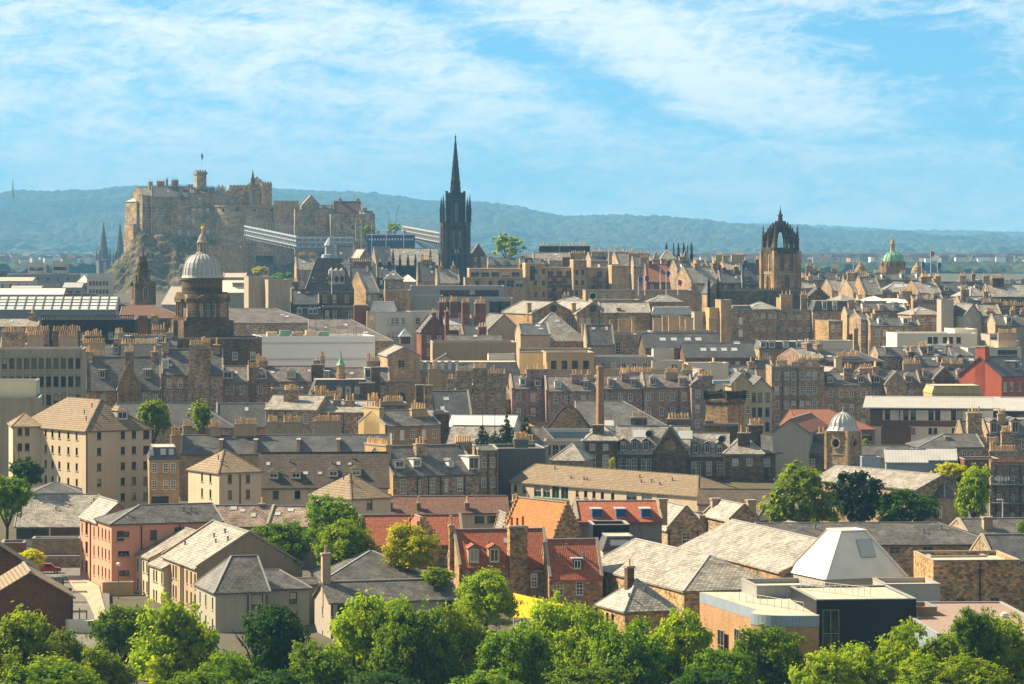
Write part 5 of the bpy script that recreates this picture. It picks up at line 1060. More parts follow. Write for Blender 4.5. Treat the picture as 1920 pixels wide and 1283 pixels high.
B('', 352, 392, 700, 761, 5, 7, 652, 'gy', 'rub', 'litslate', wing=b, ch=[(368, 26, 646, 7, .3), (386, 18, 642, 5, .6)], skew=False)
B('purplish tenement with a white double dormer right of the chimneyed gable tenement', 418, 466, 716, 772, 5, 12, 687, 'gx', 'purp', 'pslate', f=T([.2, .35, .75], 3), dm=[(427, 2.2, 1.8, .15, 'f', 'trim')], sk=[(442, .5, .9, 1)], ch=[(475, 22, 688, 6)])
b = B('slate roofed tenement row with white dormers in front of the white sheeted scaffold', 481, 606, 715, 778, 4, 12, 687, 'gx', 'rub', 'pslate', f=T([.06, .4, .6], 2), dm=[(491, 2.2, 1.9, .1, 'h', 'trim'), (545, 2.2, 1.7, .15, 'h', 'trim')], sk=[(511, .5, .9, 1), (556, .5, .8, .9), (580, .6, .7, .9)], ch=[(491, 22, 677, 7)])
B('slate roofed tenement with a square dormer left of the arched church front', 606, 730, 716, 785, 4, 12, 690, 'gx', 'rub', 'pslate', dm=[(612, 1.3, 2, .1, 'f', 'trim'), (690, 1.6, 2.4, .2, 'f', 'trim')], sk=[(660, .5, .8, 1)], ch=[(700, 26, 677, 7), (605, 8, 668, 3)])
for px, wp, ty, n, D_, lab, mt in ((595, 23, 683, 0, 772, 'dark brick chimney stack in front of the sheeted scaffold, left of the green cupola', 'soot'), (704, 17, 688, 0, 755, 'tall dark brick chimney stack right of the green cupola', 'soot'), (688, 27, 717, 0, 752, 'broad dark brick chimney base beside the tall dark stack', 'soot'), (787, 15, 721, 0, 742, 'dark slim chimney stack left of the steep slate church roof', 'soot'), (803, 16, 722, 0, 744, 'stone chimney stack touching the steep slate church roof', 'rub')):
    root, zz, k = mk(px, D_, lab, 'chimney stack', 6); chimney(root, 0, 0, 0, zz(ty), wp * k, 1.4, n, mt)
# green cupola building
b = B('greenish slate mansard house with small hooded dormers under the green cupola', 580, 700, 752, 750, 6, 12, 711, 'mans', 'ash', 'slate', dm=[(588, 1.3, 1.5, .15, 'g', 'greyh'), (636, 1.3, 1.6, .3, 'g', 'greyh'), (652, 1.3, 1.6, .3, 'g', 'greyh'), (669, 1.3, 1.6, .3, 'g', 'greyh')], cat='house')
root, zz, k = mk(639, 758, 'slim green copper cupola with a tall finial', 'cupola', 0, zg=Z(714, 758)); m = MB().mat('buff'); m.lathe([(9.5 * k, 0), (9.5 * k, zz(700)), (8 * k, zz(699)), (8 * k, zz(686)), (9 * k, zz(685))], 8, rot=.39); m.build('drum', root)
m = MB().mat('copper'); m.lathe([(9 * k, zz(685)), (6 * k, zz(681)), (3.6 * k, zz(676)), (1.6 * k, zz(670)), (1.2 * k, zz(664)), (.2 * k, zz(654))], 10); m.build('roof', root)
B('dark chimney block with a long row of yellow pots left of the green cupola', 508, 568, 729, 722, 4, 5, None, 'flat', 'rub', 'dflat', cat='tenement', ch=[(546, 28, 735, 7, .1, 1)])
B('low dark slate block with rows of yellow pots below the green cupola', 585, 645, 752, 728, 4, 6, None, 'flat', 'rub', 'dflat', cat='tenement', ch=[(615, 50, 742, 11, .2, 1), (600, 24, 733, 6, .8, 1)])
B('dark flat roofed block with two rows of yellow pots right of the green cupola', 686, 762, 757, 715, 4, 7, None, 'flat', 'soot', 'dflat', cat='tenement', ch=[(699, 20, 752, 6, .1, 1), (737, 38, 752, 9, .1, 1), (702, 14, 746, 3, .7, 1)], dm=[])
# arched church front
b = B('pale classical church front with a pediment, clock and big round arch', 727, 788, 668, 815, 8, 22, 650, 'gy', 'buff', 'litslate', cat='church', f=[([.42], 1, 1.6, 1.8, 1.0, 3, 'st')], skew=True)
m = MB().mat('coping'); n = 10; cx = b.wd * .42; A = [(cx - 3.4 * math.cos(math.pi * i / n), 3.4 * math.sin(math.pi * i / n)) for i in range(n + 1)]
for p, q_ in zip(A, A[1:]): m.beam((p[0], -.15, b.h - 10 + p[1]), (q_[0], -.15, b.h - 10 + q_[1]), .6, .7, (0, 1, 0))
for u in (.04, .9): m.box(u * b.wd - .4, u * b.wd + .4, -.4, -.01, 0, b.h - .5)
m.box(-.3, b.wd + .3, -.5, -.01, b.h - 6.2, b.h - 5.4); b.add('arch', m)
setwin(b.root, arch_win(2.6, 4.5, 'glassd', 'coping'), cx, -.04, b.h - 13, 0)
root, zz, k = mk(759, 850, 'square roof turret with a small grey cap above the arched church front', 'turret', 10, zg=Z(645, 850)); m = MB().mat('soot'); m.box(-9 * k, 9 * k, -1.2, 1.2, 0, zz(630)); m.build('wall', root); m = MB().mat('lead'); m.lathe([(17 * k, zz(631)), (12 * k, zz(627)), (5 * k, zz(620)), (.5 * k, zz(616))], 4, rot=.785); m.build('roof', root)
b = B('long curved slate roof with a line of slanting rooflights right of the arched church front', 772, 975, 699, 822, 3, 14, 678, 'mans', 'buff', 'litslate', cat='hall', sk=[(776 + i * 13.3, .25, .9, 2.3) for i in range(7)] + [(884 + i * 11, .3, 1.5, 1.5) for i in range(3)], f=T([.05, .15, .25], 2))
for px, wp, ty, n in ((816, 26, 692, 7), (845, 12, 710, 2), (870, 30, 695, 8), (900, 26, 690, 7), (931, 36, 700, 7)):
    root, zz, k = mk(px, 798, {816: 'yellow chimney stack with pots in front of the slanting rooflights', 845: 'dark pointed stack by the yellow chimney under the slanting rooflights', 870: 'wide stack of pots left of two others under the slanting rooflights', 900: 'middle wide stack of pots under the slanting rooflights', 931: 'rightmost wide stack of pots by the purplish rubble tenement'}[px], 'chimney stack', 4); chimney(root, 0, 0, 0, zz(ty), wp * k, 1, n, 'ylw' if px == 816 else 'rub')
b = B('purplish rubble tenement with a sunlit slate gable roof and dark dormer', 885, 962, 749, 800, 24, 13, 714, 'gx', 'purp', 'litslate', f=T([.55, .9], 3), lw='purp', ch=[(903, 30, 712, 8), (936, 26, 712, 4)], dm=[(887, 2, 2, .2, 'g', 'dslate')])
B('steep blue slate church roof beside dark pinnacled chimneys', 812, 886, 788, 770, 8, 16, 733, 'gx', 'soot', 'dslate', cat='church', skew=True, flash='lead')
b = B('white glazed roof lantern above a pale lichened slate slope by the conifers', 842, 962, 800, 700, -6, 14, 779, 'gx', 'white', 'glassroof', cat='hall', skew=False)
B('pale lichened slate slope below the white glazed roof lantern', 838, 935, 838, 675, -12, 11, 799, 'gx', 'rub', 'litslate', cat='hall', skew=False)
B('dark square turret house with a parapet railing left of the pale lichened slope', 812, 842, 774, 690, 8, 7, None, 'flat', 'soot', 'dflat', cat='tower')
# ------------------------------------------------------------------ middle distance, right half
b = B('long cream school building with a broad tan tiled roof and green window bands', 958, 1308, 903, 612, -49, 12, 882, 'hr', 'cream', 'tile', f=[([.025, .075, .37, .415, .46, .505, .56], 2, .85, 1.25, .6, 3, 'd'), ([.15, .2, .25, .3], 2, 1.9, 2.2, .2, 3, 'g'), ([.66, .74, .82], 2, 2.6, 2.2, .2, 3, 'g')], vents=9, cat='school', flash='tile', hip=1.0)
B('tan tiled low roof right of the long cream school roof', 1310, 1462, 945, 566, -6, 11, 918, 'gx', 'cream', 'dtile', cat='school', flash='tile', skew=False)
b = B('many sided cream pavilion with a dark tiled roof and white glass cupola', 1418, 1524, 976, 540, 8, 13, 927, 'hx', 'cream', 'dtile', f=[([.36, .5], 1, 1.1, 1.5, .3, 3, 'w'), ([.93], 1, .9, 1.5, .3, 3, 'w')], sk=[(1478, .22, 1, 1.1), (1488, .22, 1, 1.1), (1515, .2, .8, 1)], cat='pavilion', flash='tile', hip=1.15)
root, zz, k = mk(1465, 547, 'white faceted glass cupola on the dark tiled pavilion roof', 'cupola', 0, zg=Z(932, 547)); m = MB().mat('trim'); m.lathe([(22 * k, 0), (22 * k, zz(931)), (20 * k, zz(930)), (.2, zz(915))], 8, rot=.39); m.build('roof', root)
b = B('dark soot stained hospital range with a curly pediment, dormers and tall chimneys', 1096, 1158, 826, 690, -3, 14, 797, 'hx', 'soot', 'litslate', f=[([.24, .64], 1, 1.1, 1.3, .7, 4.5, 's'), ([.24, .64], 2, 1.3, 3.3, 2.9, 5.6, 's')], ch=[(1122, 21, 796, 0, .25, 1.6)], cat='hospital', dp=[.95])
B('', 1156, 1292, 849, 692, -3, 13, 799, 'gx', 'soot', 'litslate', wing=b, f=[([.07, .14, .24, .38, .44, .56, .7, .82], 2, 1.15, 2.9, 1.2, 5.4, 's')], dm=[(1169, 1.4, 2.2, .04, 'g', 'soot'), (1190, 1.4, 2.2, .04, 'g', 'soot'), (1211, 1.4, 2.2, .04, 'g', 'soot')], sk=[(1200, .55, 3, 2.4), (1285, .5, 3, 2.6)], ch=[(1198, 30, 782, 5, .6, 1.5), (1272, 42, 785, 7, .6, 1.2)], skew=False)
B('', 1290, 1366, 854, 694, -3, 13, 812, 'gx', 'soot', 'litslate', wing=b, f=[([.15, .25, .52, .78, .86], 2, 1.15, 2.9, 1.2, 5.4, 's')], dm=[(1304, 1.4, 2.1, .05, 'g', 'soot'), (1326, 1.4, 2.1, .05, 'g', 'soot'), (1349, 1.4, 2.1, .05, 'g', 'soot')], skew=False)
B('', 1358, 1432, 851, 688, -3, 14, 816, 'hx', 'soot', 'litslate', wing=b, f=[([.28, .64], 1, 1.2, 1.4, 1.0, 4.5, 's'), ([.28, .64], 2, 1.3, 3.3, 3.2, 5.6, 's')], ch=[(1395, 23, 811, 2, .25, 1.6), (1417, 26, 796, 6, .8, 1.6)])
B('', 1430, 1562, 848, 690, -3, 13, 815, 'gx', 'soot', 'slate', wing=b, f=[([.06, .28, .5, .7], 3, 1.3, 1.6, 1.3, 4.2, 's')], ch=[(1501, 21, 811, 2, .35, 2), (1540, 16, 812, 2, .35, 1.6), (1482, 18, 803, 2, .7, 1.2)], skew=False, dp=[.5, .62])
# scrolled pediment of the hospital
gb = B('', 1226, 1288, 846, 689, -3, 5, 800, 'gy', 'soot', 'slate', wing=b, crow=False, skew=True)
m = MB().mat('ash'); xc = gb.wd / 2; m.lathe([(1.2, -.12), (1.2, .1), (.9, .1)], 14); mm = [(xc + x_, -.08 - z_, gb.h + 1.2 + y_) for x_, y_, z_ in m.v]; m.v = mm; gb.add('roundel', m)
m = MB().mat('soot')
for u in (.12, .3, .7, .88): m.box(u * gb.wd - .25, u * gb.wd + .25, -.3, -.003, gb.h - 4, gb.h + (.4 if u in (.12, .88) else 3))
m.box(-.2, gb.wd + .2, -.35, -.003, gb.h - .3, gb.h + .2); gb.add('pilaster', m)
for px, py in ((1218, 812), (1354, 822)):
    rt, zz, k = mk(px, 694, {1218: 'round roof louvre left of the curly hospital pediment', 1354: 'round roof louvre on the hospital roof right of the curly pediment'}[px], 'roof louvre', -8, zg=Z(py + 14, 694)); m = MB().mat('dsteel'); n = 12; P_ = [(7 * k * math.cos(6.283 * i / n), 7 * k * math.sin(6.283 * i / n) + 1.4) for i in range(n)]
    m.hexa([(x_, -1.2, z_) for x_, z_ in P_], [(x_, 1.8, z_) for x_, z_ in P_]); m.mat('rubber'); m.poly(*[(x_ * .75, -1.26, (z_ - 1.4) * .75 + 1.4) for x_, z_ in P_]); m.build('drum', rt)
root, zz, k = mk(1359, 724, 'stout square stone tower with a balustraded top behind the hospital', 'tower', 0, zg=Z(880, 724)); r_ = 36 * k; RT = R(-84)
m = MB().mat('ash'); m.lathe([(r_, 0), (r_, zz(752))], 4, rot=RT); m.build('wall', root)
m = MB().mat('soot'); m.lathe([(r_ * 1.0, zz(759)), (r_ * 1.1, zz(753)), (r_ * 1.1, zz(749)), (r_ * .98, zz(747))], 4, rot=RT); m.build('cornice', root)
m = MB().mat('black'); cor = [(r_ * 1.02 * math.cos(RT + i * 1.5708), r_ * 1.02 * math.sin(RT + i * 1.5708)) for i in range(4)]
for (xa, ya), (xb, yb) in zip(cor, cor[1:] + cor[:1]):
    for i in range(11): t = (i + .5) / 11; m.lathe([(.13, zz(747)), (.2, zz(743)), (.12, zz(738))], 5, xa + (xb - xa) * t, ya + (yb - ya) * t)
    m.beam((xa, ya, zz(736)), (xb, yb, zz(736)), .45, .5); m.box(xa - .4, xa + .4, ya - .4, ya + .4, zz(748), zz(732))
m.build('balustrade', root)
m = MB().mat('trim'); 
for x_, y_ in ((-2, -1), (1.5, 1), (2, -2), (-.5, -2.5)): m.box(x_ - .06, x_ + .06, y_ - .06, y_ + .06, zz(735), zz(716))
m.mat('bluemet'); m.box(-2.6, 1.0, -2, 1.4, zz(719), zz(713)); m.build('roof_cabin', root)
for th, h_ in ((-39, 3.2), (-129, 2.6)):
    a_ = R(th); rr = r_ * .7071 + .1; o = link('window', window_mesh(1.1, h_, 'st'), root); o.matrix_basis = Matrix.Translation((rr * math.cos(a_), rr * math.sin(a_), zz(795))) @ Matrix.Rotation(a_ + math.pi / 2, 4, 'Z')
B('lower stone chimney wall in front of the balustraded tower', 1321, 1384, 795, 702, -3, 1.6, None, 'flat', 'soot', 'coping', cat='chimney wall', ch=[(1330, 17, 788, 3, .5, 1.2)])
root, zz, k = mk(1125, 735, 'tall tapering brown brick factory chimney', 'factory chimney', 10, zg=Z(830, 735)); m = MB().mat('brickbrown'); m.lathe([(9.5 * k, 0), (7.2 * k, zz(694)), (8.6 * k, zz(693)), (8.6 * k, zz(687)), (6.5 * k, zz(686))], 4, rot=.785 + .2); m.build('shaft', root)
b = B('dark stone hall with a big curved gable and broad slate roof behind the factory chimney', 1022, 1112, 808, 752, 6, 40, 772, None, 'ash', 'slate', cat='hall')
n = 10; w_ = b.wd; m = MB().mat('ash'); A = []
for i in range(n + 1): t = i / n; A.append((w_ * t, b.h + 5.2 * math.sin(math.pi * t) ** 1.6 - .1))
m.hexa([(0, -.3, b.h - 8), (w_, -.3, b.h - 8)] + [(x_, -.3, z_) for x_, z_ in A[::-1]], [(0, .5, b.h - 8), (w_, .5, b.h - 8)] + [(x_, .5, z_) for x_, z_ in A[::-1]]); b.add('curved_gable', m)
m = MB().mat('soot')
for p, q_ in zip(A, A[1:]): m.beam((p[0], .1, p[1] + .1), (q_[0], .1, q_[1] + .1), .9, .35, (0, 1, 0))
b.add('gable_coping', m); setwin(b.root, arch_win(2.6, 4.4, 'glassd', 'coping', 3), w_ / 2, -.32, b.h - 4, 0)
B('broad brown slate roof sweeping down to the right behind the factory chimney', 1086, 1265, 808, 760, 3, 26, 752, 'hr', 'rub', 'slate', cat='hall', hip=1.2, sk=[(1140, .15, 2.2, 2.6)])
B('low flat metal roof between the conifers and the hospital', 1005, 1108, 810, 715, -3, 12, None, 'flat', 'bluemet', 'flat', cat='building', sk=[])
B('small glass walled pavilion with a flat roof left of the hospital', 1020, 1092, 828, 676, -2, 8, None, 'flat', 'greyh', 'flat', f=[([.1, .3, .5, .7], 1, 1.3, 2.2, .7, 3, 'lg')], cat='pavilion')
B('pale slate hipped roof tucked against the left end of the hospital', 1034, 1094, 863, 668, -14, 9, 832, 'hx', 'rub', 'litslate', cat='house')
B('slate roof with a sloping edge right of the conifers', 1000, 1045, 834, 705, 8, 10, 800, 'hr', 'rub', 'pslate', cat='house')
B('grey rendered angular wall with a row of pointed pots left of the hospital', 962, 1024, 838, 640, -10, 3, None, 'flat', 'grey', 'flat', ch=[(984, 33, 826, 6, .5, 1)], cat='wall')
# stone gabled pair
b = B('red stone gabled house with sunlit slates and one white window, left of two', 1252, 1322, 992, 520, 14, 12, 945, 'gy', 'rub', 'litslate', f=[([.5], 1, 1.4, 1.9, -.3, 3, 's'), ([.5], 1, 1.4, 2.2, .6, 3, 's')], ch=[(1342, 17, 934, 0, .6, 1.2, 'tan')], cat='house', surround='buff', dp=[.04, .8])
b = B('red stone gabled house with sunlit slates and paired windows, right of two', 1368, 1424, 975, 518, 16, 12, 942, 'gy', 'rub', 'litslate', f=[([.38, .55], 1, 1.1, 1.9, .3, 3, 's')], ch=[(1408, 15, 937, 0, .6, 1.2, 'ylw')], cat='house', surround='buff', dp=[.02])
B('low flat roofed link between the two red stone gabled houses', 1312, 1372, 968, 528, 8, 8, None, 'flat', 'tan', 'lead', cat='house', f=[([.8], 1, 1, 1.3, .8, 3, 'w')])
# long tenement rows across the middle
T2 = lambda c, n=3, h_=1.9, top=1.1, st='s': [(c, n, 1.05, h_, top, 3.5, st)]
B('purple rubble tenement with a sunlit slate gable at the left end of the long row', 960, 1024, 729, 800, 5, 12, 703, 'gx', 'purp', 'pslate', f=T2([.2, .62], 4), ch=[(988, 10, 700, 2), (1008, 42, 692, 7, .2, 1)])
B('purple rubble tenement with pale window margins, second in the long row', 1024, 1120, 733, 795, 3, 12, 706, 'gx', 'purp', 'pslate', f=T2([.19, .42, .73], 3), ch=[(1082, 22, 702, 4, .3, 1), (1105, 12, 702, 2, .4, 1, 'tan')], dp=[.02, .45], surround='rub')
B('purple rubble tenement behind the factory chimney with a stone half gable', 1120, 1206, 729, 797, 3, 12, 705, 'gx', 'purp', 'pslate', f=T2([.25, .5, .72], 3), ch=[(1173, 16, 700, 3, .3, 1), (1192, 60, 697, 12, .7, 1)], dp=[.28, .99])
B('taller purple rubble tenement with a wide yellow chimney on its slates', 1207, 1298, 726, 797, 3, 12, 700, 'gx', 'purp', 'pslate', f=T2([.1, .37, .6, .83], 3, 2.0, 1.3), ch=[(1259, 24, 698, 6, .3, 1, 'tan'), (1288, 20, 694, 5, .5, 1, 'tan')], dp=[.72], surround='rub')
B('rubble tenement with a corbelled stone gable head next to the balustraded tower', 1297, 1342, 722, 793, 3, 12, 704, 'gy', 'purp', 'pslate', f=T2([.25, .8], 4), ch=[(1322, 28, 704, 5, .1, 1)])
b = B('yellow rendered tenement with a low pediment right of the balustraded tower', 1372, 1410, 722, 795, 4, 12, 700, 'gy', 'ylw', 'slate', f=T2([.3, .8], 4, 2.1, 1.2))
b = B('pale stone tenement with a pediment and arched attic window', 1407, 1447, 727, 800, 5, 12, 707, 'gy', 'cream', 'slate', f=T2([.15, .45, .8], 4, 2.2, 1.2, 'n'))
b = B('tall flat topped rubble tenement with long rows of white windows', 1447, 1545, 688, 815, 2, 13, None, 'flat', 'rub', 'lead', f=T2([.1, .29, .42, .58, .7, .82], 5, 2.0, 1.2), ch=[(1466, 20, 676, 5), (1517, 40, 674, 8), (1497, 26, 678, 5)], dp=[.2, .5], flash='coping')
B('gabled rubble tenement with a tall chimney, first right of the flat topped tenement', 1545, 1634, 722, 818, 2, 12, 698, 'gx', 'rub', 'slate', f=T2([.14, .37, .58, .83], 3), dm=[(1556, 1.6, 1.8, .1, 'h', 'rub'), (1613, 1.6, 1.8, .1, 'h', 'rub')], ch=[(1590, 16, 690, 3, .2, 1), (1623, 24, 691, 6, .5, 1, 'pink')])
b = B('stone gable tenement with hooded dormers and a broad chimney, right of the pink chimney', 1634, 1726, 722, 822, 2, 12, 696, 'gx', 'rub', 'slate', f=T2([.1, .35, .55, .8], 3), dm=[(1643, 1.6, 1.8, .1, 'h', 'rub'), (1703, 1.8, 1.8, .1, 'h', 'rub')], ch=[(1710, 34, 682, 8, .6, 1, 'tan')])
B('', 1662, 1700, 720, 818, 2, 6, 697, 'gy', 'rub', 'slate', wing=b)
b = B('dark ornate gabled tenement with carved panel left of the red rendered house', 1726, 1815, 712, 826, 2, 12, 690, 'gx', 'rub', 'slate', f=T2([.2, .5, .75], 3), dm=[(1735, 1.5, 1.7, .1, 'h', 'rub'), (1800, 1.6, 1.8, .1, 'h', 'rub')], ch=[(1771, 14, 680, 3), (1794, 26, 682, 6)])
B('', 1752, 1790, 710, 822, 2, 6, 689, 'gy', 'soot', 'slate', wing=b)
b = B('bright red rendered house with a blunt gable chimney and white windows', 1878, 1945, 705, 815, 44, 13, 668, 'gx', 'redh', 'dslate', f=[([.1, .28, .5, .8], 2, 1.5, 2.3, 1.6, 4, 's')], dm=[(1905, 1.8, 2.1, .25, 'f', 'dslate')], skew=False, cat='house')
chimney(b.root, .8, 6.5, 4, b.hr + 2.6, 1.6, 3.0, 0, 'redh')
B('golden yellow rounded metal roof block below the red rendered house', 1748, 1842, 738, 790, 3, 12, 722, 'mans', 'ylw', 'ylw', cat='building')
b = B('modern white block with a timber clad top floor under a long pale metal roof', 1632, 1862, 764, 722, -8, 15, 747, 'mono', 'white', 'seam', f=[([.14, .29, .35, .495, .55, .68, .73], 1, 1.1, 2.3, .35, 3, 'd'), ([.35, .49, .53, .68, .73], 3, .8, 1.3, 4.3, 3.1, 'n')], cat='building', oh=1.6, dp=[.24])
m = MB().mat('wood'); m.box(-.05, b.wd + .05, -.12, -.004, b.h - 4.0, b.h - 2.75); m.box(-.05, b.wd * .1, -.12, -.004, b.h - 2.75, b.h); b.add('timber_cladding', m)
m = MB().mat('dmet'); m.box(-.05, b.wd, -.5, -.125, b.h - .5, b.h - .05); b.add('fascia', m)
B('grey metal roofed wing at the right end of the timber clad block', 1845, 1990, 770, 735, -4, 15, 748, 'mono', 'wood', 'lead', f=[([.2, .5, .8], 1, 1.6, 2, .6, 3, 'd')], cat='building', oh=1.2)
B('dark timber fronted annexe below the modern white block', 1652, 1708, 801, 700, -6, 5, None, 'flat', 'wood', 'lead', cat='annexe', flash='dmet')
# red roof hall, lead domed tower
b = B('hall with a faded red tiled roof and grey gable behind the lead domed tower', 1449, 1516, 809, 690, -14, 26, 780, 'gy', 'greyh', 'redtile', cat='hall', skew=False, f=None)
B('long faded red roof hipped at the right behind the lead domed tower', 1500, 1640, 806, 712, 6, 22, 767, 'hr', 'grey', 'redtile', cat='hall', hip=1.2, flash='redtile', f=[([.9], 1, 2, 1.6, .8, 3, 'd')])
root, zz, k = mk(1581, 648, 'square stone clock tower with a curved lead dome and round openings', 'clock tower', -38, zg=Z(880, 648)); a_ = 31 * k * .74
m = MB().mat('rub')
m.box(-a_, a_, -a_, a_, 0, zz(808)); m.mat('buff')
for sx in (-1, 1):
    for sy in (-1, 1): m.box(sx * a_ - .28, sx * a_ + .28, sy * a_ - .28, sy * a_ + .28, 0, zz(809))
m.box(-a_ - .15, a_ + .15, -a_ - .15, a_ + .15, zz(811), zz(807)); m.mat('coping'); m.box(-a_ - .1, a_ + .1, -a_ - .1, a_ + .1, zz(852), zz(850)); m.build('wall', root)
m = MB().mat('lead'); m.lathe([(31 * k, zz(807)), (29 * k, zz(804)), (25 * k, zz(799)), (23.5 * k, zz(792)), (20 * k, zz(785)), (14 * k, zz(779)), (7 * k, zz(775)), (2 * k, zz(772)), (1.4 * k, zz(768)), (.2, zz(763))], 16, rot=.2)
for i in range(16):
    th = .2 + i * .3927; pr = [(29, 804), (25, 799), (23.5, 792), (20, 785), (14, 779), (7, 775)]
    for (r0, y0), (r1, y1) in zip(pr, pr[1:]): m.beam((r0 * k * math.cos(th), r0 * k * math.sin(th), zz(y0)), (r1 * k * math.cos(th), r1 * k * math.sin(th), zz(y1)), .18, .2, (math.cos(th), math.sin(th), .2))
m.build('dome', root)
for rot in (0, -math.pi / 2, math.pi / 2):
    m = MB().mat('glassd'); n = 14; rr = 1.15; m.poly(*[(rr * .62 * math.cos(6.283 * i / n), -a_ - .06, zz(830) + rr * .62 * math.sin(6.283 * i / n)) for i in range(n)]); m.mat('buff')
    for i in range(n):
        t0, t1 = 6.283 * i / n, 6.283 * (i + 1) / n; m.beam((rr * .85 * math.cos(t0), -a_ - .12, zz(830) + rr * .85 * math.sin(t0)), (rr * .85 * math.cos(t1), -a_ - .12, zz(830) + rr * .85 * math.sin(t1)), .3, .5, (0, 1, 0))
    o = m.build('round_window', root); o.matrix_basis = Matrix.Rotation(rot, 4, 'Z')
b = B('stone church hall with a long sunlit slate roof and a bay on its gable end', 1718, 1811, 917, 572, 32, 29, 882, 'gy', 'rub', 'litslate', cat='church hall', skew=False)
m = MB().mat('buff'); u = b.wd * .55; P_ = [(u - 2.4, 0), (u - 1.4, -1.9), (u + 1.4, -1.9), (u + 2.4, 0)]; m.prism(P_, 0, b.h - 1.6); m.mat('dslate'); m.hexa([(u - 2.8, .1, b.h - 1.6), (u - 1.6, -2.3, b.h - 1.6), (u + 1.6, -2.3, b.h - 1.6), (u + 2.8, .1, b.h - 1.6)], [(u - .2, .05, b.h + 1.0), (u - .1, -.1, b.h + 1.0), (u + .1, -.1, b.h + 1.0), (u + .2, .05, b.h + 1.0)])
m.mat('leadtrim'); m.beam((u - 1.6, -2.3, b.h - 1.55), (u, -.1, b.h + 1.05), .2, .12); m.beam((u + 1.6, -2.3, b.h - 1.55), (u, -.1, b.h + 1.05), .2, .12); b.add('bay', m); link('window', window_mesh(.8, 2.0, 's'), b.root, (u - 1.9, -1.25, b.h - 5), -1.0)
B('row of lead grey rooflight sheds behind the church hall, left one', 1662, 1738, 866, 632, -4, 9, 843, 'gx', 'bluemet', 'lead', cat='shed', skew=False)
B('row of lead grey rooflight sheds behind the church hall, right one', 1722, 1793, 862, 645, -4, 9, 841, 'gx', 'bluemet', 'lead', cat='shed', skew=False)
B('grey slate ridge with a small black ventilator left of the rooflight sheds', 1616, 1720, 858, 660, -2, 10, 836, 'gx', 'greyh', 'slate', cat='hall', skew=False)
B('small white flat roofed hut below the grey slate ridge', 1616, 1650, 858, 640, 0, 6, None, 'flat', 'bluemet', 'lead', cat='hut')
B('hipped slate house with paired white windows left of the brown brick gallery block', 1722, 1842, 839, 655, 3, 13, 814, 'hl', 'rub', 'slate', f=[([.72, .84, .93], 2, .9, 1.7, .5, 3.2, 's')], cat='house', hip=1.3, ch=[(1776, 9, 818, 0, .3, 1)])
b = B('brown stone gallery access block with iron balconies hung with plants and washing', 1858, 1990, 868, 585, -6, 10, None, 'flat', 'purp', 'flat', f=[([.12, .3, .5], 3, .9, 1.6, 2.2, 3.2, 's')], cat='flats', dp=[.07, .27, .42, .58], flash='brick')
m = MB().mat('dsteel'); 
for i in range(9): m.box(i * b.wd / 8 - .06, i * b.wd / 8 + .06, -1.6, -1.5, 0, b.h)
for r_ in range(3): m.box(0, b.wd, -1.6, -.003, b.h - 3.8 - 3.2 * r_, b.h - 3.6 - 3.2 * r_); m.box(0, b.wd, -1.6, -1.52, b.h - 2.6 - 3.2 * r_, b.h - 2.5 - 3.2 * r_)
b.add('balcony', m)
m = MB().mat('flagw'); 
for i in range(5): m.box(.6 + i * .55, .95 + i * .55, -1.8, -1.76, b.h - 2.9 - (i % 2) * .2, b.h - 2.3)
b.add('washing', m)
B('red brick parapet block right of the rooflight sheds', 1808, 1875, 862, 640, 2, 8, None, 'flat', 'brick', 'flat', cat='building')
B('rubble tenement with two stone gables and dormers at the right edge', 1850, 1990, 815, 690, 2, 12, 788, 'gx', 'rub', 'slate', f=T2([.08, .3, .5, .7], 2), dm=[(1862, 1.6, 2.4, .05, 'g', 'rub'), (1902, 1.6, 2.6, .05, 'g', 'rub')], ch=[(1878, 15, 776, 3, .4, 1, 'tan')])
b = B('rough stone gable with a massive sloping chimney at the right', 1806, 1846, 828, 680, 2, 12, 790, 'gx', 'rub', 'slate', ch=[(1826, 26, 774, 4, .2, 2.4)])
B('flat white roof between the timber clad block and the right edge tenements', 1838, 1990, 790, 705, 0, 14, None, 'flat', 'white', 'whiteflat', cat='building')
for px, wp, ty, n, D_, lab in ((1886, 18, 809, 4, 668, 'stone chimney stack with yellow pots in front of the right edge tenement'), (1852, 42, 829, 9, 662, 'long low wall of chimney pots above the brown brick block'), (1880, 52, 845, 10, 655, 'longest low wall of chimney pots by the brown gallery block')):
    root, zz, k = mk(px, D_, lab, 'chimney stack', 2); chimney(root, 0, 0, 0, zz(ty), wp * k, 1.1, n, 'rub')
# ------------------------------------------------------------------ old town behind
FR = {}
def Q(label, *a, **k): return B(label, *a, **k)
T3 = lambda c, n=3, h_=1.9, top=1.1, st='s': [(c, n, 1.1, h_, top, 3.6, st)]
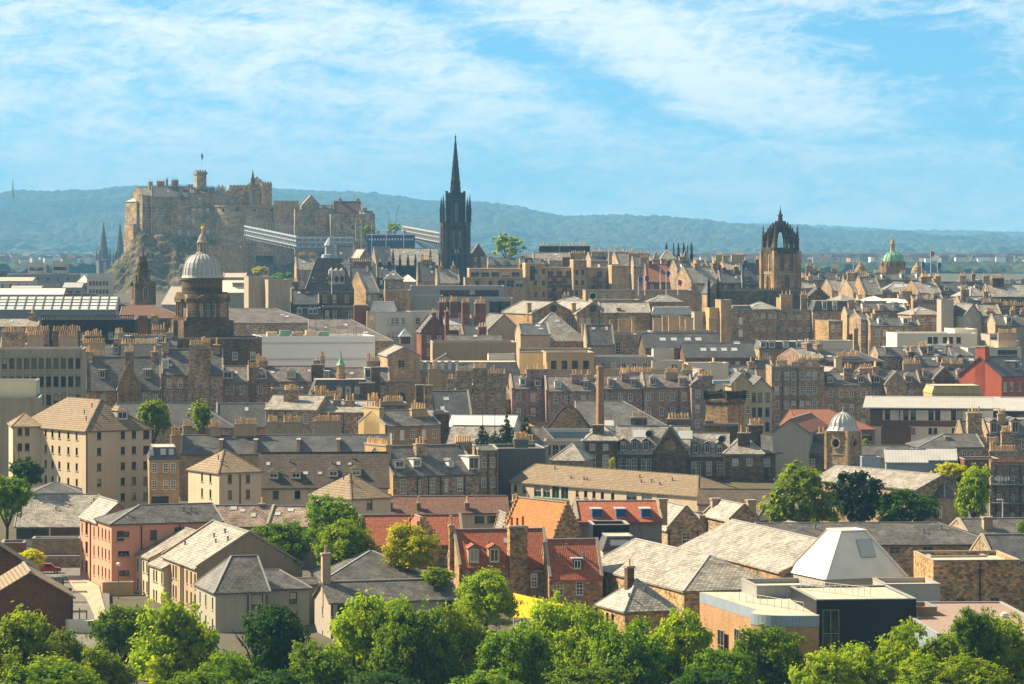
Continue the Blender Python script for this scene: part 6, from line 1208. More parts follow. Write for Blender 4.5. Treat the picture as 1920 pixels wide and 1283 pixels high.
# left: office, station roof, chimneys
b = Q('concrete office block with two long rows of dark windows at the left edge', -40, 156, 656, 740, 5, 16, None, 'flat', 'conc', 'flat', f=[([(i + .5) / 14.2 for i in range(14)], 3, 1.05, 2.3, 1.9, 4.0, 'd')], cat='office block')
m = MB().mat('conc')
for i in range(15): u = i / 14.2 * b.wd; m.box(u - .22, u + .22, -.3, -.003, 0, b.h - 1.2)
for r_ in range(3): m.box(0, b.wd, -.22, -.003, b.h - 5.4 - 4 * r_, b.h - 5.0 - 4 * r_)
b.add('concrete_rib', m)
b = Q('long glazed station style roof of pale panels at the left edge', -60, 217, 580, 960, 2, 18, 556, 'gx', 'dsteel', 'glassroof', cat='hall', skew=False, flash='dsteel')
m = MB().mat('dsteel')
for i in range(17): x = b.wd * i / 16; P0, P1 = b.slope(x, 0), b.slope(x, 1); m.beam((x, -.2, P0[2] + .15), (x, P1[1], P1[2] + .15), .22, .2)
for t in (.25, .5, .72): P0 = b.slope(0, t); m.beam((0, P0[1], P0[2] + .1), (b.wd, P0[1], P0[2] + .1), .16, .16)
b.add('glazing_bar', m)
b = Q('dark balustraded stone range below the glazed roof', 75, 252, 600, 905, 3, 12, None, 'flat', 'black', 'dflat', cat='building', f=[([.15, .3, .45, .6, .75, .9], 2, 1.1, 1.8, 3.4, 4, 's')])
m = MB().mat('soot')
for i in range(40): u = (i + .5) / 40 * b.wd; m.box(u - .13, u + .13, -.1, .15, b.h, b.h + 1.0)
m.box(0, b.wd, -.2, .25, b.h + 1.0, b.h + 1.3); b.add('balustrade', m)
Q('brown tiled hipped roof behind the balustraded range', 225, 345, 597, 925, 2, 16, 572, 'hr', 'soot', 'mpant', cat='building', ch=[(227, 9, 570, 0)], hip=1.2)
Q('pale slate roof at the left edge above the concrete office', -40, 72, 612, 870, 3, 10, 598, 'gx', 'rub', 'litslate', cat='tenement')
for px, wp, ty, n, D_, lab, mt in ((268, 17, 591, 0, 880, 'tall brick stack left of the domed tower', 'brick'), (290, 13, 592, 3, 880, 'stone stack between the brick stack and the domed tower', 'rub'), (297, 26, 618, 5, 862, 'low stone stack with mixed pots just left of the domed tower', 'rub'), (223, 16, 622, 3, 862, 'stone stack with one big square pot below the balustraded range', 'rub'), (25, 42, 622, 9, 800, 'wide stack of pots at the left edge above the office', 'rub'), (70, 44, 619, 10, 815, 'second wide stack of pots from the left above the office', 'rub'), (66, 30, 628, 7, 795, 'lower stack of pots in front of the second wide stack', 'tan'), (125, 52, 619, 12, 825, 'third wide stack of pots with yellow cans above the office', 'soot'), (128, 36, 630, 8, 790, 'lower stack of pots in front of the yellow cans', 'tan'), (175, 32, 629, 8, 800, 'dark stack with short pots right of the yellow cans', 'soot'), (176, 42, 643, 10, 775, 'stack with a long row of pots over the office roof right end', 'tan'), (176, 40, 666, 9, 768, 'short wall of pots between the office and the gabled tenement', 'tan')):
    root, zz, k = mk(px, D_, lab, 'chimney stack', 4, group='chimney stacks near the domed tower'); chimney(root, 0, 0, 0, zz(ty), wp * k, 1.1, n, mt)
root, zz, k = mk(260, 785, 'tall pale rendered gable wall topped by a long row of pots beside the domed tower', 'gable wall', 6, zg=Z(730, 785)); chimney(root, 0, 0, 0, zz(644), 66 * k, 1.6, 13, 'greyh')
m = MB().mat('greyh'); m.box(0, 33 * k, -1.0, 3, 0, zz(648)); m.build('wall', root)
Q('dark slate roofs between the left edge stacks and the gabled tenement', 150, 232, 668, 800, 4, 10, 647, 'gx', 'rub', 'slate')
Q('slate roof with a long row of pots right under the domed tower', 215, 330, 648, 812, 4, 9, 632, 'gx', 'greyh', 'slate', ch=[(268, 108, 634, 24, .5, 1)])
Q('low rubble tenement between the left edge stacks', 0, 62, 655, 805, 4, 9, 634, 'gx', 'rub', 'slate', ch=[(20, 14, 630, 3)])
# far left town
for a_ in (('pale flat roofed office with two roof towers far behind at the left', 15, 140, 515, 1750, 0, 24, None, 'flat', 'grey', 'flat'), ('small light roof tower, left of two on the far flat roofed office', 53, 82, 496, 1760, 0, 10, 493, 'mans', 'greyh', 'lead'), ('small light roof tower, right of two on the far flat roofed office', 98, 125, 495, 1760, 0, 10, 491, 'mans', 'greyh', 'lead'), ('low blue grey block with a curved roof left of the crag foot', 118, 152, 539, 1500, 0, 16, 530, 'gx', 'grey', 'lead'), ('pale house with a curved lead roof by the crag foot', 144, 166, 530, 1520, 0, 12, 516, 'hx', 'grey', 'whiteflat'), ('pale glassy pavilion with a light roof at the crag foot', 163, 205, 521, 1480, 0, 16, 514, 'mans', 'cream', 'lead'), ('long low pale building along the far left street', -40, 60, 527, 1600, 0, 20, 520, 'gx', 'cream', 'flat'), ('buff low block with small windows far left', 75, 106, 534, 1500, 0, 12, 530, 'flat', 'buff', 'flat'), ('long white glazed ridge far left in front of the offices', -40, 118, 552, 1250, 2, 14, 541, 'gx', 'greyh', 'whiteflat'), ('reddish low building with two chimneys at the crag foot', 119, 176, 552, 1200, 2, 12, 541, 'flat', 'redstone', 'dflat'), ('thin strip of pale roofs between the glazed ridge and the far offices', 20, 75, 543, 1350, 0, 12, 536, 'gx', 'pink', 'lead'), ('dark green edged office slab at the far left edge', -30, 6, 508, 1650, 0, 14, None, 'flat', 'dgrey', 'flat')):
    Q(*a_, cat='office' if 'office' in a_[0] else 'building', f=T3(4, 2) if a_[5] > 1 and 'roof tower' not in a_[0] else T3([.15, .3, .45, .6, .75, .9], 2, 1.8, 1.5, 'n'), skew=False)
root, zz, k = mk(24, 4600, 'thin lattice radio mast on the far hill at the left', 'radio mast', 0, zg=Z(372, 4600)); m = MB().mat('dsteel'); m.lathe([(1.6, 0), (.5, zz(338))], 4); m.build('mast', root)
# between castle and dome
for a_, kw in ((('big plain buff concrete fly tower block, left half', 466, 504, 519, 1000, 10, 14, None, 'flat', 'conc', 'flat'), {}), (('big plain buff concrete fly tower block, right half', 503, 544, 525, 990, 10, 14, None, 'flat', 'conc', 'flat'), {}),
    (('large plain dark slate roof right of the grey dome', 426, 592, 606, 960, 3, 30, 578, 'hr', 'rub', 'pslate'), {}), (('large plain dark slate roof behind the sheeted scaffold', 578, 736, 640, 930, 3, 30, 599, 'hr', 'rub', 'pslate'), {}),
    (('white gable end house left of the grey dome behind it', 304, 350, 570, 1040, -20, 14, 537, 'gx', 'greyh', 'greyh'), {}), (('pale jumble of roofs right of the grey dome with a round turret', 416, 470, 548, 1050, 4, 12, 525, 'gx', 'greyh', 'whiteflat'), dict(ch=[(446, 20, 530, 0, .3, 2, 'tan')])),
    (('yellowish low wall and roof at the crag foot right of the grey dome', 418, 462, 520, 1500, 3, 12, 512, 'gx', 'ylw', 'flat'), {}), (('dark slate house between the concrete tower and the mansard hotel', 545, 598, 570, 1010, 4, 12, 543, 'gx', 'soot', 'dslate'), dict(f=T3([.3, .7, .9], 2), ch=[(555, 8, 528, 2), (588, 8, 527, 2), (612, 7, 529, 2)])),
    (('slate house with a row of blue round headed dormers under the concrete tower', 556, 606, 592, 985, 5, 10, 577, 'mans', 'ash', 'dslate'), dict(dm=[(562, 1.6, 2, .1, 'g', 'bluemet'), (582, 1.6, 2, .1, 'g', 'bluemet'), (591, 1.6, 2, .1, 'g', 'bluemet')])),
    (('dark stone range with tall windows below the mansard hotel', 604, 700, 575, 1000, 3, 12, None, 'flat', 'soot', 'dflat'), dict(f=T3([.1, .25, .55, .85], 2, 2.6))),
    (('brown stepped stone block left of the grey metal clad building', 722, 770, 545, 1005, 4, 14, None, 'flat', 'ash', 'flat'), {}), (('small brick box house beside the white building', 664, 690, 573, 975, 4, 8, None, 'flat', 'brick', 'flat'), {}),
    (('brown rendered low block left of the white building', 688, 706, 585, 968, 4, 12, None, 'flat', 'tan', 'flat'), dict(f=T3([.5], 1)))):
    Q(*a_, cat='building', **kw)
# mansard hotel
b = Q('grand mansard roofed hotel pavilion with a white lantern and a triple round window dormer', 572, 664, 546, 1015, 4, 16, 484, 'mans', 'soot', 'slate', cat='hotel', f=T3([.15, .4, .6, .85], 2, 2.4), ch=[(590, 8, 528, 2, .1, 1), (614, 8, 531, 2, .1, 1)])
m = MB().mat('greyh'); x0, x1 = b.loc(616, 1), b.loc(646, 1); m.box(x0, x1, .6, 4, b.h + .5, b.h + 5)
for i in range(3): xc = x0 + (x1 - x0) * (i + .5) / 3; m.lathe([(1.0, b.h + 5), (.8, b.h + 6.2), (.1, b.h + 7)], 8, xc, 1.2)
b.add('dormer', m)
for i in range(3):
    xc = x0 + (x1 - x0) * (i + .5) / 3; m = MB().mat('glassd'); m.poly(*[(xc + .62 * math.cos(t * .524), .55, b.h + 3.6 + .95 * math.sin(t * .524)) for t in range(12)]); b.add('round_window', m)
m = MB().mat('bluemet'); xm = b.loc(618, 6); m.lathe([(2.6, b.hr), (2.4, b.hr + 1), (1.5, b.hr + 1.2), (1.4, b.hr + 3.6), (1.8, b.hr + 3.8), (1.2, b.hr + 4.8), (.1, b.hr + 6.4)], 8, xm, 6); b.add('lantern', m)
m = MB().mat('lead'); xm = b.loc(646, 6); m.lathe([(1.6, b.h + 6), (1.6, b.h + 8), (2.0, b.h + 8.2), (.1, b.h + 9.4)], 8, xm, 4); b.add('turret', m)
root, zz, k = mk(622, 1012, 'white flagpole in front of the mansard hotel dormer', 'flagpole', zg=Z(552, 1012)); m = MB().mat('trim'); m.lathe([(.14, 0), (.08, zz(500))], 6); m.build('pole', root)
# white building, metal clad building, scaffold
b = Q('white rendered four storey building with small sash windows', 768, 846, 585, 968, 6, 14, None, 'flat', 'white', 'whiteflat', cat='building', f=[([.2, .58], 3, 1.5, 2.2, 1.6, 4.2, 's')])
Q('', 704, 769, 586, 962, -6, 14, None, 'flat', 'white', 'whiteflat', wing=b, f=[([.37, .5, .62, .8], 3, 1.1, 2.0, 1.5, 4.0, 's')])
Q('rounded grey metal roof pavilion on the white building', 694, 742, 583, 972, 0, 10, 566, 'mans', 'lead', 'lead', cat='roof pavilion')
Q('grey metal clad box building with a ribbon of windows, main upper box', 770, 946, 537, 1040, 2, 18, None, 'flat', 'gmet', 'lead', cat='building', f=[([(i + .5) / 16 for i in range(5, 15)], 1, 1.9, 1.9, 1.2, 4, 'd')], flash='lead')
Q('grey metal clad lower box right above the white building', 738, 830, 555, 1010, 2, 12, None, 'flat', 'gmet', 'lead', cat='building')
Q('grey metal clad lower wing with glazing behind the red brick chimneys', 828, 962, 560, 1012, 2, 12, None, 'flat', 'gmet', 'lead', cat='building', f=[([.15, .3, .75, .88], 1, 3.4, 3.2, .9, 4, 'd')])
b = Q('building wrapped in white scaffold sheeting', 489, 703, 632, 880, 10, 22, None, 'flat', 'sheet', 'tan', cat='scaffolded building', flash='sheet', lw='copper')
m = MB().mat('whiteflat')
for z_ in (-1.4, -5.6, -9): m.box(.5, b.wd - .5, -.12, -.004, b.h + z_ - .5, b.h + z_)
b.add('sheet_seam', m)
m = MB().mat('dsteel'); 
for i in range(30): x, y = rnd.uniform(1, b.wd - 1), rnd.uniform(.5, 14); m.box(x - .05, x + .05, y - .05, y + .05, b.h - .5, b.h + rnd.uniform(1.5, 4))
for i in range(8): x = rnd.uniform(1, b.wd * .6); y = rnd.uniform(1, 10); m.beam((x, y, b.h + rnd.uniform(1, 2.6)), (x + rnd.uniform(4, 12), y + 1, b.h + rnd.uniform(1, 3)), .1, .1)
b.add('scaffold_pole', m)
for i, mt in enumerate(('cream', 'copper', 'tan', 'cream', 'copper')): m = MB().mat(mt); x = 2 + i * 3.4; m.box(x, x + 2.6, 3, 6, b.h - .5, b.h + 1.2 + .4 * (i % 2)); b.add('material_stack', m)
# red brick cluster
b = Q('red sandstone gabled house with stepped gables and clustered chimneys', 790, 838, 622, 930, 8, 12, 592, 'gy', 'redstone', 'slate', crow=True, f=T3([.3, .7], 3), cat='house')
Q('', 836, 888, 618, 934, 8, 12, 592, 'gx', 'redstone', 'litslate', wing=b, sk=[(848, .3, 5, 4)], ch=[(830, 14, 566, 3), (813, 8, 586, 2)])
for px, wp, ty, n, D_, lab in ((851, 14, 564, 4, 940, 'left one of the big red brick chimney stacks beside the metal clad building'), (873, 14, 566, 4, 936, 'middle one of the big red brick chimney stacks'), (900, 20, 568, 6, 938, 'broadest of the big red brick chimney stacks'), (838, 7, 583, 1, 926, 'thin red brick chimney in front of the bigger ones'), (904, 15, 612, 3, 915, 'low red brick chimney before the blank theatre wall')):
    root, zz, k = mk(px, D_, lab, 'chimney stack', 8, group='red brick chimney stacks'); chimney(root, 0, 0, 0, zz(ty), wp * k, 2.0, n, 'redstone')
B('dark slate house with a stepped red gable right of the red brick chimneys', 868, 915, 630, 925, 8, 10, 610, 'gx', 'redstone', 'dslate', cat='house')
B('tan stone gable rising to the right of the red brick chimneys', 915, 975, 620, 940, 20, 12, 590, 'gy', 'tan', 'slate', cat='house', ch=[(938, 10, 616, 0, .1, 1, 'tan')])
b = B('wide blank grey brown theatre wall with a flat roof', 811, 968, 643, 858, 3, 20, None, 'flat', 'brownr', 'flat', cat='theatre', l=[([.85], 1, 1, 2.4, 1, 3, 'n')], lw='tan')
B('small white plant room at the right end of the blank theatre wall', 916, 965, 665, 838, 3, 6, None, 'flat', 'white', 'whiteflat', cat='plant room')
B('dark pointed glass roof against the blank theatre wall', 815, 858, 677, 845, 3, 6, 664, 'gy', 'greyh', 'dslate', cat='roof light')
B('grey slate low roof on top of the blank theatre wall', 840, 940, 642, 880, 3, 10, 629, 'gx', 'greyh', 'slate', cat='theatre')
# old town, right of the black spire
def rows(lst, cat='tenement', **kw0):
    for a_, kw in lst: k2 = dict(kw0); k2.update(kw); B(*a_, cat=k2.pop('cat', cat), **k2)
# buff modern hotel with red panels
hb = B('long buff stone modern building with green glass and rust red panels, middle wing', 1023, 1075, 502, 1180, 4, 16, 497, 'flat', 'buff', 'lead', cat='building', f=[([.18, .5, .84], 4, 2.0, 2.4, 1.2, 3.5, 'lg')], flash='whiteflat')
for a_, ff in (((985, 1023, 494, 1172, 4, 14), [([.35], 1, 1.8, 5, 1, 4, 'd'), ([.5, .9], 3, 1, 1.6, 2, 4, 'd')]), ((1075, 1100, 488, 1172, 4, 14), [([.25, .7], 3, 1.0, 1.6, 3.4, 3.6, 'd')]), ((1100, 1149, 502, 1182, 4, 14), [([.2, .5, .85], 4, 2.0, 2.4, 1.2, 3.5, 'lg')]), ((1147, 1180, 498, 1170, 4, 14), None), ((880, 986, 504, 1184, 4, 14), [([.1, .28, .46, .64, .82], 1, 2.8, 2.4, 1.2, 3.5, 'lg'), ([.5, .7, .9], 3, 2.2, 2.6, 5.2, 3.6, 'lg')])):
    B('', *a_, None, 'flat', 'buff', 'whiteflat', wing=hb, f=ff, flash='whiteflat')
for px, py in [(x, y) for x in (1039, 1058, 1141, 1118) for y in (524, 540, 556)]:
    m = MB().mat('redstone'); x = hb.loc(px, -.1); m.box(x - .9, x + .9, -.14, -.003, Z(py + 8, 1180) - hb.M.translation.z, Z(py - 6, 1180) - hb.M.translation.z); hb.add('red_panel', m)
B('buff pale wing with a glazed top floor left of the buff modern building', 872, 985, 521, 1165, 4, 10, None, 'flat', 'buff', 'whiteflat', cat='building', f=[([.2, .42], 1, 1.2, 2, 1.0, 3.5, 'd'), ([.6, .75, .9], 1, 2.6, 2.4, .8, 3.5, 'lg')])
rows([
 (('pale gabled roof in front of the black spire', 820, 862, 530, 1200, 6, 10, 505, 'gx', 'ash', 'litslate'), {}),
 (('brown stone block with chimneys left of the pale gabled roof', 783, 818, 527, 1210, 4, 12, 492, 'gx', 'ash', 'slate'), dict(ch=[(800, 20, 487, 5)])),
 (('dark slate roof with orange brick ridge stacks below the blue stand', 655, 700, 512, 1400, 6, 12, 485, 'gx', 'soot', 'slate'), dict(ch=[(678, 34, 490, 9, .2, 1, 'redstone')], f=T3([.2, .5, .8], 2))),
 (('steep sunlit slate gable house below the blue stand', 664, 706, 502, 1440, 18, 14, 468, 'gy', 'ash', 'litslate'), {}),
 (('pale slate gable right of the steep sunlit gable house', 706, 736, 498, 1445, 14, 12, 463, 'gx', 'ash', 'litslate'), dict(ch=[(710, 7, 470, 2)])),
 (('dark slate house at the foot of the sloping grandstand', 630, 664, 490, 1480, 4, 12, 461, 'gx', 'ash', 'dslate'), dict(f=T3([.3, .7], 2), ch=[(636, 7, 474, 2), (668, 6, 452, 1)])),
 (('narrow sandstone gable house left of the mansard hotel lantern', 556, 590, 505, 1350, 8, 12, 483, 'gx', 'ash', 'litslate'), dict(ch=[(566, 11, 478, 4), (586, 11, 478, 4)], f=T3([.3, .7], 3))),
 (('pale sloping slate roof right of the mansard hotel', 686, 712, 548, 1080, 26, 14, 511, 'gx', 'ash', 'litslate'), {}),
 (('dark stone house with corner turret left of the stepped stone block', 655, 690, 535, 1150, 5, 12, 500, 'gx', 'soot', 'slate'), dict(ch=[(660, 10, 512, 3), (676, 8, 510, 2)], f=T3([.2, .5, .8], 3))),
 (('dark roofs in shade left of the black church nave', 706, 742, 520, 1330, 4, 12, 497, 'gx', 'black', 'dslate'), {}),
 (('brick coloured gable house right of the black spire', 884, 910, 478, 1490, 6, 12, 458, 'gy', 'redstone', 'slate'), dict(f=T3([.3, .7], 2))),
 (('stone house with a pale roof patch right of the brick coloured gable', 903, 925, 492, 1440, 6, 10, 482, 'gx', 'rub', 'litslate'), {}),
 (('row of low stone houses under the round park tree', 915, 985, 497, 1420, 3, 10, 484, 'gx', 'rub', 'slate'), dict(ch=[(954, 8, 478, 3), (983, 12, 480, 4)])),
 (('white faceted rooflight on grey roofs below the black spire', 750, 780, 528, 1180, 3, 10, 515, 'py', 'greyh', 'whiteflat'), {}),
 (('grey slate roof left of the white faceted rooflight', 722, 756, 524, 1160, 4, 10, 508, 'hx', 'rub', 'slate'), {}),
])
# skyline of tenements
rows([
 (('dark skyline tenement crowned by a very long row of chimney pots', 1011, 1108, 473, 1350, 2, 12, None, 'flat', 'black', 'dslate'), dict(ch=[(1030, 38, 461, 12, .3, 1), (1078, 56, 461, 16, .3, 1)], fw='soot')),
 (('dark slated tenement in front of the long skyline row of pots', 1000, 1070, 488, 1300, 4, 10, 474, 'gx', 'rub', 'litslate'), dict(ch=[(1084, 28, 475, 8), (1012, 24, 478, 6)])),
 (('low houses with orange brick stacks above the buff modern building', 975, 1030, 497, 1260, 4, 10, 486, 'gx', 'redstone', 'slate'), dict(ch=[(991, 14, 483, 4, .2, 1, 'redstone'), (1062, 15, 482, 4, .2, 1, 'redstone')])),
 (('slate tenement with a lit gable in the middle of the skyline', 1108, 1140, 490, 1320, 10, 12, 474, 'gx', 'rub', 'slate'), dict(ch=[(1124, 30, 472, 9, .3, 1)])),
 (('buff roof block over steep dark slates in the skyline', 1125, 1164, 496, 1290, 4, 10, 478, 'flat', 'conc', 'flat'), {}),
 (('steep slate roof with a white lit face right of the buff roof block', 1160, 1190, 497, 1292, 16, 12, 474, 'gx', 'rub', 'litslate'), dict(ch=[(1156, 30, 472, 8, .8, 1), (1180, 14, 472, 3, .5, 1)])),
 (('tall stone chimney gable with orange pots right of the lit slate roof', 1188, 1222, 500, 1280, 4, 12, 482, 'gx', 'rub', 'slate'), dict(ch=[(1208, 16, 483, 5, .1, 1.4), (1198, 40, 475, 11, .9, 1)])),
 (('red sandstone gabled building with pointed gables behind flags', 1212, 1265, 528, 1230, 3, 14, 496, 'gx', 'redstone', 'redtile'), dict(f=T3([.2, .5, .8], 2))),
 (('small conical roofed turret house under the black skyline pinnacles', 1225, 1240, 488, 1310, 4, 8, 472, 'py', 'rub', 'slate'), {}),
 (('stone house with pointed slate turret left of the flat brown block', 1240, 1266, 486, 1305, 4, 9, 468, 'py', 'rub', 'litslate'), {}),
 (('slate spirelet house right of the black skyline pinnacles', 1280, 1296, 496, 1260, 4, 8, 469, 'py', 'rub', 'slate'), {}),
 (('flat brown block right of the black skyline pinnacles', 1278, 1344, 490, 1275, 3, 12, None, 'flat', 'tan', 'dflat'), dict(ch=[(1348, 13, 478, 3)])),
 (('dark slate tenement with lit skews behind the flagpoles', 1270, 1330, 508, 1220, 12, 12, 489, 'gx', 'rub', 'dslate'), dict(ch=[(1306, 16, 494, 4)])),
 (('steep gable tenement with a bright lit edge left of the gothic gable', 1296, 1350, 530, 1170, 22, 14, 500, 'gx', 'rub', 'litslate'), dict(f=T3([.3, .6], 2))),
 (('pale yellow gable wall with pots left of the crown steeple', 1358, 1396, 505, 1270, 8, 12, 492, 'gx', 'ylw', 'litslate'), dict(lw='ylw', ch=[(1384, 26, 478, 7, .5, 2, 'tan'), (1360, 10, 480, 3)])),
 (('dark slate roof just left of the crown steeple', 1390, 1432, 532, 1210, 3, 12, 494, 'gx', 'soot', 'dslate'), {}),
 (('dark slate block under the yellow gable wall', 1350, 1392, 530, 1200, 3, 12, 508, 'gx', 'soot', 'dslate'), {}),
])
# classical courts
rows([
 (('long flat roofed court building with round white rooflights', 1098, 1300, 545, 1120, 2, 18, None, 'flat', 'buff', 'flat'), dict(f=T3(9, 1, 1.6), cat='building')),
 (('pale flat roof with satellite dish and pyramid rooflight', 1110, 1200, 563, 1085, 3, 16, None, 'flat', 'ash', 'whiteflat'), dict(cat='building')),
 (('sunlit slate roof with square stacks left of the round dish', 1049, 1100, 566, 1100, 3, 10, 556, 'hx', 'ash', 'litslate'), dict(ch=[(1062, 14, 553, 2)])),
 (('sunlit hipped slate roof right of the pyramid rooflight', 1218, 1280, 566, 1095, 4, 12, 553, 'hx', 'ash', 'litslate'), {}),
])
for px0, px1, ev, rg, lab in ((998, 1078, 588, 566, 'left of three classical pediment gables with pale roofs'), (1082, 1142, 588, 566, 'middle one of three classical pediment gables with pale roofs'),):
    b = B(lab, px0, px1, ev, 985, 20, 26, rg, 'gy', 'ash', 'litslate', cat='gallery', f=[([.15, .35, .65, .85], 1, 1.5, 2.6, 1.3, 4, 's')], dp=[])
    m = MB().mat('glassd'); m.poly(*[(b.wd / 2 + 1.1 * math.cos(t * .524), -.03, b.h + 1.4 + 1.1 * math.sin(t * .524)) for t in range(12)]); b.add('round_window', m)
    chimney(b.root, .4, 4, b.h - 2, b.h + 3.0, 1.2, 1.2, 0, 'buff')
b = B('right of three classical gables with a long grey slate roof behind', 1126, 1220, 586, 985, 4, 14, 568, 'gx', 'ash', 'litslate', cat='gallery', ch=[(1160, 8, 577, 0, .1, 1, 'ash'), (1217, 10, 567, 0, .5, 1.2, 'buff')])
rows([
 (('stone block with white arched roof windows and square buff stacks', 1140, 1225, 624, 930, 3, 14, None, 'flat', 'buff', 'flat'), dict(f=[([.25, .5], 2, 1.2, 2.2, 2, 4, 's')], ch=[(1147, 7, 600, 0, .1, 1, 'buff'), (1187, 6, 596, 0, .2, 1, 'buff'), (1170, 22, 598, 0, .9, 1, 'buff')], cat='building')),
 (('stone range with a row of square buff stacks and a white round rooflight', 1222, 1345, 622, 935, 3, 14, None, 'flat', 'ash', 'flat'), dict(ch=[(1232, 15, 597, 0, .3, 1.4, 'tan'), (1246, 9, 592, 0, .5, 1.4, 'buff'), (1263, 20, 592, 0, .8, 1.4, 'tan'), (1279, 9, 594, 0, .3, 1.4, 'buff'), (1292, 15, 596, 0, .6, 1.4, 'tan'), (1337, 16, 596, 0, .4, 1.4, 'buff')], f=T3([.2, .5, .8], 2), cat='building')),
 (('grey roofed house with a white pyramid rooflight over the square stacks', 1222, 1300, 590, 985, 3, 12, 576, 'mans', 'ash', 'lead'), dict(cat='building')),
 (('pale rendered stair box with one dark slit beside the yellow block', 1302, 1330, 586, 965, 3, 8, None, 'flat', 'greyh', 'flat'), dict(f=[([.75], 1, 1.2, 2.4, 1, 3, 'n')], cat='stair tower')),
 (('tall plain yellow stone block with a higher right half', 1352, 1372, 563, 955, 6, 10, None, 'flat', 'buff', 'flat'), dict(cat='building')),
 (('sunlit low yellow stone block left of the tall plain one', 1330, 1354, 578, 958, 6, 8, None, 'flat', 'ylw', 'flat'), dict(cat='building')),
 (('dark rubble tenement wall with bricked up windows', 1372, 1410, 582, 985, 3, 12, 573, 'mans', 'rub', 'litslate'), dict(f=T3([.45], 3, 2.0, 2, 'p'))),
 (('theatre with a stepped slate roof tower and sunlit left slope', 976, 1032, 628, 900, 6, 14, 608, 'gx', 'tan', 'dslate'), dict(cat='theatre')),
 (('broad slate fly tower roof with a sunlit hip above the theatre', 985, 1100, 640, 912, 6, 18, 586, 'hx', 'rub', 'litslate'), dict(cat='theatre', hip=1.0, ch=[(1100, 18, 608, 0, .2, 1.6, 'tan')])),
 (('sloping sandstone flank wall right of the theatre roof', 1100, 1152, 646, 905, 5, 10, 610, 'gx', 'tan', 'slate'), dict(cat='theatre')),
 (('dark rubble block left of the blue slate roofs', 1150, 1196, 628, 915, 3, 12, None, 'flat', 'rub', 'dflat'), dict(f=[([.2], 2, 1.5, 3.4, 2, 6, 's')], cat='building')),
 (('low stone theatre base with a plain wall', 974, 1110, 655, 888, 4, 8, None, 'flat', 'tan', 'flat'), dict(cat='theatre')),
])
b = B('long dark blue slate roof with rooflights, rear one of two', 1210, 1350, 652, 868, 6, 12, 625, 'gx', 'soot', 'dslate', cat='hall', skew=False, sk=[(1243, .45, 1.6, 1.5), (1264, .45, 1.6, 1.5), (1290, .45, 1.6, 1.5), (1310, .45, 1.6, 1.5)])
b = B('long dark blue slate roof with rooflights, front one of two', 1285, 1416, 670, 850, 5, 12, 643, 'gx', 'brick', 'dslate', cat='hall', skew=False, sk=[(1319, .4, 1.5, 1.5), (1338, .4, 1.5, 1.5), (1358, .4, 1.5, 1.5), (1377, .4, 1.5, 1.5), (1385, .88, 1.6, 1.2)], f=T3([.3, .6, .75, .9], 2))
B('white rendered wall between the two blue slate roofs', 1225, 1264, 655, 860, 4, 4, None, 'flat', 'white', 'flat', cat='building')
b = B('yellow stone flat roofed block with four tall dark windows', 1024, 1114, 662, 830, 3, 18, None, 'flat', 'ylw', 'whiteflat', cat='building', f=[([.16, .38, .6, .83], 2, 1.4, 3.1, 1.9, 5, 'd')], flash='leadtrim')
B('', 974, 1026, 660, 846, -36, 8, None, 'flat', 'ylw', 'whiteflat', wing=b, flash='leadtrim')
B('dark ribbed metal wing right of the yellow flat roofed block', 1114, 1225, 670, 838, 3, 14, None, 'flat', 'gmet', 'whiteflat', cat='building', f=[([.07, .15, .33, .5, .68, .86], 1, 1.2, 1.7, 1.3, 4, 'w')])
B('lower yellow stone storey below the dark ribbed metal wing', 1024, 1290, 694, 826, 3, 8, None, 'flat', 'ylw', 'flat', cat='building')
B('low grey glazed wing right of the dark ribbed metal wing', 1223, 1282, 678, 835, 3, 10, None, 'flat', 'greyh', 'whiteflat', cat='building', f=[([.08, .7], 1, 1.2, 1.6, .8, 4, 'd')])
B('white roof clutter house left of the yellow gabled roofs', 1290, 1366, 682, 835, 3, 10, None, 'flat', 'white', 'whiteflat', cat='building')
rows([
 (('pale yellow gable house behind the corbelled stone gable', 1302, 1332, 705, 815, 10, 10, 692, 'gy', 'ylw', 'litslate'), {}),
 (('slate roof with sloping rooflights left of the yellow upright tenement', 1330, 1420, 712, 838, 3, 10, 686, 'gx', 'rub', 'slate'), dict(sk=[(1375, .5, 2, 1.6), (1394, .5, 2, 1.4)])),
 (('tall yellow stone tenement end with orange pots', 1417, 1450, 690, 850, 5, 10, 676, 'gx', 'ylw', 'slate'), dict(f=T3([.3, .7], 3, 2.2), ch=[(1432, 30, 676, 6)])),
 (('slate mansard block with white dormers and yellow arcade', 1424, 1504, 655, 880, 3, 12, 640, 'mans', 'buff', 'slate'), dict(f=T3([.05, .15, .25, .6, .9], 2, 2.2), dm=[(1430, 1.6, 1.8, .1, 'f', 'trim'), (1446, 1.6, 1.8, .1, 'f', 'trim'), (1472, 1.5, 1.8, .1, 'f', 'trim'), (1497, 1.5, 1.8, .1, 'f', 'trim')])),
])
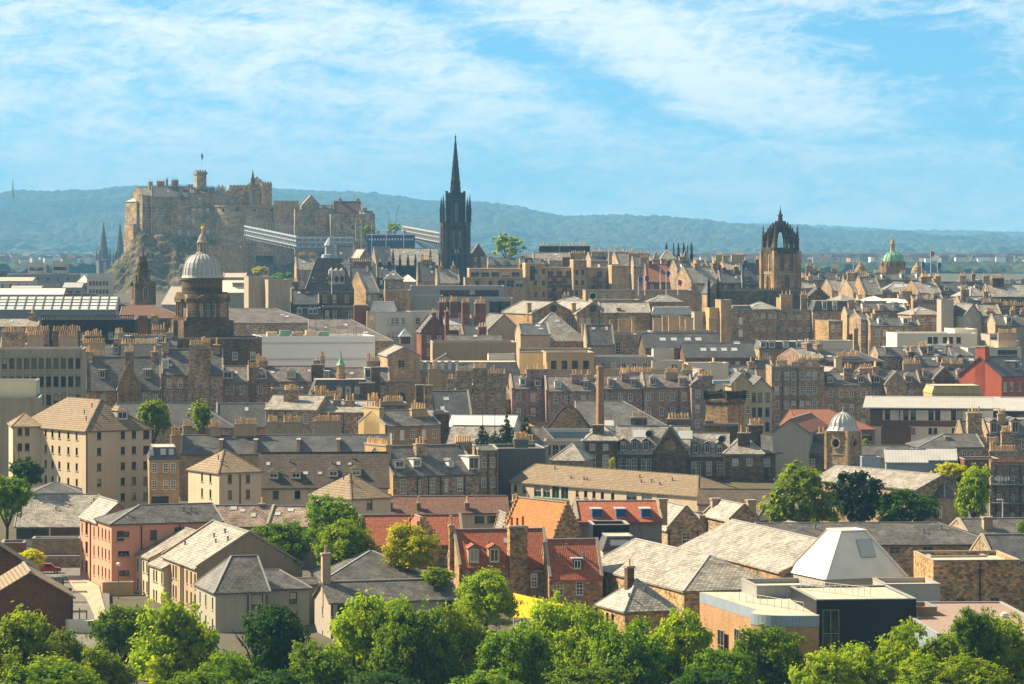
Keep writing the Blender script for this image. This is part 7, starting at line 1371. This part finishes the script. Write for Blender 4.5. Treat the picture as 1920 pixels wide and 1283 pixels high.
# right hand old town
rows([
 (('very tall rubble tenement full of small windows right of the bricked up wall', 1408, 1460, 580, 1000, 8, 14, 566, 'hx', 'rub', 'litslate'), dict(f=T3([.2, .45, .7, .9], 5, 1.4, 1.4), dp=[.95], ch=[(1474, 22, 552, 3, .8, 1.5, 'buff'), (1507, 12, 553, 3)])),
 (('very tall dark rubble tenement with thin drainpipes and small windows', 1458, 1534, 582, 1003, 2, 14, None, 'flat', 'rub', 'slate'), dict(f=T3([.12, .35, .55, .75], 5, 1.4, 1.4), dp=[.02, .98])),
 (('dark slate mansard block with two white dormers', 1524, 1600, 584, 1000, 2, 12, 564, 'mans', 'rub', 'dslate'), dict(dm=[(1545, 1.4, 2.6, .1, 'f', 'trim'), (1564, 1.4, 2.6, .1, 'f', 'trim')], f=T3([.1, .5], 4, 1.6))),
 (('rubble tenement with a pale gable column and dark railing', 1554, 1580, 602, 960, 14, 12, None, 'flat', 'ash', 'flat'), dict(f=T3([.3, .7], 4, 2))),
 (('tall stone chimney gable right of the slate mansard block', 1588, 1606, 592, 970, 4, 10, 577, 'gx', 'buff', 'slate'), dict(ch=[(1597, 14, 567, 0, .5, 1.6, 'buff')])),
 (('long slate roof with one bright rooflight', 1602, 1700, 583, 990, 2, 12, 570, 'gx', 'rub', 'slate'), dict(sk=[(1686, .4, 3.4, 2.6), (1677, .5, 1, 1)], f=T3([.3, .6], 3), ch=[(1702, 6, 573, 2)])),
 (('rubble tenement with orange pots left of a lower slate roof', 1614, 1634, 600, 955, 10, 12, 588, 'gx', 'rub', 'slate'), dict(ch=[(1624, 16, 584, 6)])),
 (('lower grey slate roof over small white windows', 1632, 1725, 611, 950, 3, 12, 597, 'gx', 'rub', 'slate'), dict(f=T3([.15, .3, .55, .75], 4, 1.9))),
 (('pale hipped slate roofs left of the grey rendered tower', 1714, 1766, 590, 955, 12, 14, 576, 'hx', 'rub', 'litslate'), dict(f=T3([.3, .7], 4, 1.8))),
 (('slim grey rendered stair tower with a metal flue', 1765, 1788, 562, 940, 3, 7, None, 'flat', 'greyh', 'flat'), dict(cat='stair tower')),
 (('rubble gable house right of the grey rendered tower', 1790, 1812, 585, 945, 12, 12, 571, 'gy', 'rub', 'slate'), {}),
 (('pale rendered gable house with tiny windows', 1808, 1840, 590, 938, 26, 14, 570, 'gy', 'greyh', 'slate'), dict(f=T3([.25, .7], 4, 1.4))),
 (('grey stone house with a slate roof right of the pale rendered gable', 1838, 1878, 592, 942, 3, 12, 572, 'gx', 'rub', 'litslate'), dict(f=T3([.3, .75], 3, 1.8), ch=[(1856, 15, 584, 5, .1, 1, 'tan')])),
 (('slate roof with a stone stack at the right edge under long pot rows', 1866, 1960, 610, 925, 3, 12, 590, 'gx', 'tan', 'slate'), dict(ch=[(1899, 10, 582, 3), (1918, 10, 584, 3)])),
 (('yellowish stack house with pots right of the cream modern building', 1872, 1912, 640, 885, 4, 10, None, 'flat', 'tan', 'flat'), dict(ch=[(1889, 36, 624, 9)])),
])
b = B('cream modernist block with small square windows and roof terraces', 1682, 1832, 626, 905, 4, 16, None, 'flat', 'white', 'whiteflat', cat='building', f=[([.41, .48, .6, .67, .77], 1, 1.2, 1.7, .9, 4, 'n')], flash='whiteflat')
B('', 1790, 1832, 618, 912, 4, 14, None, 'flat', 'white', 'whiteflat', wing=b, flash='whiteflat')
rows([
 (('glazed dark box with a projecting roof right of the cream modernist block', 1856, 1890, 628, 900, 4, 12, None, 'flat', 'greyh', 'whiteflat'), dict(f=[([.2, .5, .8], 1, 1.3, 2.4, .6, 4, 'lg')], cat='building')),
 (('lower dark glazed terrace with a thin white roof slab', 1815, 1915, 653, 880, 4, 10, None, 'flat', 'white', 'whiteflat'), dict(f=[([.25, .62, .74, .86], 1, 1.8, 2.2, .5, 4, 'lg')], cat='building')),
 (('cream rendered low block with three square flat roofs', 1504, 1600, 640, 900, 2, 10, None, 'flat', 'white', 'whiteflat'), dict(cat='building')),
 (('white low parapet block left of the cream rendered low block', 1440, 1506, 643, 895, 2, 10, None, 'flat', 'cream', 'whiteflat'), dict(cat='building')),
 (('slender stone stack with a pointed top in front of the dark tenements', 1601, 1609, 620, 890, 3, 2, None, 'flat', 'buff', 'coping'), dict(cat='chimney stack', ch=[(1605, 7, 616, 1)])),
 (('yellow square stack behind the cream modernist block', 1632, 1643, 632, 888, 3, 2, None, 'flat', 'ylw', 'coping'), dict(cat='chimney stack')),
 (('small slate gable with a pink rubble face', 1506, 1545, 672, 850, 26, 12, 654, 'gx', 'purp', 'litslate'), {}),
 (('long dark slate roof with a wide yellow chimney', 1530, 1655, 678, 852, 3, 16, 656, 'hr', 'soot', 'dslate'), dict(ch=[(1590, 42, 668, 10, .1, 1, 'ylw')])),
 (('grey slate roofs with a rounded vent house right of the wide yellow chimney', 1646, 1730, 668, 858, 3, 12, 652, 'gx', 'rub', 'slate'), dict(ch=[(1712, 14, 656, 3), (1730, 16, 650, 5)])),
 (('green grey low metal roof behind the gabled tenements', 1700, 1860, 686, 850, 3, 10, 668, 'gx', 'soot', 'dslate'), dict(skew=False)),
 (('dark tilted roof terrace with white edges', 1730, 1790, 664, 866, 3, 10, 655, 'gx', 'dgrey', 'dslate'), dict(skew=False)),
 (('small slate roof right of the dark tilted roof terrace', 1786, 1825, 668, 860, 3, 10, 652, 'hr', 'rub', 'slate'), {}),
 (('small house with a sunlit slate gable behind the pink chimney', 1632, 1665, 704, 835, 20, 10, 690, 'gy', 'buff', 'litslate'), {}),
 (('small house with a sunlit pediment gable left of the first gabled tenement', 1546, 1582, 702, 838, 20, 10, 688, 'gy', 'cream', 'litslate'), dict(ch=[(1571, 12, 670, 1)])),
 # long sunlit roofs near the green dome
 (('large sunlit hipped slate roof below the green copper dome', 1655, 1726, 548, 1150, 3, 14, 528, 'hx', 'ash', 'litslate'), dict(sk=[(1686, .4, 3, 2.4), (1704, .4, 3, 2.4)], ch=[(1745, 36, 518, 7, .5, 2)])),
 (('sunlit slate slope with a dark back right of the large hipped roof', 1722, 1765, 549, 1140, 14, 14, 528, 'gx', 'ash', 'litslate'), {}),
 (('long dark slate roof with stone stacks toward the right edge', 1762, 1850, 550, 1145, 3, 12, 529, 'gx', 'rub', 'dslate'), dict(ch=[(1805, 12, 517, 3), (1825, 7, 514, 2), (1849, 12, 518, 3), (1772, 13, 528, 0)])),
 (('bright sunlit slate roof at the right edge with a black end wall', 1855, 1990, 556, 1120, 4, 14, 534, 'gx', 'soot', 'litslate'), dict(sk=[(1900, .4, 4, 2.4)], ch=[(1870, 22, 521, 8, .5, 3, 'soot')])),
 (('sunlit triangular slate hip left of the black end wall', 1820, 1858, 556, 1118, 24, 12, 537, 'hx', 'rub', 'litslate'), {}),
 (('stone tenement with orange pots under the long dark slate roof', 1712, 1770, 566, 1075, 3, 12, 553, 'gx', 'rub', 'slate'), dict(ch=[(1733, 36, 562, 10, .1, 1), (1700, 20, 546, 5)], f=T3([.2, .35, .5, .65, .8], 2, 1.6))),
 (('stone tenement with a small round turret under the black end wall', 1800, 1860, 572, 1060, 3, 12, 556, 'gx', 'rub', 'slate'), dict(ch=[(1809, 15, 543, 4, .3, 1.5)])),
 (('dark tenement topped by a very long row of orange pots at the right edge', 1840, 1990, 578, 1040, 3, 12, None, 'flat', 'soot', 'dflat'), dict(ch=[(1860, 36, 567, 10), (1905, 60, 572, 16)])),
 (('dark slate tenement with a stone gable beside the small left brown dome', 1585, 1605, 545, 1160, 4, 10, 517, 'gx', 'rub', 'slate'), dict(ch=[(1595, 13, 512, 3, .2, 1.6)])),
 (('dark slated tenement with a sunlit gable strip below the small left brown dome', 1600, 1625, 550, 1150, 16, 14, 526, 'gx', 'rub', 'litslate'), dict(ch=[(1627, 9, 520, 2)])),
 (('stone tenement with a lit triangular gable left of the large hipped roof', 1622, 1655, 552, 1145, 14, 14, 519, 'gx', 'ash', 'litslate'), dict(ch=[(1618, 12, 520, 3), (1632, 10, 540, 3)])),
 (('long dark roofed range on the skyline right of the crown steeple', 1520, 1592, 525, 1230, 2, 12, 511, 'gx', 'rub', 'dslate'), dict(ch=[(1516, 10, 499, 4), (1527, 8, 505, 3), (1563, 8, 504, 3), (1536, 6, 508, 2)])),
 (('stone range with pots under the green copper dome', 1590, 1760, 525, 1260, 2, 14, 514, 'gx', 'ash', 'slate'), dict(ch=[(1650, 24, 512, 7), (1693, 10, 513, 3), (1618, 12, 514, 3)])),
 (('row of dark roofs along the skyline at the right edge', 1800, 1990, 535, 1290, 2, 12, 527, 'gx', 'rub', 'dslate'), {}),
 (('white rooflight ridge behind slate roofs below the green copper dome', 1604, 1700, 568, 1060, 3, 12, 560, 'gx', 'greyh', 'whiteflat'), dict(skew=False)),
 (('white pyramid skylight among the roofs below the green copper dome', 1622, 1662, 564, 1050, 3, 10, 555, 'py', 'greyh', 'whiteflat'), {}),
 (('small sunlit slate roof left of the white pyramid skylight', 1578, 1606, 563, 1052, 20, 10, 553, 'hx', 'rub', 'litslate'), {}),
 (('yellow stone stack block below the crown steeple', 1466, 1486, 559, 1040, 8, 8, None, 'flat', 'buff', 'flat'), dict(cat='building')),
 (('pale sunlit low roof right of the crown steeple foot', 1497, 1530, 540, 1180, 10, 10, 526, 'gx', 'ash', 'litslate'), {}),
 (('slate house with white lit slope between the crown steeple and the small left brown dome', 1560, 1590, 545, 1170, 14, 12, 525, 'gx', 'rub', 'litslate'), dict(ch=[(1572, 9, 524, 2)])),
])
# hall with the clustered railings: flags on poles
FL = [(1197, 518, 543, 'flagb', 'blue flag on a pole, leftmost above the court roofs'), (1209, 516, 542, 'flagb', 'dark blue flag on a pole, second from the left above the court roofs'), (1249, 507, 553, 'flagb', 'tall blue and white flag on the highest pole above the court roofs'), (1271, 524, 541, 'flagr', 'red and white flag above the court roofs'), (1238, 503, 530, 'trim', 'bare white pole between the flags above the court roofs'), (1391, 494, 532, 'flagb', 'blue flag on a white pole left of the crown steeple'), (1600, 484, 520, 'trim', 'bare white pole left of the small left brown dome'), (1745, 470, 515, 'flagr', 'drooping red and blue flag right of the small right brown dome'), (1758, 492, 515, 'flagb', 'drooping blue flag right of the red and blue one'), (1728, 490, 510, 'flagb', 'small blue flag beside the small right brown dome'), (1264, 447, 480, 'trim', 'thin pole behind the stout black skyline pinnacle'), (1288, 447, 480, 'trim', 'thin pole by the short black skyline pinnacle')]
for px, ty, by, mt, lab in FL:
    D_ = 1110 if 1180 < px < 1300 and by > 500 else (1190 if px < 1450 and by > 500 else 1330); root, zz, k = mk(px, D_, lab, 'flagpole', zg=Z(by + 12, D_)); m = MB().mat('trim'); m.lathe([(.13, 0), (.07, zz(ty))], 6); m.build('pole', root)
    if mt != 'trim': m = MB().mat(mt); m.hexa([(.1, -.05, zz(ty + 10)), (.9, -.2, zz(ty + 13)), (1.5, .1, zz(ty + 6)), (1.2, 0, zz(ty + 2)), (.1, -.05, zz(ty + 1))], [(.1, .05, zz(ty + 10)), (.9, -.1, zz(ty + 13)), (1.5, .2, zz(ty + 6)), (1.2, .1, zz(ty + 2)), (.1, .05, zz(ty + 1))]); m.build('flag', root)
root, zz, k = mk(1111, 1070, 'round black faced satellite dish on the pale flat roof', 'satellite dish', 10, zg=Z(566, 1070)); m = MB().mat('trim'); m.lathe([(.5, 0), (1.1, .35), (1.18, .5)], 16); m.v = [(x_, -z_, y_ + 1.8) for x_, y_, z_ in m.v]; m.mat('rubber'); m.poly(*[(1.0 * math.cos(i * .393), -.52, 1.8 + 1.0 * math.sin(i * .393)) for i in range(16)]); m.mat('steel'); m.box(-.1, .1, -.1, .1, 0, 1.8); m.build('dish', root)
# ------------------------------------------------------------------ street on the left
def sheet(name, pts, mat, dz, D0=None):
    m = MB().mat(mat); m.poly(*[(X(px, D_), D_, -48.5 + dz) for px, D_ in pts]); return tag(m.build(name), kind='structure')
m_render('asphalt', (.17, .16, .145), .3); m_render('paving', (.40, .34, .25), .3)
gs = [(X(px, D_), D_) for px, D_ in ((60, 525), (150, 525), (186, 505), (205, 486), (206, 400), (118, 400), (135, 480), (60, 490))]
m = MB().mat('asphalt'); m.poly(*[(x, y, -47.9) for x, y in gs][::-1]); tag(m.build('road'), kind='structure')
m = MB().mat('paving'); m.prism([(X(px, D_), D_) for px, D_ in ((150, 498), (186, 482), (190, 470), (202, 440), (208, 405), (188, 405), (176, 445), (160, 468), (138, 480), (125, 497))][::-1], -47.95, -47.78); tag(m.build('pavement'), kind='structure')
m = MB().mat('asphalt'); m.poly(*[(X(px, D_), D_, -47.85) for px, D_ in ((138, 479), (160, 467), (176, 444), (186, 405), (140, 405), (128, 470))][::-1]); tag(m.build('lane'), kind='structure')
# red car
root = thing('parked_car', 'small dark red hatchback parked by the yellow green bush', 'car', (X(91, 503), 503, -47.9), R(4)); L_, Wd = 3.7, 1.65
prof = [(-1.85, .3), (1.85, .3), (1.88, .62), (1.7, .8), (.95, .92), (.35, 1.42), (-.75, 1.46), (-1.5, 1.05), (-1.84, .9)]
m = MB().mat('red'); m.hexa([(x, -Wd / 2, z) for x, z in prof], [(x, Wd / 2, z) for x, z in prof]); m.build('body', root)
m = MB().mat('glassd'); m.poly((-1.35, -Wd / 2 - .01, 1.02), (.88, -Wd / 2 - .01, .95), (.32, -Wd / 2 - .01, 1.36), (-.7, -Wd / 2 - .01, 1.39)); m.build('window', root)
for x in (-1.15, 1.15):
    for y in (-Wd / 2 + .05, Wd / 2 - .05):
        m = MB().mat('rubber'); m.lathe([(.3, -.1), (.3, .1)], 14); m.v = [(x + a_, y + c_, .3 + b_) for a_, b_, c_ in m.v]; m.mat('steel'); m.poly(*[(x + .17 * math.cos(i * .524), y - .105, .3 + .17 * math.sin(i * .524)) for i in range(12)]); m.build('wheel', root)
root, zz, k = mk(222, 470, 'street lamp with a white lantern beside the round arched gateway', 'street lamp', zg=-48.4); m = MB().mat('dsteel'); m.lathe([(.1, 0), (.06, 4.6)], 8); m.build('post', root); m = MB().mat('trim'); m.lathe([(.12, 4.6), (.32, 4.9), (.28, 5.0), (.05, 5.15)], 8); m.build('lantern', root)
root, zz, k = mk(1880, 520, 'tall pale street lamp in front of the brown gallery block', 'street lamp', zg=-48.4); m = MB().mat('trim'); m.lathe([(.12, 0), (.07, zz(938))], 8); m.build('post', root); m = MB().mat('trim'); m.box(-.9, .1, -.12, .12, zz(938), zz(938) + .12); m.build('lantern', root)
for px, lab in ((103.5, 'black bollard nearer the red car'), (118, 'black bollard on the pavement corner')):
    root, zz, k = mk(px, 483, lab, 'bollard', zg=-47.95, group='bollards'); m = MB().mat('rubber'); m.lathe([(.13, 0), (.12, 1.0), (.16, 1.05), (.05, 1.25)], 8); m.build('post', root)
root, zz, k = mk(149, 428, 'metal scaffold tower standing at the end of the brick house', 'scaffold', 12, zg=-48.6); m = MB().mat('dsteel')
for x in (-.9, 0, .9):
    for y in (-.6, .6): m.box(x - .04, x + .04, y - .04, y + .04, 0, zz(1140) - .5 * abs(x))
for i in range(6):
    z_ = .4 + i * 1.25
    for y in (-.6, .6): m.beam((-.95, y, z_), (.95, y, z_), .06, .06)
    for x in (-.9, .9): m.beam((x, -.6, z_), (x, .6, z_), .06, .06)
m.mat('wood'); m.box(-.95, .95, -.55, .55, 3.0, 3.06); m.box(-.95, .95, -.55, .55, 5.5, 5.56); m.build('frame', root)
root = thing('parked_van', 'white van parked at the foot of the scaffold', 'van', (X(160, 425), 425, -48.3), R(20)); m = MB().mat('white'); pr = [(-2.3, .35), (2.3, .35), (2.35, .9), (1.5, 1.15), (.95, 1.95), (-2.3, 2.0)]; m.hexa([(x, -.95, z) for x, z in pr], [(x, .95, z) for x, z in pr]); m.build('body', root)
m = MB().mat('glassd'); m.poly((1.4, -.96, 1.2), (.95, -.96, 1.85), (.2, -.96, 1.85), (.2, -.96, 1.2)); m.build('window', root)
for x in (-1.5, 1.5): m = MB().mat('rubber'); m.lathe([(.34, -.12), (.34, .12)], 14); m.v = [(x + a_, -.85 + c_, .34 + b_) for a_, b_, c_ in m.v]; m.build('wheel', root)
# ------------------------------------------------------------------ trees: front belt, then those among the houses
for lab, px, py, D_, r_, kind, h_, v in (
 ('pale green bushy tree at the bottom left corner', 30, 1235, 372, 82, 'willow', .95, 0), ('pale green tree below the brick house window', 118, 1240, 378, 62, 'willow', 1.0, 1), ('soft pale green tree right of the scaffold at the bottom', 195, 1262, 368, 58, 'willow', .8, 2),
 ('round dark green tree where the lane meets the trees', 232, 1180, 405, 58, 'mid', .82, 1), ('large bright green tree in front of the stepped flats', 322, 1215, 388, 92, 'bright', .86, 0), ('dark green broad tree hiding the corner of the grey cream flats', 502, 1210, 384, 72, 'dark', 1.12, 0),
 ('low dark tree at the bottom between the bright and the dark one', 425, 1275, 366, 60, 'mid', .8, 2), ('big bright green tree under the slate chimney house', 690, 1205, 386, 92, 'bright', 1.0, 1), ('small bright tree at the bottom right of the broad dark tree', 600, 1255, 372, 66, 'mid', .8, 0), ('bright green tree, first right of the big one under the chimney house', 780, 1225, 378, 82, 'mid', 1.0, 2),
 ('mid green tree with pale top below the end of the slate house roof', 862, 1215, 384, 80, 'bright', .95, 2), ('light green tree beside the yellow canopy', 910, 1105, 418, 58, 'bright', .72, 1), ('mid green tree hiding the yellow canopy', 968, 1240, 376, 74, 'mid', .95, 1), ('mid green tree right of the yellow canopy', 1040, 1205, 388, 74, 'bright', 1.0, 0),
 ('leafy tree in front of the low stone house', 1115, 1215, 384, 70, 'bright', 1.05, 2), ('dark based tree below the stubby chimney', 1180, 1235, 378, 72, 'mid', 1.0, 0), ('tall bright tree left of the rounded brick block', 1275, 1228, 384, 76, 'bright', 1.12, 1), ('low mid green tree under the rounded brick block', 1350, 1262, 370, 60, 'mid', .8, 1),
 ('round dark green tree before the rounded brick block', 1430, 1240, 378, 76, 'mid', .8, 2), ('bright green tree at the bottom left of the black building', 1550, 1282, 366, 70, 'bright', .8, 0), ('tallest bright tree in front of the black building', 1690, 1252, 374, 80, 'bright', .95, 2), ('bright green tree right of the tallest one before the black building', 1612, 1262, 370, 66, 'bright', .85, 1), ('light green tree between the black building and the brown flat roof', 1765, 1246, 376, 66, 'bright', .9, 1),
 ('small sparse tree standing before the brown flat roof', 1826, 1178, 372, 42, 'mid', 1.0, 0), ('bright green tree at the bottom right corner', 1890, 1240, 374, 84, 'bright', .85, 0), ('low bright tree along the bottom right edge', 1740, 1280, 362, 80, 'bright', .6, 2), ('pale green tree filling the bottom below the scaffold', 110, 1290, 360, 90, 'willow', .7, 1), ('bright green tree behind the big one under the chimney house', 735, 1165, 398, 55, 'bright', .8, 2), ('bright low tree between the yellow canopy and the stubby chimney house', 1075, 1175, 396, 50, 'bright', .9, 1), ('bright low tree filling the bottom right before the brown flat roof', 1820, 1275, 362, 80, 'bright', .6, 1)):
    q_ = 1.4; tree(lab, px, py + 4 + r_ * 1.12 * h_ * (q_ - 1), D_, r_ * 1.12, kind, 'round', h_ * q_, 'front belt of trees', v)
for lab, px, r_, kind, v in (('shadowed dark tree at the bottom below the broad dark tree', 520, 95, 'dark', 1), ('shadowed green tree at the bottom centre under the yellow canopy', 900, 95, 'mid', 0), ('shadowed green tree at the bottom under the stubby chimney house', 1110, 100, 'mid', 2), ('shadowed dark tree at the bottom left of the rounded brick block', 1330, 95, 'dark', 1), ('shadowed tree at the bottom left of the broad dark tree', 380, 95, 'mid', 1), ('shadowed tree at the bottom below the big bright one', 700, 95, 'dark', 0), ('shadowed tree at the very bottom left', 90, 110, 'mid', 2)):
    tree(lab, px, 1322, 356, r_, kind, 'round', .7, 'front belt of trees', v)  # dark leaf colours carry the shade at the foot of the belt
for lab, px, py, D_, r_, kind, shape, h_, v in (
 ('tall dark green tree rising behind the bright one left of the red roofs', 622, 985, 470, 62, 'mid', 'round', .95, 0), ('bright green tree in front of the tall dark one', 645, 1025, 455, 62, 'bright', 'round', .9, 1), ('wide green tree left of the tall dark one', 535, 1035, 458, 66, 'mid', 'round', .85, 2), ('golden yellow leaved tree before the long red roof', 768, 1033, 448, 58, 'yellow', 'round', .85, 0),
 ('small bright bush at the stone house corner', 822, 1082, 432, 32, 'bright', 'round', .6, 2), ('leaning green tree at the left edge by the school hall', 12, 940, 500, 50, 'mid', 'round', 1.0, 1), ('dark shaded tree before the big cream flats', 48, 890, 560, 42, 'dark', 'round', .75, 0), ('bright yellow green bush by the red car', 58, 1050, 490, 28, 'yellow', 'round', .75, 1),
 ('light green tree behind the big cream flats', 288, 788, 645, 40, 'willow', 'round', 1.05, 2), ('smaller olive tree beside the light green one behind the cream flats', 376, 782, 650, 25, 'willow', 'round', 1.2, 0),
 ('dark conifer, left of a trio by the pale slate slope', 905, 818, 660, 24, 'con', 'con', .75, 0), ('tallest dark conifer of a trio by the pale slate slope', 950, 812, 668, 24, 'con', 'con', 1.15, 1), ('dark conifer, right of a trio by the pale slate slope', 986, 812, 664, 20, 'con', 'con', 1.35, 2), ('low dark conifer hedge tree between the trio', 928, 825, 656, 22, 'con', 'con', .6, 1),
 ('weeping willow like tree left of the dark cedar', 1502, 948, 535, 82, 'willow', 'round', .95, 1), ('big dark cedar tree beside the church hall', 1613, 946, 545, 64, 'con', 'round', 1.08, 0), ('dark olive tree against the church hall gable', 1698, 960, 540, 64, 'dark', 'round', .8, 1), ('bright yellow green tree behind the church hall gable', 1828, 935, 560, 46, 'bright', 'round', 1.5, 2), ('yellow green treetop above the church hall ridge', 1782, 885, 590, 36, 'yellow', 'round', .5, 1),
 ('thin small tree before the hospital wall', 1148, 880, 640, 8, 'yellow', 'tall', 2.0, 0), ('small bush behind the lead domed tower', 1622, 832, 690, 10, 'bright', 'round', 1.0, 1), ('small green bush at the right edge by the slate gable', 1916, 992, 470, 10, 'bright', 'round', 1.4, 0),
 ('round park tree right of the black spire', 951, 466, 1520, 38, 'bright', 'round', .62, 0), ('left of two green trees beside the blue stand', 690, 434, 1712, 24, 'willow', 'round', .5, 1), ('right of two green trees beside the blue stand', 737, 428, 1710, 16, 'bright', 'round', .7, 2), ('small autumn toned bush below the grandstand', 488, 508, 1500, 20, 'yellow', 'round', .5, 2), ('green bush strip beside the autumn toned bush', 530, 520, 1480, 26, 'mid', 'round', .4, 1)):
    tree(lab, px, py, D_, r_, kind, shape, h_, None, v, lod=0 if D_ < 520 else (1 if D_ < 700 else 2))
HAZE_COL, HAZE_D = (.24, .6, 1.0), 0.95e-4
# ------------------------------------------------------------------ the air between
hz = MB(); hz.mats = ['haze_air']; m, nt = newmat('haze_air'); o = nt.n('ShaderNodeOutputMaterial'); v = nt.n('ShaderNodeVolumePrincipled')
v.inputs['Color'].default_value = (*HAZE_COL, 1); v.inputs['Density'].default_value = HAZE_D; v.inputs['Anisotropy'].default_value = 0.0
nt.t.links.new(v.outputs[0], o.inputs['Volume']); hz.box(-5600, 5600, -420, 18500, -64, 420)
tag(hz.build('haze', uv=False), kind='stuff', label='pale blue summer haze that fades the castle and far hills')
